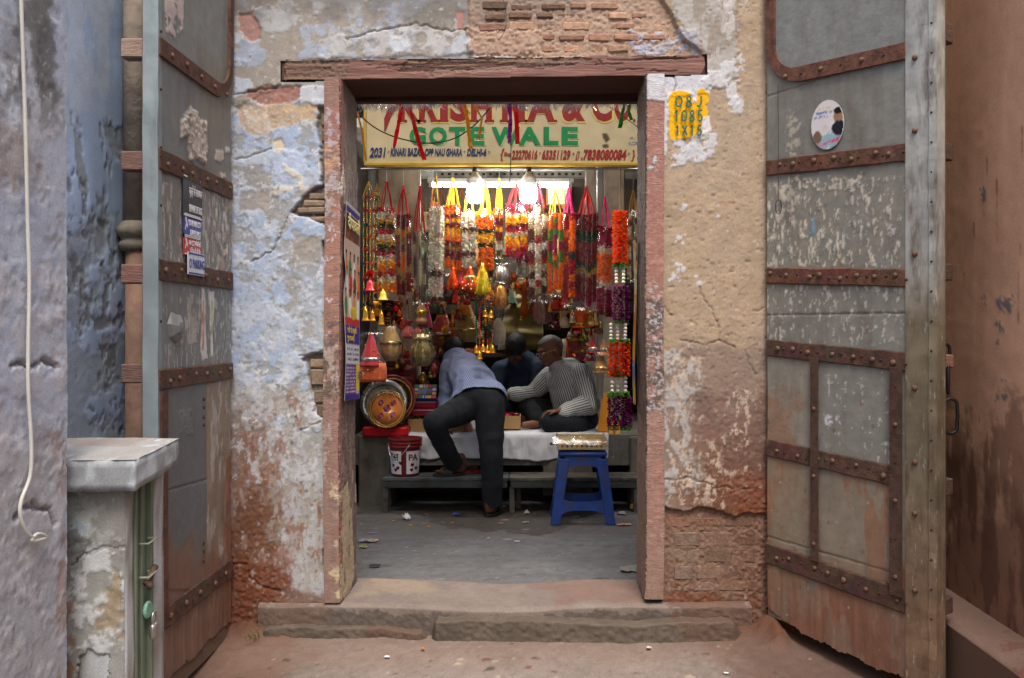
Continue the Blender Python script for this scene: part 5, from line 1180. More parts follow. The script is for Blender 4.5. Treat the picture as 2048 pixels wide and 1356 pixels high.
def letter(ch, x0, x1, y0, y1, col, bold=.004, shear=0., o=.003, name='letter', nm=None):
    """one letter fitted into a pixel box on the board"""
    me = text_mesh(ch, .1, (0, 0, 0), (1, 0, 0), (0, 0, 1), bold=bold, shear=shear, depth=.0006)
    co = np.array([v.co for v in me.vertices]); mn, mx = co.min(0), co.max(0); a, b_ = sg(x0, y1), sg(x1, y0)
    for v in me.vertices:
        v.co = (a.x + (v.co.x - mn[0]) / max(1e-6, mx[0] - mn[0]) * (b_.x - a.x), Ds - o + v.co.y * .5, a.z + (v.co.z - mn[2]) / max(1e-6, mx[2] - mn[2]) * (b_.z - a.z))
    return link(name, me, mat('sign_paint_' + (nm or '_'.join(str(c) for c in col)), lin(col), .5, var=.08), sb)
GRN, DRD, SHD = (24, 118, 66), (126, 30, 32), (150, 176, 124)
for (ch, x0, x1) in (('G', 819, 852), ('O', 858, 894), ('T', 898, 931), ('E', 936, 969), ('W', 983, 1040), ('A', 1037, 1081), ('L', 1087, 1117), ('E', 1123, 1156)):
    letter(ch, x0 + 3, x1 + 3, 256, 292, SHD, .0042, o=.002); letter(ch, x0, x1, 254, 290, GRN, .0042, o=.004)
for (ch, x0, x1) in (('K', 800, 838), ('R', 838, 876), ('I', 880, 896), ('S', 900, 938), ('H', 942, 984), ('N', 1004, 1050), ('A', 1054, 1110), ('&', 1124, 1170), ('C', 1184, 1224), ('O', 1228, 1262), ('.', 1266, 1271)):
    if ch == '.': letter(ch, x0, x1, 238, 244, DRD, .004); continue
    letter(ch, x0 - 3, x1 + 3, 176, 247, (196, 176, 96), .0045, o=.002); letter(ch, x0, x1, 178, 243, DRD, .0045, o=.004)
    if ch in 'KRIHNA':        # slab serifs
        for xx in ([x0 + 5, x1 - 5] if ch != 'I' else [(x0 + x1) / 2]):
            p = sg(xx, 241.5); q = MB(lin(DRD)); q.box((p.x, Ds - .0042, p.z), (.062, .002, .012)); q.build('serif', mat('sign_paint_red', None, .5, var=.08), sb)
q = MB(lin(DRD)); pts = [sg(x, y, .0042) for x, y in ((800, 206), (786, 214), (775, 236), (770, 262))]; q.strip(pts, [.05, .06, .045, .008], (1, 0, .25)); q.build('flourish', mat('sign_paint_red', None, .5, var=.08), sb)
def words(txt, x0, x1, y0, y1, col, nm):
    o = letter(txt, x0, x1, y0, y1, col, .0035, .22, .004, 'lettering', nm); return o
NAV = (32, 48, 92); RD2 = (140, 34, 34)
words('2031', 739, 772, 295, 315, NAV, 'navy'); words('*', 775, 779, 301, 306, NAV, 'navy'); words('KINARI BAZAR', 781, 846, 296, 312, NAV, 'navy'); words('OPP NAU GHARA', 850, 924, 297, 312, NAV, 'navy'); words('*', 927, 931, 301, 306, NAV, 'navy'); words('DELHI-6', 934, 973, 297, 312, NAV, 'navy'); words('*', 976, 980, 302, 307, NAV, 'navy')
words('{', 1001, 1009, 297, 322, RD2, 'brick_red'); words('Shop', 1008, 1022, 304, 314, RD2, 'brick_red'); words('23270616', 1023, 1075, 300, 319, RD2, 'brick_red'); words('*', 1078, 1082, 304, 310, RD2, 'brick_red'); words('65351129', 1084, 1141, 300, 319, RD2, 'brick_red'); words('*', 1144, 1149, 305, 311, RD2, 'brick_red'); words('▯', 1151, 1160, 303, 319, RD2, 'brick_red'); words('.7838080084', 1162, 1253, 299, 320, RD2, 'brick_red'); words('*', 1255, 1260, 305, 311, RD2, 'brick_red'); words('}', 1262, 1270, 300, 324, RD2, 'brick_red')

# ---- lamps of the shop
def bulb(px, label):
    t = thing('light_bulb', label, 'lamp', tuple(at(px, 380, 5.50)), 'bare bulbs under the signboard'); D = 5.50; s = D / F; c = at(px, 388, D)
    q = MB((.9, .9, .9)); q.lathe(c + Vector((0, 0, -.052)), [(.012, -.008), (.036, -.006), (.052, .008), (.056, .03), (.056, .085), (.05, .108)], 20)
    g = q.build('glowing_dome', mat('lit_bulb', (.9, .9, .9), .4, var=0, emit=(1, .93, .82), es=58), t, True)
    q = MB((.6, .6, .58)); q.lathe(c + Vector((0, 0, .056)), [(.056, 0), (.055, .035), (.04, .06), (.022, .08), (.017, .095)], 20); q.build('heat_sink', mat('white_bulb_base', (.62, .62, .6), .45, var=.06), t, True)
    q = MB((.1, .1, .1)); q.lathe(c + Vector((0, 0, .150)), [(.019, 0), (.019, .03), (.01, .04)], 12); q.tube([c + Vector((0, 0, .185)), c + Vector((.005, .03, .26))], .003, 6); q.build('socket', mat('bakelite', (.05, .05, .05), .4), t, True)
bulb(950, 'lit white bulb hanging under the word GOTE on the signboard'); bulb(1057, 'lit white bulb hanging under the word WALE on the signboard')
def tube_light():
    t = thing('tube_light', 'lit fluorescent tube on the shop ceiling behind the bulbs', 'lamp', tuple(at(1000, 370, 6.9))); a, b_ = at(862, 370, 6.9), at(1140, 371, 6.9)
    q = MB((1, 1, 1)); q.tube([a, b_], .016, 12); q.build('tube', mat('lit_tube', (.9, .9, .9), .4, var=0, emit=(.98, .97, .95), es=85), t, True)
    q = MB((.6, .6, .6)); q.box((a + b_) / 2 + Vector((0, .012, .045)), (b_.x - a.x + .06, .05, .05), .005); q.build('batten', mat('white_enamel', (.6, .6, .58), .4), t)
    for p in (a, b_): q = MB(); q.box(p + Vector((0, 0, .01)), (.03, .04, .06), .004); q.build('lamp_holder', mat('white_enamel', (.6, .6, .58), .4), t)
tube_light()
def certificate():
    t = thing('framed_certificate', 'framed cream certificate on the back wall by the right bulb', 'picture', tuple(at(1118, 405, 7.4))); c = at(1118, 392, 7.4)
    q = MB(lin((206, 192, 150))); q.box(c, (.20, .008, .15)); q.build('paper', mat('old_paper', None, .6, var=.1), t)
    for (dx, dz, w, h) in ((0, .08, .23, .014), (0, -.08, .23, .014), (-.108, 0, .014, .15), (.108, 0, .014, .15)): q = MB(lin((140, 92, 50))); q.box(c + Vector((dx, -.006, dz)), (w, .02, h), .003); q.build('frame', m_wood, t)
    for k in range(4): q = MB(lin((120, 108, 80))); q.box(c + Vector((0, -.0065, .045 - k * .028)), (.14 - .02 * (k % 2), .003, .006)); q.build('lettering', mat('old_paper', None, .6, var=.1), t)
certificate()

# ---- tinsel, ribbons and wires over the lane
def tinsel():
    q = MB(); rnd = random.Random(2); D = 4.3
    for i in range(1500):
        px = rnd.uniform(712, 1288); y0 = 203 + 4 * math.sin(px / 40) + rnd.uniform(-6, 4)
        if px < 800 or 1130 < px < 1190: y0 += rnd.uniform(0, 10)
        p = at(px, y0, D + rnd.uniform(-.03, .03)); l = rnd.uniform(.02, .06); d = Vector((rnd.uniform(-.7, .7), rnd.uniform(-.5, .5), -1)).normalized()
        e = p + d * l * .5 + Vector((rnd.uniform(-.01, .01), 0, 0)); f = e + (d + Vector((rnd.uniform(-.6, .6), rnd.uniform(-.5, .5), .3))) * l * .5; sd = Vector((rnd.uniform(-1, 1), rnd.uniform(-1, 1), rnd.uniform(-.3, .3))).normalized() * .0016
        q.add([p - sd, p + sd, e + sd, e - sd, f + sd * .4, f - sd * .4], [(0, 1, 2, 3), (3, 2, 4, 5)])
    q.tube([at(708, 200, D), at(900, 204, D), at(1100, 204, D), at(1292, 196, D)], .004, 6)
    o = q.build('tinsel', mat('silver_foil', (.8, .8, .82), .25, metal=.55, var=.05, spec=.8), origin=tuple(at(1000, 205, D))); tag(o, 'silver tinsel fringe strung under the door lintel', 'tinsel', kind='stuff')
tinsel()
def foil(name, col): return mat('foil_' + name, tuple(min(1, v * 1.7 + .02) for v in lin(col)), .3, metal=.2, bump=.7, bs=45, var=.15, spec=.8)
def ribbon(label, pts, w, col, nm, D=4.3, seed=0):
    rnd = random.Random(seed); P = []
    for i in range(len(pts) - 1):
        for k in range(4):
            t = k / 4; P.append((pts[i][0] + (pts[i + 1][0] - pts[i][0]) * t, pts[i][1] + (pts[i + 1][1] - pts[i][1]) * t))
    P.append(pts[-1]); pp = [at(x, y, D + rnd.uniform(-.006, .006)) for x, y in P]; a = rnd.uniform(-.3, .3); sd = []
    for i in range(len(pp)): a += rnd.uniform(-.45, .45); a = max(-1.0, min(1.0, a)); sd.append(Vector((math.cos(a), math.sin(a), .1)))
    new = 'foil_' + nm not in MATS; fm = foil(nm, col)
    if new: translucent(fm, .45)
    q = MB(); q.strip(pp, w * 1.15, sd); o = q.build('ribbon', fm, origin=tuple(pp[0])); tag(o, label, 'ribbon', 'foil ribbons hanging under the lintel')
ribbon('short red foil ribbon hanging leftmost before the signboard', ((803, 208), (800, 235), (794, 262), (788, 297)), .020, (206, 30, 46), 'red', seed=1)
ribbon('long red foil ribbon hanging across the word GOTE', ((818, 208), (826, 238), (836, 280), (849, 320)), .021, (214, 40, 60), 'red', seed=2)
ribbon('gold foil ribbon hanging before the letter T of GOTE', ((928, 208), (935, 240), (938, 270), (942, 298)), .018, (206, 160, 60), 'gold', seed=3); ribbon('short curled gold foil ribbon beside the longer gold one', ((946, 208), (955, 222), (964, 236), (960, 262), (958, 280)), .012, (206, 160, 60), 'gold', seed=4)
ribbon('purple foil ribbon hanging before the letter W of WALE', ((1018, 208), (1021, 235), (1020, 262), (1018, 286)), .022, (150, 30, 150), 'purple', seed=5); ribbon('red foil ribbon hanging beside the purple one', ((1030, 208), (1033, 238), (1035, 288)), .022, (196, 36, 46), 'red', seed=6)
ribbon('green foil ribbon folded over at the right post', ((1240, 256), (1244, 230), (1252, 196), (1260, 196), (1258, 225), (1263, 240)), .020, (20, 150, 70), 'green', seed=7); ribbon('pale gold foil strip curling beside the left post', ((714, 222), (719, 242), (724, 262), (727, 285), (732, 320)), .009, (196, 150, 90), 'gold', seed=8)
def wire(label, pts, D, r=.004, col=(.02, .02, .02)):
    P = [at(x, y, D) for x, y in pts]; sm = []
    for i in range(len(P) - 1):
        p0, p1, p2, p3 = P[max(0, i - 1)], P[i], P[i + 1], P[min(len(P) - 1, i + 2)]
        for k in range(6): t = k / 6; sm.append(.5 * ((2 * p1) + (p2 - p0) * t + (2 * p0 - 5 * p1 + 4 * p2 - p3) * t * t + (3 * p1 - p0 - 3 * p2 + p3) * t ** 3))
    q = MB(); q.tube(sm + [P[-1]], r, 6); o = q.build('wire', mat('black_cable', col, .5, var=.05), origin=tuple(P[0]), smooth=True); tag(o, label, 'wire')
wire('black cable sagging across the left half of the signboard', ((712, 222), (745, 252), (790, 274), (850, 286), (900, 280), (940, 258), (975, 222), (985, 200)), 4.6); wire('thin black wire dropping past the letter W to the bulbs', ((1022, 195), (1022, 280), (1021, 340), (1018, 372)), 5.2, .003); wire('thin grey wire slanting down to the right door post', ((1205, 205), (1240, 228), (1280, 258)), 4.4, .002, (.1, .1, .1)); wire('loose thin wire hanging from the top of the lintel', ((1003, -10), (1012, 25), (1010, 60), (998, 80)), 3.46, .0012, (.12, .12, .12))

# ------------------------------------------------------------------ goods
film = plastic_film('clear_bag_film'); m_fl = mat('paper_flowers', None, .7, var=.12, vs=60, spec=.25); translucent(m_fl, .42); m_bead = mat('glossy_beads', None, .25, var=.08, spec=.6, coat=.3); m_gold = mat('gold_lacquer', None, .25, metal=.85, var=.15, vs=20); m_cloth = mat('festive_cloth', None, .5, bump=.4, bs=60, var=.22, vs=30, spec=.4, sheen=.3); m_str = mat('cotton_string', None, .75, var=.15)
K = {'r': (190, 36, 46), 'm': (136, 28, 42), 'y': (246, 184, 30), 'o': (250, 132, 24), 'w': (232, 224, 206), 'g': (26, 66, 44), 'G': (90, 150, 50), 'p': (200, 60, 90), 'k': (168, 30, 84), 'b': (110, 70, 54), 'c': (206, 186, 150), 'z': (190, 150, 64), 'n': (24, 50, 34), 'P': (126, 18, 92), 'O': (255, 92, 14), 'd': (60, 30, 26)}
def strand(q, x, y, z0, z1, r, bands, rnd, style='petal'):
    """a garland strand from z0 (top) down to z1; bands: colour keys from top to bottom"""
    L = z0 - z1; nb = len(bands)
    if style == 'petal':
        sway = rnd.uniform(-.010, .010); ph0 = rnd.uniform(0, 3); step = r * .30; n = max(3, int(L / step))
        for i in range(n):
            z = z0 - L * (i + .5) / n; wig = sway * math.sin(i / n * 3.1 + ph0) + .002 * math.sin(i * .7)
            for k in range(15):
                kc = bands[max(0, min(nb - 1, int(nb * (i + .5) / n + rnd.gauss(0, .22))))]; base = lin(K[kc])
                a = rnd.uniform(0, 6.283); rr = r * rnd.uniform(.8, 1.08); c = tuple(min(1, v * rnd.uniform(.65, 1.3)) for v in base); o = Vector((x + wig, y, z)); d = Vector((math.cos(a), math.sin(a), rnd.uniform(-.5, .5))); s_ = Vector((-math.sin(a), math.cos(a), rnd.uniform(-.4, .4))) * r * rnd.uniform(.16, .34)
                q.add([o + d * rr * .45, o + d * rr * .8 + s_, o + d * rr, o + d * rr * .8 - s_ + Vector((0, 0, r * .25))], [(0, 1, 2), (0, 2, 3)], c)
        
        for i in range(nb): q.tube([(x, y, z0 - L * i / nb), (x, y, z0 - L * (i + 1) / nb)], r * .5, 8, cap=False, col=tuple(v * .8 for v in lin(K[bands[i]])))
    elif style == 'bead':
        n = max(3, int(L / (r * 1.8)))
        for i in range(n):
            kc = bands[int(nb * (i + .5) / n) % nb] if nb > 1 else bands[0]; c = tuple(min(1, v * rnd.uniform(.8, 1.2)) for v in lin(K[kc])); q.ball((x + rnd.uniform(-.001, .001), y, z0 - L * (i + .5) / n), r, 7, 5, c)
    elif style == 'frill':
        step = r * .34; n = max(3, int(L / step))
        for i in range(n):
            z = z0 - L * (i + .5) / n; kc = bands[min(nb - 1, int(nb * (i + .5) / n))]; base = lin(K[kc]); m = 12; vs = []; fs = []; ph = rnd.uniform(0, 6); sx = r * rnd.uniform(.85, 1.15)
            for k in range(m):
                a = 6.283 * k / m + ph; rr = sx * (1 + .25 * math.sin(3 * a + ph)); vs += [Vector((x, y, z)) + Vector((math.cos(a), math.sin(a), 0)) * r * .2, Vector((x, y, z + .008 * math.sin(4 * a + ph * 2) - .004)) + Vector((math.cos(a), math.sin(a), 0)) * rr]
            for k in range(m): fs.append((2 * k, 2 * k + 1, 2 * ((k + 1) % m) + 1, 2 * ((k + 1) % m)))
            q.add(vs, fs, tuple(min(1, v * rnd.uniform(.75, 1.2)) for v in base))
def bag_shell(x0, x1, z0, z1, y, dep, rnd, par, pinch=True, name='plastic_bag', m=None):
    q = MB(); n = 16; rows = 16; vs = []; fs = []; cx = (x0 + x1) / 2; hw = (x1 - x0) / 2
    for j in range(rows + 1):
        t = j / rows; z = z0 + (z1 - z0) * t; w = hw * (1 if not pinch else min(1, .35 + t * 5)); d = dep * (1 if not pinch else min(1, .3 + t * 5)); 
        if t > .93: d *= .4
        for k in range(n):
            a = 6.283 * k / n; e = 1 + rnd.uniform(-.09, .09); vs.append((cx + math.copysign(abs(math.cos(a)) ** .6, math.cos(a)) * w * e, y + math.sin(a) * d * e, z + rnd.uniform(-.006, .006)))
    for j in range(rows):
        for k in range(n): fs.append((j * n + k, j * n + (k + 1) % n, (j + 1) * n + (k + 1) % n, (j + 1) * n + k))
    fs.append(tuple(rows * n + k for k in range(n)))
    q.add(vs, fs); return q.build(name, m or film, par, True)
GRP = 'bagged garlands hanging under the signboard'
def garland(label, x0, x1, yk, yb, ye, n, bands, scol, D=5.62, style='petal', bag=True, spread=.92, hook=True, alt=None, r=None):
    """x0..x1, knot yk, shoulder yb, end ye in photo pixels at distance D"""
    rnd = random.Random(int(x0 * 7 + ye)); s = D / F; cx = at((x0 + x1) / 2, 0, D).x; X0, X1 = at(x0, 0, D).x, at(x1, 0, D).x; zk, zb, ze = (at(0, y, D).z for y in (yk, yb, ye))
    t = thing('garland', label, 'garland', (cx, D, zk), GRP if bag else None); w = X1 - X0; zr = at(0, 338, 5.6).z
    if hook and zr > zk: q = MB((.3, .3, .3)); q.tube([(cx, D, zk), (cx + .002, D - .004, (zk + zr) / 2), (cx, 5.605, zr + .012)], .0018, 5); q.build('hook_wire', mat('thin_wire', (.3, .3, .3), .4, metal=.8, var=0), t)
    q = MB(lin(scol)); xs = [cx + (i - (n - 1) / 2) * w * spread / max(1, n) for i in range(n)]
    for x in xs:
        for e in range(4 if n < 3 else 3):
            dx = rnd.uniform(-.010, .010); q.strip([(cx + rnd.uniform(-.005, .005), D + rnd.uniform(-.006, .006), zk), (cx * .45 + x * .55 + dx, D + rnd.uniform(-.012, .012), (zk + zb) / 2), (x + dx, D + rnd.uniform(-.012, .012), zb - .01)], rnd.uniform(.004, .009), (1, rnd.uniform(-.6, .6), 0), tuple(min(1, v * rnd.uniform(.7, 1.3)) for v in lin(scol)))
    q.build('string', m_str, t)
    rr = r or min(.034, w * spread / n * .56)
    for i, x in enumerate(xs):
        q = MB(); bb = bands if alt is None or i % 2 == 0 else alt; strand(q, x, D + rnd.uniform(-.008, .008), zb - rnd.uniform(0, .015), ze + .02 + rnd.uniform(-.015, .05), rr * rnd.uniform(.88, 1.08), bb, rnd, style); q.build('flower_strand', m_fl if style != 'bead' else m_bead, t, style == 'bead')
    if bag: bag_shell(X0 - .004, X1 + .004, zb + .02, ze - .012, D, max(.03, rr * 1.3), rnd, t)
    return t
RS, YS, PS, GS_ = (176, 30, 36), (226, 170, 30), (206, 40, 110), (150, 110, 50)
garland('bagged garland of white, yellow and crimson flowers at the far left', 752, 794, 363, 414, 592, 2, 'rwygrwygrwyorwyo', RS)
garland('bagged maroon garland with gold dots, second from the left', 791, 822, 371, 428, 596, 3, 'mmzmmbmmzmmm', RS, alt='mmozmooozmm')
garland('bagged brown bead garland under a thick red tassel', 822, 857, 372, 462, 606, 3, 'bcbbcb', (150, 16, 24), r=.011, alt='cbccb')
garland('bagged white fluffy garland with gold string, left of the marigold one', 855, 890, 352, 412, 606, 2, 'wwwwcwwwwwbwww', GS_)
garland('bagged orange and maroon marigold garland under a yellow string bunch', 888, 922, 355, 408, 548, 3, 'oomymyyomzmmoo', YS)
garland('small bagged white garland between the orange marigold bags', 922, 953, 378, 424, 540, 2, 'wwwbwwwwbww', (206, 160, 40))
garland('bagged bright orange garland with a dark green band', 953, 988, 363, 422, 542, 2, 'yooogyynooooo', YS)
garland('narrow bagged garland under a yellow cloth tassel between the bulbs', 988, 1008, 357, 416, 516, 2, 'oommymmcw', (232, 196, 30))
garland('bagged garland of pink, cream and yellow blooms between the bulbs', 1008, 1056, 366, 408, 526, 3, 'prwyymrwyyorp', RS)
garland('bagged cream and brown garland under a red veil by the right bulb', 1055, 1096, 364, 414, 602, 3, 'bwcbbwbrcbwb', (150, 30, 44), alt='cwwcrwwcwwrc')
garland('bagged orange garland with bright green and magenta bands', 1095, 1126, 381, 424, 592, 3, 'oooGGkkGGooooo', (232, 140, 30), alt='oGrGkrkroGoooo')
garland('slim bagged red and orange garland with pink strings', 1124, 1152, 369, 424, 612, 2, 'rrorrorrrr', PS, alt='roooogrroro')
garland('wide bagged dark maroon garland with green and gold bands', 1150, 1196, 372, 426, 618, 4, 'mmmngmmmmgzmmmmk', RS)
garland('bagged pink and orange garland with magenta strings', 1193, 1226, 393, 452, 644, 2, 'mkkwoooowkkkm', PS)
garland('bagged beige bead garland half hidden by the right post', 1253, 1279, 380, 424, 562, 2, 'cbccbccbcc', (130, 96, 40), r=.015)
garland('second bagged beige garland close behind the right post', 1266, 1292, 380, 430, 560, 2, 'bcbcb', (130, 96, 40), D=5.8, r=.015)
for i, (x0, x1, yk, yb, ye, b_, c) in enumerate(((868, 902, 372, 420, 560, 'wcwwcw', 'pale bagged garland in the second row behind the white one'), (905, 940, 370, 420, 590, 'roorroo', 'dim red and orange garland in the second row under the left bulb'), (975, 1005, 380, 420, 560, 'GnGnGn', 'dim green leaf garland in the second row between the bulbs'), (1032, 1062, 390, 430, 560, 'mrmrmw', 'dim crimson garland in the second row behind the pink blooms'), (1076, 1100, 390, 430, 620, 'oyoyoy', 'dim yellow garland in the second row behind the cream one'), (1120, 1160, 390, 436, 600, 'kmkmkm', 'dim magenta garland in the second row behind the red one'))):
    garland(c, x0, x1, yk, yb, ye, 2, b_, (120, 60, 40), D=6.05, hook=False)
# gold bead chains with pompoms on the far left
def pompom_chain(label, px0, px1, y0, y1, D=5.6):
    rnd = random.Random(int(px0)); t = thing('bead_chain', label, 'garland', tuple(at((px0 + px1) / 2, y0, D))); n = 4
    for i in range(n):
        q = MB(); x = px0 + (px1 - px0) * (i + .5) / n; top = at((px0 + px1) / 2, y0, D); p = at(x, y0 + 26, D); bot = at(x, y1, D)
        for k in range(8): c = top.lerp(p, k / 8); q.ball(c, .005, 6, 4, lin(K['z']))
        m = int((p - bot).length / .0095)
        for k in range(m): q.ball(p.lerp(bot, k / m) + Vector((0, rnd.uniform(-.001, .001), 0)), .0048, 6, 4, lin(K['z']))
        o = q.build('gold_beads', m_gold, t, True)
        for y in range(int(y0) + 30, int(y1), 27):
            q = MB(); c = at(x, y + rnd.uniform(-3, 3), D - .004); col = lin(rnd.choice([(190, 30, 70), (40, 50, 120), (226, 90, 20), (206, 160, 30), (60, 120, 50), (170, 30, 110)]))
            for k in range(46): d = Vector((rnd.gauss(0, 1), rnd.gauss(0, 1), rnd.gauss(0, 1))).normalized(); s_ = d.orthogonal().normalized() * .003; q.add([c - s_, c + s_, c + d * .0135], [(0, 1, 2)], tuple(v * rnd.uniform(.6, 1.3) for v in col))
            q.build('pompom', m_fl, o)
pompom_chain('gold bead chain with coloured pompoms beside the left post', 724, 750, 363, 640); pompom_chain('second gold bead chain with pompoms hanging a little behind', 746, 762, 366, 560, 5.75)
# long ribbon-flower garland at the right
def long_garland():
    D = 5.52; t = thing('garland', 'long garland of orange, white and purple flowers at the right post', 'garland', tuple(at(1240, 418, D))); rnd = random.Random(77)
    def seg(name, xs, y0, y1, r, bands, style, m):
        for x in xs: q = MB(); p = at(x, y0, D); strand(q, p.x, D + rnd.uniform(-.012, .012), p.z, at(x, y1, D).z, r, bands, rnd, style); q.build(name, m, t, style == 'bead')
    q = MB(lin(GS_)); q.tube([at(1240, 336, D), at(1240, 424, D)], .004, 6); q.build('string', m_str, t)
    seg('orange_frill', (1234, 1246), 420, 526, .030, 'O', 'frill', m_fl); seg('leaf_ruff', (1232, 1244), 524, 534, .024, 'G', 'frill', m_fl); seg('white_beads', (1233, 1247), 532, 568, .0135, 'w', 'bead', m_bead); seg('purple_frill', (1234, 1250), 570, 640, .030, 'P', 'frill', m_fl)
    seg('leaf_ruff', (1234, 1250), 638, 648, .026, 'G', 'frill', m_fl); seg('white_beads', (1222, 1235, 1250), 646, 682, .0135, 'w', 'bead', m_bead); seg('leaf_ruff', (1224, 1238, 1252), 676, 684, .024, 'G', 'frill', m_fl); seg('orange_frill', (1225, 1238, 1252), 682, 752, .027, 'O', 'frill', m_fl); seg('leaf_ruff', (1224, 1238), 742, 754, .024, 'G', 'frill', m_fl)
    seg('white_beads', (1224, 1236, 1251), 752, 786, .0135, 'w', 'bead', m_bead); seg('leaf_ruff', (1222, 1238, 1252), 782, 794, .026, 'G', 'frill', m_fl); seg('purple_frill', (1224, 1240, 1255), 792, 852, .030, 'P', 'frill', m_fl); seg('leaf_ruff', (1224, 1240, 1254), 850, 860, .026, 'G', 'frill', m_fl)
long_garland()

def lath(name, label, cat, px, py_top, py_bot, wpx, D, prof, col, m, extra=None, group=None, bagged=False, dots=None, trim=None, hang=None, squash=(1, 1)):
    """a turned or gathered good: prof = [(relative radius, relative height)]; extras become parts"""
    s = D / F; top, bot = at(px, py_top, D), at(px, py_bot, D); H = top.z - bot.z; Rm = wpx * s / 2; rnd = random.Random(int(px * 3 + py_top)); col = tuple(min(250, v * 1.13 + 6) for v in col)
    t = thing(name, label, cat, tuple(bot), group); q = MB(lin(col)); q.lathe(bot, [(r * Rm, h * H) for r, h in prof], 36, squash=squash, wob=.012, pleat=.045 if m is m_cloth or m is m_gold else 0); q.build('body', m, t, True)
    if trim:
        h, r, c = trim; q = MB(lin(c)); q.lathe(bot + Vector((0, 0, (h - .03) * H)), [(r * Rm * 1.0, 0), (r * Rm * 1.08, .004), (r * Rm * 1.08, .02), (r * Rm, .025)], 18, cap=False); q.build('trim', m_gold, t, True)
    if dots:
        c, n_, (r0, h0), (r1, h1) = dots
        for k in range(n_):
            u = rnd.random(); a = rnd.uniform(math.pi, 2 * math.pi); rr = (r0 + (r1 - r0) * u) * Rm * 1.02; q = MB(lin(c)); q.ball(bot + Vector((math.cos(a) * rr, math.sin(a) * rr, (h0 + (h1 - h0) * u) * H)), .006, 6, 4); q.build('sequin', m_gold, t, True)
    if hang: q = MB(lin((130, 100, 60))); q.tube([top, at(px, hang, D)], .0025, 5); q.build('string', m_str, t)
    if bagged: bag_shell(bot.x - Rm * 1.2, bot.x + Rm * 1.2, top.z + .03, bot.z - .03, D, Rm * 1.15, rnd, t)
    return t
POT = [(.05, 0), (.75, .02), (1, .16), (.92, .38), (.55, .60), (.28, .70), (.30, .74), (.6, .90), (.72, 1.0)]
CONE = [(1, 0), (.98, .05), (.72, .30), (.45, .62), (.2, .92), (.05, 1.0)]
BELL = [(1, 0), (.96, .06), (.72, .2), (.62, .5), (.5, .72), (.25, .84), (.12, .88), (.14, 1.0), (.02, 1.0)]
POTR = [(.05, 0), (.9, .01), (1, .1), (.9, .3), (.62, .55), (.22, .9), (.15, 1)]
m_brass = mat('bright_brass', None, .25, metal=.9, var=.2, vs=15)
lath('bell', 'red lacquered bell with red pompom beside the left post', 'bell', 740, 556, 582, 22, 5.55, BELL, (170, 30, 36), m_bead, hang=500)
q = MB(lin((190, 24, 24))); c = at(740, 548, 5.55); rnd = random.Random(5)
for k in range(160): d = Vector((rnd.gauss(0, 1), rnd.gauss(0, 1), rnd.gauss(0, 1))).normalized(); s_ = d.orthogonal().normalized() * .008; q.add([c - s_, c + s_, c + d * .034], [(0, 1, 2)], tuple(v * rnd.uniform(.6, 1.3) for v in lin((196, 26, 22))))
o = q.build('pompom', m_fl, origin=tuple(c)); tag(o, 'bright red woolly pompom above the red bell', 'pompom')
lath('bell', 'yellow painted bell under the white and yellow garland', 'bell', 766, 578, 600, 21, 5.58, BELL, (206, 176, 40), m_bead, hang=540); lath('bell', 'dark bronze bell between the red and yellow bells', 'bell', 748, 580, 602, 20, 5.65, BELL, (80, 58, 44), m_brass, hang=540)
lath('bell', 'gold bell at the end of the pompom chain', 'bell', 731, 612, 642, 17, 5.55, BELL, (206, 150, 50), m_brass, hang=590); lath('bell', 'second gold bell right of the first one', 'bell', 745, 618, 642, 15, 5.6, BELL, (206, 150, 50), m_brass, hang=590); lath('bell', 'tilted gold bell right of the left-hand gold bells', 'bell', 763, 620, 650, 15, 5.6, BELL, (206, 150, 50), m_brass, hang=600)
def dish(name, label, px, py, rpx, D, rings, tilt, mats, group=None):
    """a round platter seen face on; rings: (r_outer, r_inner, depth, colour, material)"""
    t = thing(name, label, 'plate', tuple(at(px, py + rpx, D)), group); s = D / F; c = at(px, py, D); ax = Vector((0, -math.cos(tilt), math.sin(tilt)))
    for i, (ro, ri, h0, h1, col, m) in enumerate(rings): q = MB(lin(col)); q.lathe(c, [(ri * rpx * s, h0 - .012), (ri * rpx * s, h0), (ro * rpx * s, h1), (ro * rpx * s, h1 - .012)], 40, axis=ax, cap=(ri < .01)); q.build(('centre' if ri < .01 else 'rim') , m, t, True)
    return t, c, ax, s
dish('plate', 'dark embossed bronze plate hanging behind the gold bells', 776, 626, 27, 5.9, [(1, .8, .0, .012, (96, 62, 44), m_brass), (.8, .55, .006, .0, (70, 44, 32), m_brass), (.55, .3, -.004, .004, (96, 66, 48), m_brass), (.3, 0, .008, .0, (120, 84, 60), m_brass)], .1, None)
BP = [(.05, 0), (.8, .03), (1, .14), (.98, .3), (.7, .55), (.4, .8), (.18, .95), (.3, 1.0)]
lath('wedding_hat', 'red conical basket with silver trim in clear plastic at left', 'basket', 742, 664, 732, 46, 5.62, CONE, (150, 26, 34), m_cloth, bagged=True, trim=(.18, .86, (200, 190, 190)), dots=((220, 180, 90), 6, (.9, .1), (.4, .7)), hang=640)
lath('wedding_hat', 'gold gauze basket in clear plastic beside the red one', 'basket', 781, 652, 722, 44, 5.75, [(.5, 0), (.85, .2), (1, .46), (.9, .55), (.6, .8), (.3, 1.0)], (150, 118, 66), m_cloth, bagged=True, trim=(.5, 1.0, (190, 170, 120)), hang=630)
lath('cloth_bag', 'orange printed cloth bag above the stacked plates', 'bag', 745, 726, 764, 56, 5.6, [(.9, 0), (1, .2), (.98, .7), (.9, 1)], (170, 76, 34), m_cloth, squash=(1, .4), dots=((206, 170, 90), 7, (1, .2), (.98, .8)))
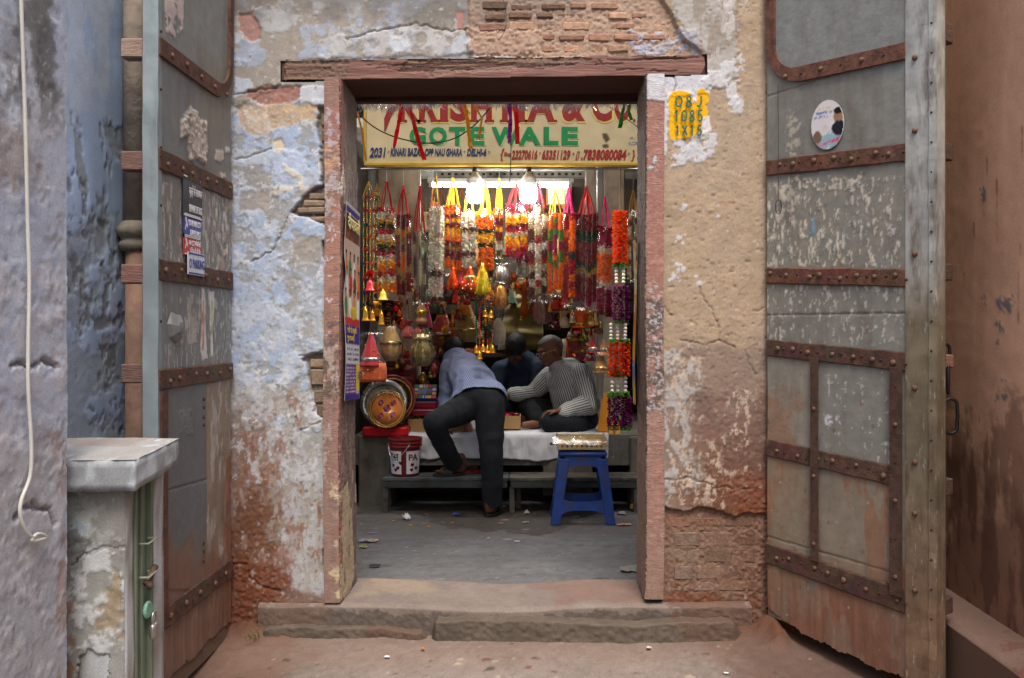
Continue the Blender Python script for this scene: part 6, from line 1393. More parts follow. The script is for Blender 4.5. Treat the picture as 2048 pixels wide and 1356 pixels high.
lath('pouch', 'maroon paisley pouch hanging left of its twin', 'pouch', 817, 640, 678, 27, 5.75, POT, (124, 44, 40), m_cloth, dots=((190, 160, 110), 5, (.9, .2), (.8, .5)), hang=610); lath('pouch', 'maroon paisley pouch hanging right of its twin', 'pouch', 839, 640, 674, 22, 5.72, POT, (120, 52, 38), m_cloth, dots=((190, 160, 110), 4, (.9, .2), (.8, .5)), hang=610)
lath('lantern', 'small gold-topped purple hanging charm under the brown bead garland', 'ornament', 843, 606, 648, 26, 5.7, [(.7, 0), (.9, .2), (.6, .4), (1, .5), (.7, .7), (.3, 1)], (150, 110, 70), m_cloth, trim=(.5, 1, (200, 160, 60)), hang=590); lath('pouch', 'pink satin pouch right of the gold-topped charm', 'pouch', 855, 612, 656, 20, 5.8, POTR, (150, 50, 80), m_cloth, hang=596)
lath('pot', 'gold beaded pot wrapped in clear plastic above the gift box', 'pot', 845, 668, 732, 50, 5.72, [(.4, 0), (.7, .1), (.95, .35), (.9, .6), (.6, .75), (.8, 1)], (140, 122, 70), m_gold, bagged=True, trim=(.85, .7, (200, 180, 120)), hang=650)
lath('pot', 'dim gold lidded pot standing behind the boxes', 'pot', 846, 744, 775, 32, 6.3, [(.7, 0), (1, .3), (.9, .5), (.5, .7), (.2, 1)], (120, 90, 40), m_gold)
lath('cone_hat', 'large red conical hat with silver trim on the shelf', 'hat', 884, 612, 672, 50, 6.3, CONE, (140, 34, 26), m_cloth, trim=(.06, 1.0, (190, 170, 150)), dots=((230, 190, 90), 8, (.9, .1), (.4, .7))); lath('cone_hat', 'large gold conical hat with sequins right of the red one', 'hat', 931, 592, 684, 52, 6.3, [(.7, 0), (1, .2), (1.02, .28), (.66, .55), (.36, .82), (.1, 1)], (140, 110, 60), m_cloth, trim=(.26, 1.0, (180, 160, 110)), dots=((236, 200, 110), 12, (.95, .32), (.4, .8)))
lath('drum_box', 'round red box with gold band below the red conical hat', 'box', 884, 672, 692, 50, 6.35, [(1, 0), (1, 1), (.9, 1.05)], (120, 60, 36), m_cloth, trim=(.7, 1.0, (170, 130, 60)))
GP2 = 'shiny pouches hanging under the left bulb'
lath('pouch', 'orange sequinned pouch, leftmost under the marigold bags', 'pouch', 906, 534, 580, 26, 5.58, POTR, (206, 70, 20), m_gold, group=GP2, dots=((250, 200, 120), 6, (.95, .1), (.6, .5)), hang=520); lath('pouch', 'red dotted pouch between two shiny gold pouches', 'pouch', 922, 536, 572, 18, 5.66, POTR, (170, 34, 40), m_cloth, group=GP2, dots=((230, 200, 170), 7, (.95, .1), (.6, .5)), hang=520)
lath('pouch', 'gold pouch with red and white lattice under the left bulb', 'pouch', 940, 532, 584, 37, 5.56, POTR, (190, 74, 40), m_gold, group=GP2, dots=((240, 220, 190), 12, (1, .05), (.8, .4)), hang=510, trim=(.5, .66, (230, 210, 130))); lath('pouch', 'bright yellow gold pleated pouch right of the latticed one', 'pouch', 965, 526, 590, 36, 5.54, POTR, (222, 190, 50), m_gold, group=GP2, hang=510)
lath('pouch', 'purple satin pouch half hidden behind the bright gold one', 'pouch', 978, 548, 580, 16, 5.66, POTR, (110, 30, 96), m_cloth, group=GP2, hang=530)
# bead strings with bells
def bead_string(label, px, y0, y1, ck, D, bell=True, r=.0085):
    t = thing('bead_string', label, 'garland', tuple(at(px, y0, D)), 'bead strings with bells'); rnd = random.Random(int(px)); q = MB(); p0, p1 = at(px, y0, D), at(px, y1, D); n = int((p0 - p1).length / (r * 1.9))
    for k in range(n): q.ball(p0.lerp(p1, k / n), r, 7, 5, tuple(v * rnd.uniform(.8, 1.2) for v in lin(ck[k % len(ck)])))
    q.build('beads', m_bead, t, True)
    if bell: q = MB(lin((214, 160, 60))); b_ = p1 + Vector((0, 0, -.055)); q.lathe(b_, [(rr * .026, h * .058) for rr, h in BELL], 14); q.build('bell', m_brass, t, True)
GRD, RRD = (24, 84, 34), (170, 24, 20)
bead_string('green bead string with bell, left of the red one', 953, 590, 690, [GRD], 5.62); bead_string('long red bead string ending in a low gold bell', 959, 590, 702, [RRD], 5.56); bead_string('green bead string with bell just right of the red one', 966, 590, 688, [GRD, GRD, GRD, (180, 140, 50)], 5.6); bead_string('green and red bead string with bell, third of the green ones', 975, 600, 690, [GRD, GRD, RRD], 5.64); bead_string('rightmost green bead string with bell by the boy', 985, 610, 690, [GRD, (190, 60, 30)], 5.62); bead_string('short green bead string with large bell higher up', 982, 560, 620, [GRD, GRD, (200, 60, 30)], 5.58, r=.010); bead_string('short gold bell string above the green strings', 970, 588, 618, [(190, 150, 60)], 5.58)
lath('parcel', 'crinkled plastic parcel of gold trinkets above the green cloth', 'parcel', 1001, 566, 618, 30, 5.6, [(.3, 0), (1, .12), (.95, .5), (.6, .85), (.2, 1)], (190, 130, 60), m_gold, bagged=True, hang=540); lath('parcel', 'clear plastic parcel of silver beads below the pink blooms', 'parcel', 1003, 530, 570, 36, 5.62, [(.3, 0), (.9, .2), (1, .5), (.6, .85), (.2, 1)], (150, 140, 130), m_gold, bagged=True, hang=505); lath('parcel', 'plastic parcel of pale lace by the boy\'s head', 'parcel', 997, 636, 690, 28, 5.75, [(.5, 0), (1, .2), (.95, .6), (.5, .9), (.2, 1)], (130, 116, 96), m_cloth, bagged=True, hang=610)
# draped green-gold cloth behind the boy
def drape():
    c = Canvas(0, .34, 0, .62, .012, (132, 116, 60)); c.mottle(.12, 8, 1101); p0 = at(1042, 700, 7.05)
    def pos(u, v, h):
        f = .02 * np.sin(v * 26 + u * 6) + .012 * np.sin(v * 61 + 2); w = .75 + .45 * (1 - v / .62)
        return np.stack([p0.x + (u - .17) * w + .05 * v, p0.y + f + ((u - .17) / .17) ** 2 * .09, p0.z + v], -1)
    o = c.build('draped_cloth', mat('green_gold_silk', None, .45, bump=.3, bs=25, var=.12, sheen=.4), pos, origin=tuple(p0)); tag(o, 'folded green-gold cloth hanging behind the bent boy', 'cloth'); sd = o.modifiers.new('thickness', 'SOLIDIFY'); sd.thickness = .006
drape()
# cluster right of the cloth
CL = 'festive goods crowded above the seated man'
for (nm, lb, ct, x, y0, y1, w, D, pf, col, m, kw) in (
    ('garland_bunch', 'dim marigold bunch with an orange ball, left of the cluster', 'garland', 1048, 566, 632, 22, 6.0, [(.5, 0), (1, .1), (.8, .25), (.4, .4), (.5, .7), (.3, 1)], (150, 80, 24), m_fl, {}),
    ('garland_bunch', 'second dim marigold bunch beside the first one', 'garland', 1068, 578, 628, 18, 6.05, [(.5, 0), (1, .12), (.7, .3), (.4, .5), (.3, 1)], (150, 60, 24), m_fl, {}),
    ('parcel', 'crinkled clear parcel of pinkish cloth in the cluster', 'parcel', 1085, 592, 648, 38, 5.9, [(.4, 0), (.9, .15), (1, .5), (.7, .8), (.3, 1)], (120, 70, 60), m_cloth, dict(bagged=True)),
    ('pouch', 'dark green cloth pouch high in the cluster', 'pouch', 1088, 566, 592, 30, 5.95, POTR, (20, 50, 44), m_cloth, {}),
    ('pouch', 'orange pouch with a cream base under the orange garland', 'pouch', 1103, 570, 598, 32, 5.85, POTR, (180, 80, 30), m_cloth, dict(trim=(.12, 1, (190, 170, 130)))),
    ('pouch', 'red silk pouch hanging at the middle of the cluster', 'pouch', 1112, 590, 622, 22, 5.8, POT, (160, 30, 16), m_cloth, {}),
    ('pouch', 'shiny orange-red pouch right of the red silk one', 'pouch', 1127, 586, 614, 22, 5.78, POT, (206, 60, 20), m_gold, {}),
    ('pouch', 'small yellow pouch left of the red silk one', 'pouch', 1100, 602, 624, 9, 5.8, POTR, (200, 150, 20), m_cloth, {}),
    ('pouch', 'dark purple beaded pouch with a cream tie', 'pouch', 1110, 626, 660, 26, 5.78, POT, (60, 24, 34), m_gold, dict(dots=((200, 170, 120), 8, (1, .1), (.8, .4)))),
    ('pouch', 'plain beige drawstring pouch beside the purple beaded one', 'pouch', 1128, 622, 656, 26, 5.78, POT, (150, 132, 104), m_cloth, {}),
    ('bell', 'silver and gold bell right of the beige pouch', 'bell', 1145, 620, 646, 20, 5.76, BELL, (196, 180, 140), m_brass, {}),
    ('bell', 'small dull gold bell above the silver one', 'bell', 1138, 604, 626, 17, 5.8, BELL, (140, 120, 50), m_brass, {}),
    ('turban', 'orange wedding turban with gold rim under the maroon garland', 'hat', 1163, 614, 656, 32, 5.78, [(1, 0), (1.12, .06), (1, .14), (.8, .4), (.86, .8), (.6, 1)], (214, 84, 20), m_cloth, dict(trim=(.12, 1.05, (180, 140, 60)))),
    ('turban', 'smaller gold turban right of the orange one', 'hat', 1184, 622, 652, 30, 5.72, [(1, 0), (1.1, .1), (.9, .3), (.8, .8), (.5, 1)], (160, 116, 60), m_gold, {}),
    ('pouch', 'pink sequinned pouch under the orange turban', 'pouch', 1152, 646, 668, 22, 5.85, POTR, (170, 70, 80), m_gold, {}),
    ('fan', 'folded red and gold cloth fan behind the seated man', 'fan', 1150, 664, 704, 34, 6.1, [(.3, 0), (.9, .3), (1, .7), (.8, 1)], (120, 40, 26), m_cloth, dict(trim=(.6, 1, (180, 140, 60)))),
    ('fan', 'folded crimson and gold cloth fan lower at the right', 'fan', 1166, 690, 724, 34, 6.2, [(.3, 0), (.9, .3), (1, .7), (.7, 1)], (120, 20, 60), m_cloth, dict(trim=(.6, 1, (190, 150, 60)))),
    ('cone_hat', 'small red cone with silver brim by the steel post', 'hat', 1186, 672, 706, 26, 5.75, CONE, (150, 34, 24), m_cloth, dict(trim=(.16, .95, (206, 190, 180)), dots=((230, 190, 120), 3, (.9, .2), (.5, .6)))),
    ('cone_hat', 'small gold cone with silver brim right of the red one', 'hat', 1207, 678, 712, 25, 5.7, CONE, (150, 96, 44), m_cloth, dict(trim=(.3, .8, (206, 190, 170)), dots=((240, 200, 120), 3, (.9, .2), (.5, .6)))),
    ('cone_hat', 'red cone in the lower pair beside the steel post', 'hat', 1180, 696, 722, 26, 5.8, CONE, (130, 40, 34), m_cloth, dict(trim=(.3, .8, (206, 170, 160)))),
    ('cone_hat', 'large amber cone in clear plastic below the small gold one', 'hat', 1202, 706, 745, 34, 5.72, CONE, (150, 104, 40), m_cloth, dict(bagged=True, trim=(.16, .95, (200, 170, 110)))),
    ('rolled_cloth', 'cream rolled cloth leaning behind the seated man\'s head', 'cloth', 1128, 678, 716, 7, 6.4, [(1, 0), (1, 1)], (180, 164, 140), m_cloth, {}),
    ('rolled_cloth', 'orange rolled cloth beside the cream roll', 'cloth', 1136, 676, 720, 11, 6.5, [(1, 0), (1, 1)], (170, 70, 20), m_cloth, {}),
    ('tub', 'stacked orange plastic tubs behind the bending man', 'tub', 935, 698, 730, 34, 6.6, [(.8, 0), (1, .6), (1.08, .62), (1.08, .7), (.9, .72), (1.1, 1)], (140, 56, 24), m_bead, {})):
    lath(nm, lb, ct, x, y0, y1, w, D, pf, col, m, group=CL, **kw)
# mixed bunches of trinkets hung from cords
def bunch(label, px, py, wpx, hpx, D, seed, pal, n=13):
    rnd = random.Random(seed); s = D / F; t = thing('trinket_bunch', label, 'trinkets', tuple(at(px, py, D)), 'bunches of festive trinkets')
    for k in range(n):
        u, v = rnd.uniform(-.5, .5), rnd.random(); c = at(px + u * wpx * (.5 + .5 * v), py + v * hpx, D + rnd.uniform(-.06, .06)); col = tuple(x * rnd.uniform(.8, 1.15) for x in rnd.choice(pal)); z = rnd.uniform(.022, .036); kind = rnd.choice(['pouch', 'pouch', 'tassel', 'flower', 'bell', 'leaf', 'packet']); q = MB(lin(col))
        if kind == 'pouch': q.lathe(c - Vector((0, 0, z)), [(r * z * .95, h * z * 2.3) for r, h in rnd.choice([POT, POTR])], 28, wob=.02, pleat=.07); q.build('pouch', rnd.choice([m_cloth, m_gold]), t, True)
        elif kind == 'bell': q = MB(lin((206, 156, 60))); q.lathe(c - Vector((0, 0, z)), [(r * z * .7, h * z * 1.7) for r, h in BELL], 16); q.build('bell', m_brass, t, True)
        elif kind == 'tassel':
            for j in range(26): a = rnd.uniform(0, 6.28); e = c + Vector((math.cos(a) * z * .5 * rnd.random(), math.sin(a) * z * .5 * rnd.random(), -z * rnd.uniform(1.6, 2.6))); q.tube([c, e], .0018, 4, col=tuple(x * rnd.uniform(.7, 1.3) for x in lin(col)))
            q.ball(c, z * .28, 8, 6, lin((206, 160, 70))); q.build('tassel', m_str, t)
        elif kind == 'flower':
            for j in range(120): d = Vector((rnd.gauss(0, 1), rnd.gauss(0, 1), rnd.gauss(0, 1))).normalized(); s_ = d.orthogonal().normalized() * .007; q.add([c - s_ + d * z * .5, c + s_ + d * z * .5, c + d * z * 1.05], [(0, 1, 2)], tuple(x * rnd.uniform(.6, 1.3) for x in lin(col)))
            q.ball(c, z * .6, 8, 6); q.build('flower_ball', m_fl, t)
        elif kind == 'packet': q.lathe(c - Vector((0, 0, z * 1.4)), [(.3 * z, 0), (z, .3 * z), (z * .95, 1.6 * z), (.3 * z, 2.6 * z), (.5 * z, 2.9 * z)], 14, wob=.14, squash=(1, .5)); q.build('foil_packet', m_gold, t); q = MB(); q.lathe(c - Vector((0, 0, z * 1.5)), [(.3 * z, 0), (z * 1.2, .3 * z), (z * 1.15, 1.8 * z), (.3 * z, 3 * z)], 12, wob=.2, squash=(1, .6)); q.build('film_wrap', film, t, True)
        else:
            for j in range(3): a = rnd.uniform(-.6, .6); d = Vector((math.sin(a), rnd.uniform(-.3, .3), -1)) * z * 1.6; sd = Vector((math.cos(a), .2, 0)) * z * .45; q.add([c, c + d * .5 - sd, c + d, c + d * .5 + sd + Vector((0, -.006, 0))], [(0, 1, 2), (0, 2, 3)])
            q.build('cloth_leaf', m_cloth, t)
    q = MB(lin((120, 80, 50))); q.tube([at(px, py - 30, D), at(px, py + hpx * .6, D)], .0022, 5); q.build('cord', m_str, t)
PA = [(176, 32, 36), (206, 150, 50), (220, 96, 24), (130, 24, 40), (196, 170, 96)]; PB = [(206, 84, 24), (226, 160, 40), (170, 30, 30), (60, 90, 50), (150, 110, 60)]; PC = [(150, 30, 60), (196, 160, 80), (190, 60, 40), (110, 26, 70), (206, 190, 140)]
for i, (x, y, w, h, D, p, lb) in enumerate(((796, 606, 44, 60, 5.95, PA, 'red and gold trinket bunch right of the bronze plate'), (870, 566, 40, 56, 6.0, PB, 'orange trinket bunch under the white fluffy garland'), (905, 600, 44, 60, 6.15, PA, 'red trinket bunch between the two large conical hats'), (820, 548, 40, 50, 6.1, PC, 'crimson trinket bunch behind the maroon bagged garland'), (938, 560, 44, 50, 6.05, PB, 'orange trinket bunch behind the latticed gold pouch'), (1020, 540, 44, 50, 6.0, PA, 'gold trinket bunch below the pink and cream blooms'), (1062, 560, 44, 80, 6.1, PB, 'marigold trinket bunch left of the crinkled parcel'), (1096, 590, 50, 44, 6.05, PC, 'crimson trinket bunch behind the purple beaded pouch'), (1135, 570, 50, 60, 5.95, PA, 'red trinket bunch above the silver and gold bell'), (1165, 630, 54, 70, 6.05, PC, 'magenta trinket bunch behind the orange wedding turban'), (1158, 655, 44, 64, 6.5, PA, 'gold and red trinket bunch behind the grey-haired man'), (1190, 640, 44, 70, 5.95, PB, 'orange trinket bunch beside the top of the steel post'), (745, 560, 40, 70, 5.85, PB, 'trinket bunch behind the gold bead chain'), (800, 690, 46, 50, 6.1, PA, 'red trinket bunch above the maroon flat boxes'), (870, 690, 44, 60, 6.25, PC, 'dim crimson trinket bunch by the bending man\'s hair'), (985, 620, 40, 80, 6.1, PB, 'dim trinket bunch behind the green bead strings'))): bunch(lb, x, y, w, h, D, 300 + i, p, 14)
# dim stock on the back shelves
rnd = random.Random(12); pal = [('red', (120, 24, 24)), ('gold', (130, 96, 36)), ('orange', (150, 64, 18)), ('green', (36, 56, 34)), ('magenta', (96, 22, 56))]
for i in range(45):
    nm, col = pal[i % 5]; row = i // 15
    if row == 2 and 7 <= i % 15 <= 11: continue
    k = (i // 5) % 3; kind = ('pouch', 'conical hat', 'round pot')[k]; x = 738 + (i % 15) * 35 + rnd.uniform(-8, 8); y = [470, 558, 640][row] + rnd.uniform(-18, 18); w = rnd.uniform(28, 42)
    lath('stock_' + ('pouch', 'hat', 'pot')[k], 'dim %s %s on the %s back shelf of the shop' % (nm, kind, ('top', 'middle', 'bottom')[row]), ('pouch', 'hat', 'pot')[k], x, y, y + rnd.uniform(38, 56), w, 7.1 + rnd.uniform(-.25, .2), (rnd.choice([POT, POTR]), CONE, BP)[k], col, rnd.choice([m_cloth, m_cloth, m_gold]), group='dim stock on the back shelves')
for i, (x, y, w, h, nm, col) in enumerate(((868, 405, 26, 34, 'orange and white', (206, 110, 40)), (852, 425, 24, 40, 'cream satin', (206, 190, 150)), (893, 420, 24, 34, 'magenta', (170, 50, 110)), (1130, 410, 22, 40, 'golden', (190, 150, 60)), (1090, 520, 26, 40, 'crimson', (140, 30, 36)), (930, 590, 24, 40, 'marigold', (200, 120, 20)))): lath('pouch', '%s satin pouch glimpsed behind the hanging garlands' % nm, 'pouch', x, y, y + h, w, 6.2, POT, col, m_cloth, hang=y - 30)
# plates, boxes and trays on the platform
dish('platter', 'largest red-rimmed platter at the back of the plate stack', 783, 798, 49, 5.98, [(1, .86, .0, .014, (150, 36, 30), m_bead), (.86, .80, .008, .008, (200, 170, 110), m_gold), (.8, 0, .0, .004, (120, 90, 60), m_gold)], .22, None)
m_silver = mat('crinkled_silver_foil', (.55, .55, .54), .3, metal=.95, bump=1., bs=40, var=.15)
dish('platter', 'silver foil platter in the middle of the plate stack', 768, 806, 47, 5.93, [(1, .72, .0, .02, (180, 180, 180), m_silver), (.72, 0, .012, .0, (170, 170, 170), m_silver)], .2, None)
def orange_plate():
    t, c, ax, s = dish('platter', 'orange enamelled platter with flower motifs in front of the stack', 774, 818, 38, 5.87, [(1, .90, .0, .012, (190, 150, 70), m_gold), (.90, .84, .010, .006, (206, 130, 30), m_bead), (.84, .80, .007, .007, (120, 110, 90), m_gold), (.80, 0, .004, .004, (206, 116, 16), mat('orange_enamel', None, .3, var=.08, coat=.6))], .2, None)
    X_ = Vector((1, 0, 0)); Y_ = ax.cross(X_).normalized()
    if Y_.z < 0: Y_ = -Y_
    for (a, b_, k) in ((0, .06, 1.25), (-.42, .42, 1), (.42, .40, 1), (.42, -.42, 1), (-.40, -.44, 1)):
        for j in range(6): q = MB(lin(((190, 40, 40), (40, 50, 120), (206, 90, 90))[j % 3])); an = j * 1.047; q.lathe(c + ax * .006 + X_ * ((a * .78 + .11 * k * math.cos(an)) * 38 * s) + Y_ * ((b_ * .78 + .11 * k * math.sin(an)) * 38 * s), [(.0085 * k, 0), (.006 * k, .002)], 8, axis=ax); q.build('petal_motif', m_bead, t)
        q = MB(lin((236, 226, 200))); q.lathe(c + ax * .0065 + X_ * (a * .78 * 38 * s) + Y_ * (b_ * .78 * 38 * s), [(.007 * k, 0), (.004 * k, .003)], 8, axis=ax); q.build('mirror_stud', m_silver, t)
    q = MB(); q.lathe(c + ax * .016, [(.0, .0), (.08, .002), (.13, -.002), (.145, -.02)], 28, axis=ax, wob=.03, cap=False); q.build('film_wrap', film, t, True)
orange_plate()
def box_thing(name, label, cat, x0, x1, y0, y1, D, dep, col, m, bev=.004, open_top=False, z_on=None):
    a, b_ = at(x0, y1, D), at(x1, y0, D); t = thing(name, label, cat, ((a.x + b_.x) / 2, D, a.z)); w, h = b_.x - a.x, b_.z - a.z
    if not open_top: q = MB(lin(col)); q.box(((a.x + b_.x) / 2, D + dep / 2, (a.z + b_.z) / 2), (w, dep, h), bev); q.build('body', m, t)
    else:
        for (c, sz, nm) in ((((a.x + b_.x) / 2, D + .003, a.z + h / 2), (w, .006, h), 'front_wall'), (((a.x + b_.x) / 2, D + dep - .003, a.z + h / 2), (w, .006, h), 'back_wall'), ((a.x + .003, D + dep / 2, a.z + h / 2), (.006, dep - .013, h - .002), 'end_wall'), ((b_.x - .003, D + dep / 2, a.z + h / 2), (.006, dep - .013, h - .002), 'end_wall'), (((a.x + b_.x) / 2, D + dep / 2, a.z + .004), (w - .014, dep - .014, .006), 'floor')):
            q = MB(lin(col)); q.box(c, sz); q.build(nm, m, t)
    return t, a, b_, w, h
m_card = mat('brown_cardboard', None, .8, bump=.15, bs=30, var=.08); m_red = mat('red_laminate', None, .4, var=.1)
t, a, b_, w, h = box_thing('cushion', 'flat red vinyl packet under the plate stack', 'cushion', 724, 816, 854, 874, 5.86, .22, (170, 26, 34), mat('red_vinyl', None, .3, bump=.5, bs=20, var=.12), .012)
for k, (y0, y1, x0, x1, lb) in enumerate(((716, 734, 772, 822, 'maroon flat box, top of the stack behind the plates'), (735, 752, 770, 823, 'maroon flat box second from the top behind the plates'), (753, 772, 774, 824, 'red flat box low in the stack behind the plates'))): t, a, b_, w, h = box_thing('flat_box', lb, 'box', x0, x1, y0, y1, 6.1, .25, (112, 30, 34), m_red); q = MB(lin((200, 170, 120))); q.box(((a.x + b_.x) / 2, 6.097, b_.z - .01), (w * .96, .004, .008)); q.build('gold_line', m_gold, t)
for (x0, x1, y0, y1, D, lb) in ((824, 872, 818, 832, 6.0, 'lowest red flat box under the gift box'), (824, 872, 802, 816, 6.02, 'red flat box directly under the gift box'), (872, 888, 796, 830, 6.06, 'red box end beside the bending man\'s arm')): t, a, b_, w, h = box_thing('flat_box', lb, 'box', x0, x1, y0, y1, D, .25, (168, 26, 54), m_red); q = MB(lin((206, 190, 190))); q.box(((a.x + b_.x) / 2, D - .003, b_.z - .008), (w * .98, .004, .006)); q.build('white_line', m_red, t)
def gift():
    t = thing('gift_box', 'patterned gift box tied with blue ribbon on the red boxes', 'box', tuple(at(850, 802, 6.0))); c = at(851, 786, 6.05); M_ = Matrix.Rotation(math.radians(50), 3, 'X')
    q = MB(lin((40, 60, 120))); q.box(c, (.17, .13, .04), .003, M_); q.build('carton', m_red, t)
    for i in range(5):
        for j in range(4):
            if 1 <= i <= 3 and 1 <= j <= 2: continue
            q = MB(lin([(206, 60, 30), (220, 160, 40), (220, 200, 180), (60, 130, 80)][(i * 3 + j) % 4])); p = c + M_ @ Vector((-.068 + i * .034, -.048 + j * .032, .0205)); q.box(p, (.028, .026, .002), 0, M_); q.build('pattern_tile', m_red, t)
    for s_, o_ in (((.10, .06, .004), (.1, .1, .1)),): q = MB(lin((60, 66, 30))); q.box(c + M_ @ Vector((0, 0, .021)), s_, 0, M_); q.build('window', mat('dark_gloss', None, .15, var=.2), t)
    for sz in ((.012, .134, .006), (.174, .012, .006)): q = MB(lin((36, 60, 170))); q.box(c + M_ @ Vector((0, 0, .0215 + (.0006 if sz[0] > .1 else 0))), sz, 0, M_); q.build('ribbon', m_bead, t)
gift()
def filled(lb, x0, x1, y0, y1, D, dep, cols, fill_h, n, nm='trinket_heap', fl=None):
    t, a, b_, w, h = box_thing('cardboard_box', lb, 'box', x0, x1, y0, y1, D, dep, (176, 140, 92), m_card, open_top=True); q = MB(); rnd = random.Random(int(x0))
    for k in range(n):
        p = Vector((rnd.uniform(a.x + .02, b_.x - .02), D + rnd.uniform(.02, dep - .03), a.z + h * .55 + rnd.uniform(0, fill_h))); d = Vector((rnd.gauss(0, 1), rnd.gauss(0, 1), rnd.gauss(0, 1))).normalized(); e = d.orthogonal().normalized() * .012; f = d * .016; q.add([p - e, p + f, p + e, p - f + Vector((0, 0, .006))], [(0, 1, 2, 3)], tuple(v * rnd.uniform(.6, 1.3) for v in lin(rnd.choice(cols))))
    o = link(nm, q.mesh(nm), m_gold, None, origin=(a.x + w / 2, D + dep / 2, a.z + .01)); tag(o, fl, 'trinkets', kind='stuff')
filled('open cardboard box of gold lace in front of the red boxes', 817, 885, 838, 871, 5.98, .2, [(206, 190, 120), (190, 160, 80), (220, 210, 170)], .045, 260, 'lace_heap', 'heap of pale gold lace in the cardboard box')
filled('small cardboard box behind the bending man\'s knee', 882, 926, 838, 867, 6.03, .16, [(170, 60, 60), (190, 150, 100)], .02, 120, 'lace_heap', 'red trinkets in the small box behind the knee')
filled('open cardboard box of pink packets beside the seated man', 996, 1041, 832, 858, 6.05, .2, [(190, 50, 90), (190, 170, 170), (160, 30, 40), (90, 110, 60)], .05, 300, 'packet_heap', 'heap of shiny pink packets in the box by the seated man')
lath('packet', 'crinkled clear packet on the cloth between the legs', 'parcel', 936, 842, 866, 20, 6.0, [(.4, 0), (1, .2), (.8, .7), (.3, 1)], (140, 80, 60), m_cloth, bagged=True)
for (x, y0, y1, w, tl, lb) in ((1206, 786, 862, 20, .15, 'tall yellow wooden slat leaning beside the seated man'), (1222, 846, 868, 9, 0, 'short orange slat left under the long garland'), (1236, 848, 868, 9, 0, 'short orange slat right under the long garland'), (1212, 852, 866, 8, 0, 'shortest orange slat beside the yellow one')):
    a, b_ = at(x, y1, 5.96), at(x, y0, 5.96); q = MB(lin((216, 140, 30))); hw = w / 2 * 5.96 / F; q.prism([(a.x - hw * (1.1), 5.96, a.z), (a.x + hw * .9, 5.96, a.z), (b_.x + hw * .9 + tl * .1, 5.985, b_.z), (b_.x - hw * .35 + tl * .1, 5.985, b_.z)], (0, .018, 0)); o = q.build('wooden_slat', mat('yellow_wood', None, .55, bump=.3, bs=20, var=.15, stretch=(4, 1, .5)), origin=tuple(a)); tag(o, lb, 'slat', 'coloured slats at the platform edge')
# ------------------------------------------------------------------ bench, cloth, bucket, stool
m_bench = dirty(mat('painted_bench_timber', None, .7, bump=.6, bs=40, var=.3, vs=16, stretch=(.4, 2, 2)), (46, 40, 35), .8, 14., (.5, 1, 1), .45, .62)
bench = thing('bench', 'low worn timber bench in front of the shop platform', 'bench', (-.15, 5.78, 0))
x0, x1 = at(764, 0, 5.66).x, .82
for (a, b_, col) in ((x0, at(1018, 0, 5.66).x - .003, (72, 80, 80)), (at(1018, 0, 5.66).x, x1, (92, 87, 79))):
    for k in range(2):
        q = MB(lin(tuple(v * (1 - .12 * k) for v in col))); q.box(((a + b_) / 2, 5.715 + k * .115, .236 - k * .002), (b_ - a, .108, .026), .004); q.build('plank', m_bench, bench)
    q = MB(lin((56, 62, 62))); q.box(((a + b_) / 2, 5.675, .198), (b_ - a - .02, .022, .048), .003); q.build('apron', m_bench, bench)
for (px, D) in ((772, 5.69), (772, 5.84), (1024, 5.69), (1037, 5.84), (1272, 5.69), (1266, 5.84)):
    p = at(px, 0, D); q = MB(lin((80, 78, 72))); q.box((p.x, D, .087), (.036, .036, .178), .003); q.build('leg', m_bench, bench)
def cloth():
    X0, X1 = at(815, 0, 5.9).x, at(1216, 0, 5.9).x; cv = Canvas(X0, X1, 0, 1.0, .010, (192, 193, 196)); cv.mottle(.05, 5, 1201)
    def pos(u, v, h):
        top = np.clip(v - .19, 0, 2); fall = np.clip(.19 - v, 0, 2); edge = (fbm(u * 5, u * 0, seed=1202) - .5)
        fold = (fbm(u * 9, v * 2.2, seed=1203) - .5) * .06 * sstep(0, .1, fall) + (fbm(u * 26, v * 9, seed=1206) - .5) * .018
        D = 5.905 + top - fold - .008 * sstep(0, .03, fall); z = .524 - fall * (1 + .25 * edge) + (fbm(u * 6, v * 6, seed=1204) - .5) * .016 * sstep(0, .1, top) + (fbm(u * 22, v * 22, seed=1207) - .5) * .006 - .008 * np.exp(-((v - .19) / .02) ** 2)
        return np.stack([u + (fbm(u * 3, v * 9, seed=1205) - .5) * .02, D, z], -1)
    o = cv.build('white_cloth', mat('white_cotton', None, .85, bump=.3, bs=40, var=.05, sheen=.1), pos, origin=(-.2, 5.9, .52)); tag(o, 'white cotton sheet spread over the shop platform', 'cloth'); sd = o.modifiers.new('thickness', 'SOLIDIFY'); sd.thickness = .003
    q = MB(lin((190, 192, 192))); 
cloth()
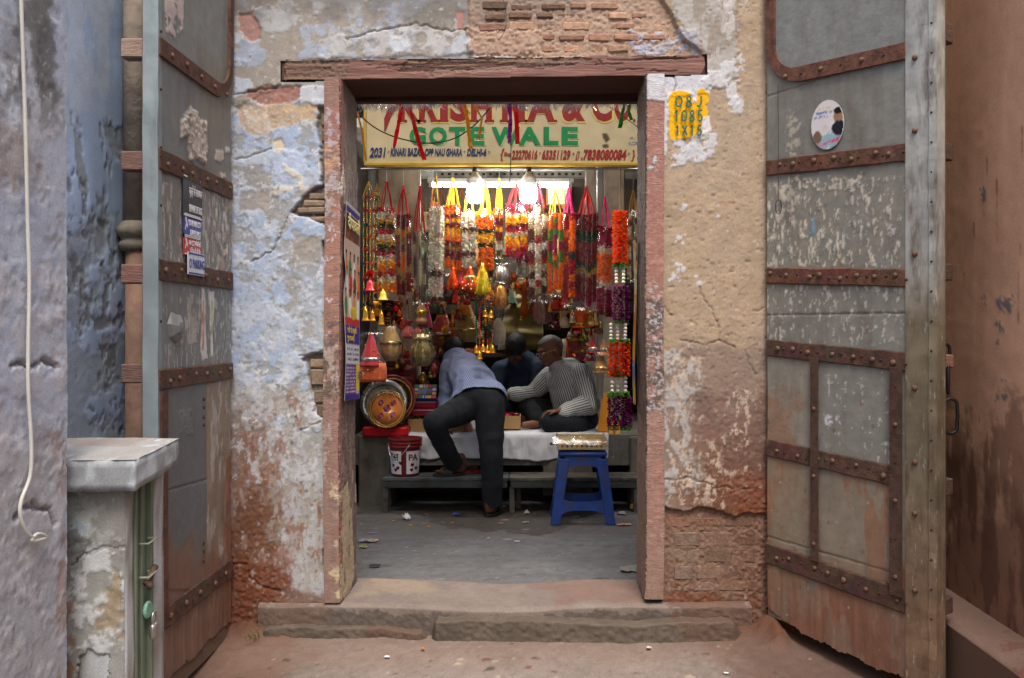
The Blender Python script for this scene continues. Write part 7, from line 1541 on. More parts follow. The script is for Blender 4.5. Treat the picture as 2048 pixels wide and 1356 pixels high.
def bucket():
    D = 5.76; c = at(811, 0, D); c.z = .2495; t = thing('bucket', 'maroon plastic paint bucket with white labels on the bench', 'bucket', tuple(c)); R0, R1, H = .096, .113, .262
    mp = dirty(mat('maroon_plastic', lin((112, 30, 34)), .4, bump=.1, var=.1, spec=.45), (70, 52, 46), .5, 12.)
    q = MB(); prof = [(.0, .006), (R0 - .004, .004), (R0, .012), (R0 + (R1 - R0) * .72, H * .76), (R1 + .004, H * .78), (R1 + .004, H * .81), (R1, H * .82), (R1 + .001, H * .87), (R1 + .006, H * .88), (R1 + .006, H * .90), (R1 + .001, H * .91), (R1 + .002, H * .96), (R1 + .007, H * .97), (R1 + .007, H), (R1 - .003, H), (R1 - .006, H * .8), (R0 - .006, .02), (0, .018)]
    q.lathe(c, prof, 36); smooth_by_angle(q.build('shell', mp, t), 35)
    def lab(a0, a1, z0, z1):
        q = MB(lin((206, 204, 206))); n = 10; vs = []; fs = []
        for k in range(n + 1):
            a = a0 + (a1 - a0) * k / n
            for z in (z0, z1): r = R0 + (R1 - R0) * z / H + .0015 ; vs.append(c + Vector((math.sin(a) * r, -math.cos(a) * r, z)))
        for k in range(n): fs.append((2 * k, 2 * k + 2, 2 * k + 3, 2 * k + 1))
        q.add(vs, fs); q.build('label', (MATS.get('bucket_label') or dirty(mat('bucket_label', None, .5, var=.1), (120, 104, 98), .6, 16.)), t, True)
    lab(-1.35, -.12, .02, .18); lab(.22, 1.35, .02, .18)
    def arc_text(txt, a0, z, size, nm):
        me = text_mesh(txt, size, (0, 0, 0), (1, 0, 0), (0, 0, 1), bold=.0012, depth=.0003)
        for v in me.vertices: r = R0 + (R1 - R0) * (z + v.co.z) / H + .0032 ; a = a0 + v.co.x / r; v.co = c + Vector((math.sin(a) * r, -math.cos(a) * r, z + v.co.z))
        link('lettering', me, mat('label_ink', lin((110, 24, 34)), .5, var=.04), t)
    arc_text('रस', -1.05, .115, .075, 'a'); arc_text('PA', .34, .115, .062, 'b')
    for (a, z) in ((-.9, .07), (-.5, .055), (-.3, .09), (.5, .075), (.8, .05), (.45, .04), (-.7, .04)): arc_text('♥', a, z, .022, 'c')
    q = MB((.6, .6, .6)); pts = [c + Vector((math.sin(-1.25 + 1.65 * k / 12) * (R1 + .006), -math.cos(-1.25 + 1.65 * k / 12) * (R1 + .008), H * .86 - .10 * math.sin(math.pi * (k / 12) ** .8))) for k in range(13)]; q.tube(pts, .0022, 6); q.build('handle', mat('bucket_wire', (.55, .55, .55), .35, metal=.8), t, True)
bucket()
def stool():
    D0, D1 = 5.31, 5.63; zt = .465; t = thing('stool', 'blue plastic stool standing in front of the bench', 'stool', (at(1167, 0, 5.45).x, 5.45, 0)); mb = dirty(mat('blue_plastic', lin((34, 64, 132)), .45, bump=.15, bs=50, var=.25, vs=10), (74, 60, 54), .7, 13., (1, 1, .35), .50, .70)
    xb0, xb1 = at(1101, 0, D0).x, at(1232, 0, D0).x; cx = (xb0 + xb1) / 2; hb = (xb1 - xb0) / 2; ht = .152; cy = (D0 + D1) / 2; hd = (D1 - D0) / 2; hdt = .125
    def P(sx, sy, f): return Vector((cx + sx * (hb + (ht - hb) * f), cy + sy * (hd + (hdt - hd) * f), zt * f))      # f = 0 ground .. 1 top
    def leg(sx, sy):
        q = MB(); vs = []; fs = []; w = lambda f: (.062 + .012 * f)
        fl = [0, .04, .3, .6, .92]
        for f in fl:
            p = P(sx, sy, f); e = w(f); th = .012
            ring = [p, p + Vector((-sx * e, 0, 0)), p + Vector((-sx * e, -sy * th, 0)), p + Vector((-sx * th, -sy * th, 0)), p + Vector((-sx * th, -sy * e, 0)), p + Vector((0, -sy * e, 0))]; vs += ring
        for i in range(len(fl) - 1):
            for k in range(6): fs.append((6 * i + k, 6 * i + (k + 1) % 6, 6 * i + 6 + (k + 1) % 6, 6 * i + 6 + k))
        fs += [tuple(range(6)), tuple(6 * (len(fl) - 1) + k for k in range(5, -1, -1))]; q.add(vs, fs); o = q.build('leg', mb, t); m = o.modifiers.new('bevel', 'BEVEL'); m.width = .005; m.segments = 2
    for sx in (-1, 1):
        for sy in (-1, 1): leg(sx, sy)
    def bar(a, b_, n_, f0, f1, arch0, arch1, nm):
        """panel between two legs, arched below (arch0) and above (arch1)"""
        q = MB(); m = 12; lo = []; hi = []
        for k in range(m + 1):
            u = k / m; e = (abs(2 * u - 1)) ** 4
            fl = f0 - arch0 * e; fh = f1 + arch1 * e
            lo.append(P(*a, fl).lerp(P(*b_, fl), .12 + .76 * u)); hi.append(P(*a, fh).lerp(P(*b_, fh), .12 + .76 * u))
        nn = Vector(n_) * .010; o_ = Vector(n_) * -.003; vs = []
        for l, h_ in zip(lo, hi): vs += [l + o_, h_ + o_, h_ + o_ - nn, l + o_ - nn]
        fs = []
        for k in range(m):
            for j in range(4): fs.append((4 * k + j, 4 * k + (j + 1) % 4, 4 * k + 4 + (j + 1) % 4, 4 * k + 4 + j))
        q.add(vs, fs); q.build(nm, mb, t)
    for (a, b_, n_) in (((-1, -1), (1, -1), (0, -1, 0)), ((-1, 1), (1, 1), (0, 1, 0)), ((-1, -1), (-1, 1), (-1, 0, 0)), ((1, -1), (1, 1), (1, 0, 0))):
        bar(a, b_, n_, .20, .32, .08, .05, 'cross_bar'); bar(a, b_, n_, .82, .96, .10, 0, 'skirt')
    q = MB(); q.box((cx, cy, zt - .01), (ht * 2 + .018, hdt * 2 + .018, .034), .012); smooth_by_angle(q.build('seat', mb, t), 50)
    # tray in clear plastic on the stool
    tr = thing('tray', 'cream decorated tray wrapped in clear plastic on the blue stool', 'tray', (cx, cy, zt + .008)); z = zt + .010; w, d = .315, .24; M_ = Matrix.Rotation(math.radians(6), 3, 'X'); mc = mat('cream_card', None, .5, var=.12, vs=40); cc = Vector((cx - .008, cy - .005, z + .028))
    q = MB(lin((190, 172, 128))); q.box(cc, (w, d, .012), .003, M_); q.build('base', mc, tr)
    for (ox, oy, sx, sy) in ((0, -d / 2, w, .012), (0, d / 2, w, .012), (-w / 2, 0, .012, d), (w / 2, 0, .012, d)):
        q = MB(lin((202, 180, 130))); q.box(cc + M_ @ Vector((ox, oy, .022)), (sx, sy, .052), .003, M_); o = q.build('side', mc, tr)
        if oy < 0 or (ox and True):
            for k in range(9 if sx > .1 else 5):
                if sx > .1: p = Vector((ox - w / 2 + .03 + k * .032, oy - .007, .022))
                else: p = Vector((ox, oy - d / 2 + .03 + k * .045, .049))
                qq = MB(lin([(150, 60, 50), (60, 80, 110), (90, 110, 60), (190, 120, 50)][k % 4])); qq.ball(cc + M_ @ p, (.008, .004, .008), 7, 4); qq.build('flower_motif', mc, o)
    cw, c0 = MB(), None
    cvx = Canvas(-.19, .21, -.15, .15, .02, (200, 200, 200)); ctr = cc
    cvx.build('plastic_wrap', plastic_film('loose_wrap', clear=.72, rough=.2, bs=22.), lambda u, v, h: np.stack([ctr.x + u + .02 * (fbm(u * 9, v * 9, seed=4) - .5), ctr.y + v, ctr.z + .052 + .05 * (fbm(u * 11, v * 11, seed=5) - .3) - .10 * sstep(.14, .2, u) - .04 * sstep(.1, .15, -v)], -1), tr)
    q = MB(lin((96, 60, 44))); q.tube([(cc.x - w / 2 - .05, cy - .02, z + .035), (cc.x - w / 2 + .02, cy - .02, z + .045)], .009, 8); o = q.build('handle', m_wood, tr)
stool()

# ------------------------------------------------------------------ people
def blob_mesh(balls, bones, voxel, sm, name):
    q = MB()
    for (p0, r0, p1, r1) in bones:
        p0, p1 = Vector(p0), Vector(p1); q.tube([p0, p0.lerp(p1, .33), p0.lerp(p1, .67), p1], [r0, r0 + (r1 - r0) * .33, r0 + (r1 - r0) * .67, r1], 14); q.ball(p0, r0 * .995, 14, 9); q.ball(p1, r1 * .995, 14, 9)
    for bl in balls: q.ball(bl[0], bl[1], 18, 12, M=bl[2] if len(bl) > 2 else None)
    me = q.mesh('tmp', vcol=False); ob = bpy.data.objects.new('tmp', me); COL.objects.link(ob)
    m = ob.modifiers.new('r', 'REMESH'); m.mode = 'VOXEL'; m.voxel_size = voxel; m.use_smooth_shade = True; m2 = ob.modifiers.new('s', 'SMOOTH'); m2.factor = .5; m2.iterations = sm
    out = bpy.data.meshes.new_from_object(ob.evaluated_get(bpy.context.evaluated_depsgraph_get())); bpy.data.objects.remove(ob); bpy.data.meshes.remove(me); out.name = name
    out.polygons.foreach_set('use_smooth', [True] * len(out.polygons)); return out
def trim(me, a, b_, n_):
    """cut a garment along the plane through a and b_ whose side n_ is thrown away: a clean hem"""
    a, b_ = Vector(a), Vector(b_); e = (b_ - a).normalized(); n_ = Vector(n_); n_ = (n_ - e * n_.dot(e)).normalized()
    bm = bmesh.new(); bm.from_mesh(me); bmesh.ops.bisect_plane(bm, geom=bm.verts[:] + bm.edges[:] + bm.faces[:], plane_co=a, plane_no=n_, clear_outer=True); bm.to_mesh(me); bm.free()
def wrinkle(me, amp, sc, seed, axis=(1, 1, 1)):
    n = len(me.vertices); co = np.empty(n * 3, np.float32); me.vertices.foreach_get('co', co); co = co.reshape(-1, 3); no = np.empty(n * 3, np.float32); me.vertex_normals.foreach_get('vector', no); no = no.reshape(-1, 3)
    k = fbm(co[:, 0] * sc * axis[0], co[:, 1] * sc * axis[1], co[:, 2] * sc * axis[2], oct=3, seed=seed); k = 1 - np.abs(k - .5) * 4
    co = co + no * (k[:, None]) * amp; me.vertices.foreach_set('co', co.ravel()); me.update()
def stripe_attr(me, bones, front):
    """arc length round the nearest limb axis, so that stripes run along sleeves and body"""
    n = len(me.vertices); co = np.empty(n * 3, np.float32); me.vertices.foreach_get('co', co); co = co.reshape(-1, 3).astype(float); best = np.full(n, 1e9); val = np.zeros(n)
    for (p0, r0, p1, r1) in bones:
        a = np.array(p0, float); b_ = np.array(p1, float); e = b_ - a; L = np.linalg.norm(e); e = e / L; w = co - a; t = np.clip((w @ e) / L, 0, 1); rad = r0 + (r1 - r0) * t; perp = w - np.outer(t * L, e); d = np.linalg.norm(perp, axis=1) / rad
        f = np.array(front, float); f = f - e * (f @ e); f /= np.linalg.norm(f); g_ = np.cross(e, f); s = np.arctan2(perp @ g_, perp @ f) * (r0 + r1) / 2; m = d < best; best[m] = d[m]; val[m] = s[m]
    at_ = me.attributes.new('stripe', 'FLOAT', 'POINT'); at_.data.foreach_set('value', val.astype(np.float32))
def striped(name, ca, cb, period, duty=.5):
    m = bpy.data.materials.new(name); m.use_nodes = True; N = m.node_tree.nodes; L = m.node_tree.links; p = N['Principled BSDF']; p.inputs['Roughness'].default_value = .8; p.inputs['Specular IOR Level'].default_value = .2
    a = N.new('ShaderNodeAttribute'); a.attribute_name = 'stripe'; mu = N.new('ShaderNodeMath'); mu.operation = 'MULTIPLY'; mu.inputs[1].default_value = 2 * math.pi / period; L.new(a.outputs['Fac'], mu.inputs[0]); si = N.new('ShaderNodeMath'); si.operation = 'SINE'; L.new(mu.outputs[0], si.inputs[0])
    mr = N.new('ShaderNodeMapRange'); mr.inputs[1].default_value = (duty - .5) * 2 - .25; mr.inputs[2].default_value = (duty - .5) * 2 + .25; L.new(si.outputs[0], mr.inputs[0]); mx = N.new('ShaderNodeMix'); mx.data_type = 'RGBA'; mx.inputs[6].default_value = (*lin(ca), 1); mx.inputs[7].default_value = (*lin(cb), 1); L.new(mr.outputs[0], mx.inputs[0]); L.new(mx.outputs[2], p.inputs['Base Color'])
    n2 = N.new('ShaderNodeTexNoise'); n2.inputs['Scale'].default_value = 14; tc = N.new('ShaderNodeTexCoord'); L.new(tc.outputs['Object'], n2.inputs['Vector']); bp = N.new('ShaderNodeBump'); bp.inputs['Strength'].default_value = .5; bp.inputs['Distance'].default_value = .02; L.new(n2.outputs[0], bp.inputs['Height']); L.new(bp.outputs[0], p.inputs['Normal']); return m
def frame(f, up):
    f = Vector(f).normalized(); x = f.cross(Vector(up)).normalized(); u = x.cross(f); return Matrix(((x.x, f.x, u.x), (x.y, f.y, u.y), (x.z, f.z, u.z)))
def head(c, f, up, s=1.):
    """balls of a head: local x right, y forward, z up; c is the centre of the skull"""
    M_ = frame(f, up); T = lambda x, y, z: Vector(c) + M_ @ (Vector((x, y, z)) * s); S = lambda *r: tuple(v * s for v in r)
    bl = [(T(0, -.012, .02), S(.074, .094, .085), M_), (T(0, .028, -.035), S(.058, .062, .070), M_), (T(0, .050, -.082), S(.036, .036, .028), M_), (T(0, .090, -.028), S(.014, .022, .013), M_), (T(0, .082, -.008), S(.009, .014, .026), M_), (T(0, .078, .022), S(.05, .018, .012), M_), (T(0, .083, -.056), S(.024, .013, .008), M_), (T(.078, -.012, -.02), S(.010, .020, .032), M_), (T(-.078, -.012, -.02), S(.010, .020, .032), M_), (T(.042, .06, -.03), S(.02, .02, .018), M_), (T(-.042, .06, -.03), S(.02, .02, .018), M_)]
    return bl, M_, T
def hair(c, f, up, col, parent, s=1., line=.03, seed=1, thick=1.07):
    M_ = frame(f, up); q = MB(lin(col)); rnd = random.Random(seed); q.ball((0, 0, 0), (.074 * thick, .097 * thick, .087 * thick), 26, 18)
    vs = [Vector(p) for p in q.v]; n = fbm(np.array([p.x * 60 for p in vs]), np.array([p.y * 60 for p in vs]), np.array([p.z * 60 for p in vs]), oct=3, seed=seed); vs = [p * (1 + .07 * (n[i] - .5) * 2) for i, p in enumerate(vs)]
    keep = [i for i, p in enumerate(vs) if not (p.z < line - max(0, -p.y) * 1.4 - .01 and p.y > -.075) or p.z > line]; ks = set(keep)
    me = bpy.data.meshes.new('hair'); fs = [fc for fc in q.f if all(i in ks for i in fc)]; me.from_pydata([tuple(Vector(c) + M_ @ ((p + Vector((0, -.012, .02))) * s)) for p in vs], [], fs); me.polygons.foreach_set('use_smooth', [True] * len(fs)); bm = bmesh.new(); bm.from_mesh(me); bmesh.ops.delete(bm, geom=[v for v in bm.verts if not v.link_faces], context='VERTS'); bmesh.ops.recalc_face_normals(bm, faces=bm.faces); bm.to_mesh(me); bm.free()
    o = link('hair', me, mat('hair_%d_%d' % (col[0], seed), lin(col), .55, bump=.9, bs=120, var=.3, vs=70, stretch=(3, 3, 1)), parent); sd = o.modifiers.new('thickness', 'SOLIDIFY'); sd.thickness = .008; return o
def hand(w, d, n_, side, curl=.5, s=1.):
    """wrist w, pointing d, palm normal n_; side +1: thumb on d x n_"""
    d = Vector(d).normalized(); n_ = (Vector(n_) - d * Vector(n_).dot(d)).normalized(); l = d.cross(n_) * side; w = Vector(w); bones = []
    for k in range(4):
        o = w + d * .082 * s + l * (.026 - .0175 * k) * s; L = (.040, .045, .042, .033)[k] * s; a0 = curl * .7; a1 = curl * 1.5; d1 = d * math.cos(a0) + n_ * math.sin(a0); d2 = d * math.cos(a1) + n_ * math.sin(a1); m_ = o + d1 * L; e = m_ + d2 * L * .8
        bones += [(w + d * .03 * s + l * (.018 - .012 * k) * s, .013 * s, o, .0105 * s), (o, .0098 * s, m_, .0088 * s), (m_, .0088 * s, e, .0072 * s)]
    o = w + d * .028 * s + l * .026 * s; m_ = o + (d * .7 + l * .75 + n_ * .3).normalized() * .036 * s; bones += [(w + d * .012 * s + l * .008 * s, .016 * s, o, .014 * s), (o, .0125 * s, m_, .0105 * s), (m_, .0105 * s, m_ + (d + n_ * .6).normalized() * .03 * s, .0085 * s)]; return bones
def foot(heel, toe, s=1.):
    heel, toe = Vector(heel), Vector(toe); d = (toe - heel).normalized(); l = Vector((-d.y, d.x, 0)).normalized(); up = Vector((0, 0, 1)); L = (toe - heel).length; b_ = [(heel + up * .035, .032, heel + d * L * .5 + up * .032, .030), (heel + d * L * .5 + up * .032, .030, heel + d * L * .74 + up * .022, .026), (heel + d * L * .45 + l * .012 + up * .026, .026, heel + d * L * .75 + l * .018 + up * .02, .02), (heel + up * .04, .032, heel + up * .11, .034), (heel + d * L * .45 + up * .045, .026, heel + up * .10, .034)]
    for k in range(5): o = heel + d * L * (.74 - .025 * k * k * .3) + l * (-.030 + k * .0155) + up * .016; b_.append((o, .011, o + d * (.05 - .006 * k), .0085 if k else .011))
    return b_
def sandal(heel, toe, parent, col=(.02, .02, .022)):
    heel, toe = Vector(heel), Vector(toe); d = (toe - heel).normalized(); l = Vector((-d.y, d.x, 0)).normalized(); L = (toe - heel).length; q = MB(); out = []
    for k in range(20):
        a = 6.283 * k / 20; x = math.cos(a); y = math.sin(a); w = .046 + .008 * x; out.append(heel + d * (L * .5 + x * (L * .5 + .03)) + l * y * w - Vector((0, 0, .012)))
    q.prism(out, (0, 0, .016)); ms = mat('black_rubber', col, .55, var=.1); q.build('sandal_sole', ms, parent)
    q = MB(); P = [heel + d * L * .52 + l * (math.cos(a) * .047) + Vector((0, 0, .004 + math.sin(a) * .058)) for a in [math.pi * k / 10 for k in range(11)]]; q.strip(P, .045, d, th=.002); q.build('sandal_strap', ms, parent)
    q = MB(); P = [heel + d * L * .70 + l * (math.cos(a) * .047) + Vector((0, 0, .004 + math.sin(a) * .042)) for a in [math.pi * k / 10 for k in range(11)]]; q.strip(P, .022, d, th=.002); q.build('sandal_strap', ms, parent)
skin = mat('brown_skin', lin((124, 82, 62)), .55, bump=.15, bs=120, var=.1, vs=20, spec=.35); skin_d = mat('dark_brown_skin', lin((96, 60, 46)), .5, bump=.15, bs=120, var=.1, vs=20, spec=.35); m_trs = mat('charcoal_trousers', lin((25, 28, 33)), .88, bump=.4, bs=45, var=.12)
def B(*a): return at(*a)

def man_standing():
    t = thing('person', 'man in blue striped shirt bending over with one foot on the bench', 'person', (at(975, 0, 5.55).x, 5.55, 0))
    hipR, kneeR, ankR = B(978, 806, 5.62), B(983, 915, 5.56), B(984, 1018, 5.60); hipL, kneeL, ankL = B(936, 812, 5.62), B(869, 846, 5.47), B(909, 932, 5.72)
    pel, wai, che, nec = B(958, 798, 5.65), B(951, 772, 5.76), B(930, 744, 5.93), B(910, 716, 6.08); shL, shR = B(903, 738, 5.95), B(955, 746, 6.05); elL, wrL = B(895, 796, 5.96), B(893, 846, 5.88); elR, wrR = B(952, 790, 6.2), B(932, 832, 6.12)
    hL, tL = B(922, 951, 5.74), B(874, 953, 5.70); hL.z = tL.z = .264; hR = Vector((B(978, 0, 5.56).x, 5.56, .018)); tR = Vector((B(1001, 0, 5.70).x, 5.74, .018))
    hb, M_, T = head(B(906, 706, 6.17), (-.25, .75, -.65), (0, .5, .85))
    bones = [(pel, .11, wai, .11), (wai, .11, che, .12), (che, .10, nec, .05), (nec, .05, B(906, 708, 6.14), .055), (shL, .05, elL, .04), (elL, .038, wrL, .026), (shR, .05, elR, .04), (elR, .038, wrR, .026), (shL, .05, che, .08), (shR, .05, che, .08), (hipR, .085, kneeR, .055), (kneeR, .052, ankR, .036), (hipL, .085, kneeL, .055), (kneeL, .052, ankL, .036), (pel, .1, hipR, .085), (pel, .1, hipL, .085), (ankL, .036, hL + Vector((0, 0, .06)), .034), (ankR, .036, hR + Vector((0, 0, .06)), .034)]
    bones += hand(wrL, (.05, -.1, -1), (.9, .3, 0), 1, .6) + hand(wrR, (-.2, 0, -1), (-.5, -.8, 0), 1, .5) + foot(hL, tL) + foot(hR, tR)
    link('body', blob_mesh(hb, bones, .0075, 2, 'body'), skin_d, t)
    tb = [(pel, .125, hipR, .098), (pel, .125, hipL, .098), (hipR, .101, kneeR, .074), (kneeR, .072, B(985, 965, 5.57), .062), (B(985, 965, 5.57), .062, B(984, 1022, 5.595), .056), (hipL, .101, kneeL, .072), (kneeL, .071, B(890, 894, 5.6), .060), (B(890, 894, 5.6), .060, B(908, 928, 5.71), .055), (B(940, 800, 5.64), .108, B(978, 800, 5.64), .110)]
    me = blob_mesh([], tb, .011, 3, 'trousers'); wrinkle(me, .010, 8, 31, (1, 1, .55)); wrinkle(me, .004, 24, 32, (1, 1, .5)); bm = bmesh.new(); bm.from_mesh(me); bmesh.ops.delete(bm, geom=[v for v in bm.verts if v.co.z < .062 or (v.co.x < B(935, 0, 5.7).x and (v.co - ankL).dot(ankL - B(890, 894, 5.6)) > -.002)], context='VERTS'); bm.to_mesh(me); bm.free(); link('trousers', me, m_trs, t)
    sb = [(B(956, 812, 5.62), .160, wai, .150), (wai, .142, che, .132), (che, .135, B(914, 724, 6.04), .10), (shL, .078, che, .13), (shR, .08, che, .13), (shL, .076, elL, .062), (elL, .060, B(894, 836, 5.9), .046), (shR, .076, elR, .06), (elR, .058, B(934, 826, 6.13), .048), (B(934, 806, 5.64), .114, B(978, 796, 5.64), .120)]
    me = blob_mesh([], sb, .011, 4, 'shirt'); stripe_attr(me, [(B(960, 800, 5.66), .16, B(916, 716, 6.06), .14)] + sb[5:9], (0, -1, .5)); wrinkle(me, .011, 6.5, 33, (.6, 1, 1.3)); wrinkle(me, .003, 20, 34); trim(me, B(884, 806, 5.6), B(1004, 788, 5.6), (0, -.75, -.65)); link('shirt', me, striped('blue_pinstripe', (98, 108, 140), (134, 142, 168), .0105, .6), t)
    hair(B(906, 706, 6.17), (-.25, .75, -.65), (0, .5, .85), (20, 17, 16), t, 1.03, -.02, 3, 1.1)
    q = MB((.02, .02, .02)); c = B(958, 792, 5.66); sandal(hL, tL, t); sandal(hR, tR, t)
man_standing()
def man_seated():
    t = thing('person', 'grey-haired man in glasses and striped shirt sitting cross-legged', 'person', (at(1150, 0, 6.2).x, 6.2, .52))
    pel, wai, che, nec = B(1152, 838, 6.28), B(1148, 800, 6.28), B(1136, 758, 6.26), B(1116, 728, 6.22); shN, shF = B(1164, 748, 6.16), B(1103, 752, 6.34); elN, wrN = B(1180, 808, 6.08), B(1120, 822, 5.98); elF, wrF = B(1068, 784, 6.34), B(1020, 790, 6.24)
    hipN, kneeN, footN = B(1165, 838, 6.22), B(1100, 843, 6.00), B(1150, 850, 6.04); hipF, kneeF, footF = B(1138, 838, 6.36), B(1058, 812, 6.30), B(1072, 848, 6.14)
    hc = B(1100, 700, 6.18); f = (-.80, -.38, -.30); up = (-.2, 0, 1); hb, M_, T = head(hc, f, up, 1.02)
    bones = [(pel, .1, wai, .11), (wai, .11, che, .11), (che, .10, nec, .055), (nec, .055, B(1106, 715, 6.2), .056), (shN, .05, elN, .042), (elN, .04, wrN, .028), (shF, .05, elF, .04), (elF, .038, wrF, .027), (shN, .05, che, .08), (shF, .05, che, .08), (hipN, .08, kneeN, .055), (kneeN, .05, footN, .035), (hipF, .08, kneeF, .055), (kneeF, .05, footF, .035), (footF, .033, B(1048, 850, 6.08), .025), (pel, .1, hipN, .08), (pel, .1, hipF, .08)]
    bones += hand(wrN, (-1, -.05, -.05), (0, -.2, -1), 1, .7) + hand(wrF, (-1, -.2, -.1), (0, -.4, -1), -1, .5)
    link('body', blob_mesh(hb, bones, .007, 2, 'body'), skin, t)
    tb = [(pel, .13, hipN, .115), (pel, .13, hipF, .11), (hipN, .118, kneeN, .080), (kneeN, .078, footN, .07), (hipF, .105, kneeF, .075), (kneeF, .074, B(1074, 838, 6.18), .062), (hipN, .11, footN, .075)]
    me = blob_mesh([], tb, .011, 3, 'trousers'); wrinkle(me, .010, 8, 41); link('trousers', me, m_trs, t)
    sb = [(B(1154, 824, 6.28), .145, wai, .155), (wai, .168, che, .155), (che, .150, B(1122, 738, 6.24), .085), (shN, .078, che, .12), (shF, .076, che, .12), (shN, .084, elN, .074), (elN, .072, B(1128, 822, 6.0), .050), (shF, .074, elF, .062), (elF, .060, B(1026, 789, 6.26), .045), (B(1140, 735, 6.24), .07, B(1115, 734, 6.24), .066)]
    me = blob_mesh([], sb, .011, 4, 'shirt'); stripe_attr(me, [(B(1156, 840, 6.28), .15, B(1122, 735, 6.24), .13)] + sb[5:9], (-.2, -1, 0)); wrinkle(me, .012, 7, 43, (1.3, 1, .8)); wrinkle(me, .003, 22, 44); link('shirt', me, striped('black_white_stripe', (92, 97, 95), (206, 208, 202), .0165, .38), t)
    q = MB(lin((190, 192, 188))); c = B(1113, 729, 6.21); q.lathe(c, [(.064, -.012), (.069, .006), (.060, .03), (.055, .03)], 18, axis=(-.25, -.05, 1), cap=False); q.build('collar', mat('shirt_collar', lin((176, 178, 172)), .8, var=.1), t, True)
    hair(hc, f, up, (118, 116, 114), t, 1.02, .048, 5, 1.025)
    g = thing('spectacles', 'thin wire spectacles worn by the seated grey-haired man', 'glasses', tuple(T(0, .1, -.005))); mw = mat('gold_wire', (.6, .5, .35), .3, metal=.9, var=0)
    for sx in (-1, 1):
        q = MB(); pts = [T(sx * .033 + .023 * math.cos(a), .095, -.008 + .018 * math.sin(a)) for a in [6.283 * k / 16 for k in range(17)]]; q.tube(pts, .0016, 6, cap=False); q.build('rim', mw, g); q = MB(); q.tube([T(sx * .056, .094, -.002), T(sx * .082, .04, 0), T(sx * .084, -.02, -.005)], .0016, 6); q.build('temple', mw, g)
        q = MB((.9, .9, .88)); q.ball(T(sx * .031, .071, -.004), .011, 10, 8); q.build('eye', mat('eye_white', (.5, .48, .45), .3, var=0), t)
    q = MB(); q.tube([T(-.011, .097, -.004), T(0, .1, 0), T(.011, .097, -.004)], .0016, 6); q.build('bridge', mw, g)
man_seated()
def boy():
    t = thing('person', 'dark-haired boy in navy shirt bent forward over the platform', 'person', (at(1040, 0, 6.7).x, 6.75, .52))
    pel, che, nec = B(1052, 800, 7.1), B(1045, 738, 6.78), B(1036, 722, 6.6); shA, shB = B(1002, 742, 6.66), B(1078, 736, 6.68); elA, wrA = B(992, 790, 6.56), B(996, 842, 6.42); elB, wrB = B(1070, 796, 6.56), B(1046, 845, 6.42)
    hc = B(1031, 698, 6.50); f = (-.1, -.62, -.78); up = (0, -.6, .6); hb, M_, T = head(hc, f, up, 1.0); bones = [(pel, .11, che, .12), (che, .1, nec, .055), (nec, .055, hc, .055), (shA, .05, elA, .042), (elA, .04, wrA, .028), (shB, .05, elB, .042), (elB, .04, wrB, .028), (shA, .05, che, .09), (shB, .05, che, .09), (pel, .1, B(1000, 850, 6.95), .08), (pel, .1, B(1090, 850, 6.95), .08)] + hand(wrA, (.1, -.5, -.5), (0, -.4, -1), 1, .5) + hand(wrB, (-.1, -.5, -.5), (0, -.4, -1), -1, .5)
    link('body', blob_mesh(hb, bones, .0085, 2, 'body'), skin_d, t)
    sb = [(pel, .15, che, .155), (che, .14, nec, .085), (shA, .08, che, .13), (shB, .08, che, .13), (shA, .078, shA.lerp(elA, .62), .062), (shB, .078, shB.lerp(elB, .62), .062), (B(1040, 770, 6.74), .14, che, .15)]
    me = blob_mesh([], sb, .012, 4, 'shirt'); wrinkle(me, .007, 8, 51); link('shirt', me, mat('navy_cotton', lin((34, 46, 66)), .85, bump=.3, bs=40, var=.12), t)
    me = blob_mesh([], [(pel, .14, B(1000, 845, 6.95), .10), (pel, .14, B(1090, 845, 6.95), .10)], .014, 3, 'trousers'); link('trousers', me, m_trs, t)
    hair(hc, f, up, (16, 14, 14), t, 1.04, .012, 7, 1.12)
boy()

# ------------------------------------------------------------------ things on bench and lane
def slipper(label, px, py, D, ang, col, z):
    t = thing('slipper', label, 'slipper', tuple(at(px, py, D)), 'slippers left on the bench'); c = Vector((at(px, 0, D).x, D, z)); d = Vector((math.cos(ang), math.sin(ang), 0)); l = Vector((-d.y, d.x, 0)); q = MB(lin(col))
    q.prism([c + d * math.cos(a) * .105 + l * math.sin(a) * (.038 + .006 * math.cos(a)) for a in [6.283 * k / 18 for k in range(18)]], (0, 0, .016)); q.build('sole', mat('red_rubber', None, .5, var=.12), t)
    for s_ in (-1, 1): q = MB(lin((60, 14, 18))); q.tube([c + d * .06 + Vector((0, 0, .018)), c + d * .03 + l * s_ * .022 + Vector((0, 0, .04)), c - d * .02 + l * s_ * .036 + Vector((0, 0, .016))], .006, 6); q.build('thong', mat('red_rubber', None, .5, var=.12), t)
slipper('red rubber slipper on the bench behind the raised foot', 944, 945, 5.82, .3, (120, 20, 26), .251); slipper('dark red slipper just behind the other slipper', 930, 942, 5.865, .1, (90, 22, 26), .252)
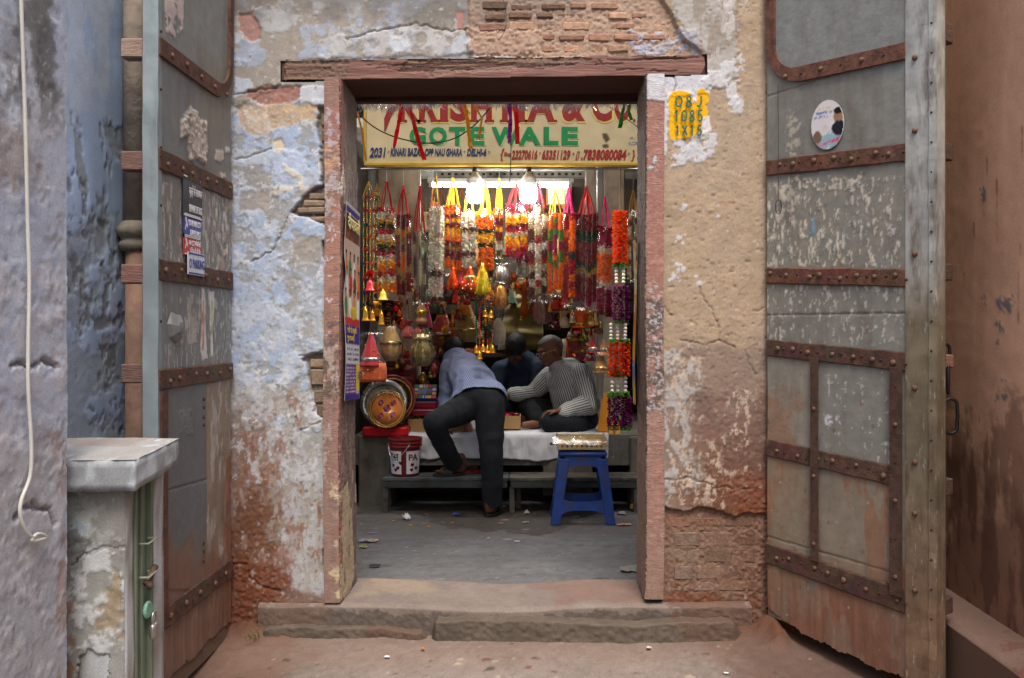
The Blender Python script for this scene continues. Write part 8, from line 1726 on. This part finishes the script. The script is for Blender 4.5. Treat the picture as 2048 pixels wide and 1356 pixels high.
def scrap(label, cat, px, py, w, d, col, h=.03, m=None, seed=0, D=None):
    rnd = random.Random(seed + int(px)); D = D or ZC * F / (py - VY); c = at(px, py, D); c.z = .008; n = 7; vs = []; fs = []
    for i in range(n):
        for j in range(n): u, v = i / (n - 1) - .5, j / (n - 1) - .5; vs.append((c.x + u * w * (1 + .3 * rnd.uniform(-1, 1)), c.y + v * d * (1 + .3 * rnd.uniform(-1, 1)), c.z + h * rnd.random() * (1 - 1.2 * (abs(u) + abs(v)) * .6)))
    for i in range(n - 1):
        for j in range(n - 1): fs.append((i * n + j, (i + 1) * n + j, (i + 1) * n + j + 1, i * n + j + 1))
    q = MB(); q.add(vs, fs); q.c = [tuple(v * rnd.uniform(.75, 1.15) for v in lin(col if not isinstance(col, list) else rnd.choice(col))) for _ in q.v]; o = q.build({'paper': 'paper_scrap', 'wrapper': 'wrapper', 'rag': 'rag', 'scrap': 'rubber_scrap', 'petal': 'flower_petal'}[cat], m or mat('crumpled_paper', None, .7, var=.1), origin=tuple(c)); tag(o, label, cat, 'litter on the lane', 'thing'); sd = o.modifiers.new('thickness', 'SOLIDIFY'); sd.thickness = .0015; return o
gl = mat('glossy_wrapper', None, .3, var=.1, spec=.6)
scrap('crumpled white paper on the wet patch of the lane', 'paper', 813, 1040, .05, .05, (216, 220, 216), .05); scrap('yellow and green snack packet by the right post', 'wrapper', 1271, 1022, .07, .06, [(200, 150, 40), (40, 120, 70), (210, 170, 50)], .06, gl); scrap('orange and white wrapper flat on the lane by the right post', 'wrapper', 1247, 1051, .09, .03, [(200, 100, 60), (210, 200, 190)], .008, gl); scrap('clear crumpled film beside the stool', 'wrapper', 1243, 1030, .05, .04, (150, 150, 150), .03, gl)
scrap('grey and green torn packet beside the left post', 'wrapper', 735, 1084, .10, .06, [(140, 146, 156), (120, 128, 140), (150, 110, 60)], .015, gl); scrap('small green and yellow packet below the torn grey one', 'wrapper', 727, 1096, .04, .04, [(40, 100, 60), (190, 170, 50)], .012, gl); scrap('thin blue and pink strip on the lane at the left', 'wrapper', 745, 1068, .05, .012, [(90, 120, 190), (200, 130, 140)], .004, gl); scrap('small blue bottle cap wrapper under the bench', 'wrapper', 913, 1032, .035, .03, (40, 60, 150), .02, gl)
scrap('tiny orange paper scrap by the standing sandal', 'paper', 1000, 1049, .035, .015, (180, 120, 90), .006); scrap('small pale paper scrap near the bench leg', 'paper', 1052, 1047, .04, .02, (150, 150, 140), .012); scrap('white paper bit in the middle of the lane', 'paper', 1034, 1085, .028, .012, (190, 190, 190), .004); scrap('grey cloth rag on the lane behind the right post', 'rag', 1262, 1142, .13, .07, (130, 128, 124), .03); scrap('dark rubber scrap on the lane at the left', 'scrap', 748, 1134, .06, .03, (40, 38, 36), .008); scrap('pale grit lump in the middle of the lane', 'scrap', 977, 1080, .016, .012, (150, 150, 146), .012); scrap('foil scrap under the right end of the bench', 'wrapper', 1054, 1029, .03, .03, (170, 170, 160), .03, gl)
for i, (px, py, col) in enumerate(((800, 1038, (200, 120, 20)), (822, 1052, (206, 130, 30)), (848, 1050, (196, 110, 20)), (750, 1044, (190, 120, 30)), (787, 1044, (206, 140, 40)), (858, 1056, (196, 116, 30)), (905, 1048, (190, 110, 30)))):
    scrap('loose marigold petal scattered on the wet lane', 'petal', px, py, .016, .014, col, .006)
def scrap_y(label, px, py, w, d, col): # on the courtyard floor
    last = scrap(label, 'paper', px, py, w, d, col, .006, D=1.33 * F / (py - VY)); D = 1.33 * F / (py - VY); last.location.z = -.03 - .13 * max(0, 3.36 - D) + .008; last['group'] = 'litter on the courtyard floor'
scrap_y('white paper speck at the left of the courtyard floor', 774, 1326, .018, .012, (216, 218, 222)); scrap_y('white paper speck at the right of the courtyard floor', 1452, 1351, .018, .010, (210, 210, 210)); scrap_y('pale paper shred near the step on the right', 1298, 1312, .02, .016, (196, 186, 176)); scrap_y('small orange petal on the courtyard floor', 846, 1314, .014, .012, (190, 110, 50))
def tuft():
    q = MB(); rnd = random.Random(3); c = Vector((-1.19, 3.37, .0))
    for k in range(22): a = rnd.uniform(0, 6.28); d = Vector((math.cos(a) * .5, math.sin(a) * .5, rnd.uniform(.5, 1))).normalized() * rnd.uniform(.02, .045); p = c + Vector((rnd.uniform(-.03, .03), rnd.uniform(-.03, .03), 0)); s_ = Vector((-d.y, d.x, 0)).normalized() * .0025; q.add([p - s_, p + s_, p + d * .6 + s_, p + d], [(0, 1, 2, 3)], lin((110, 112, 60)))
    o = q.build('weed', mat('grass_blades', None, .6, var=.2), origin=tuple(c)); tag(o, 'small weed tuft growing at the foot of the left gate leaf', 'plant')
tuft()
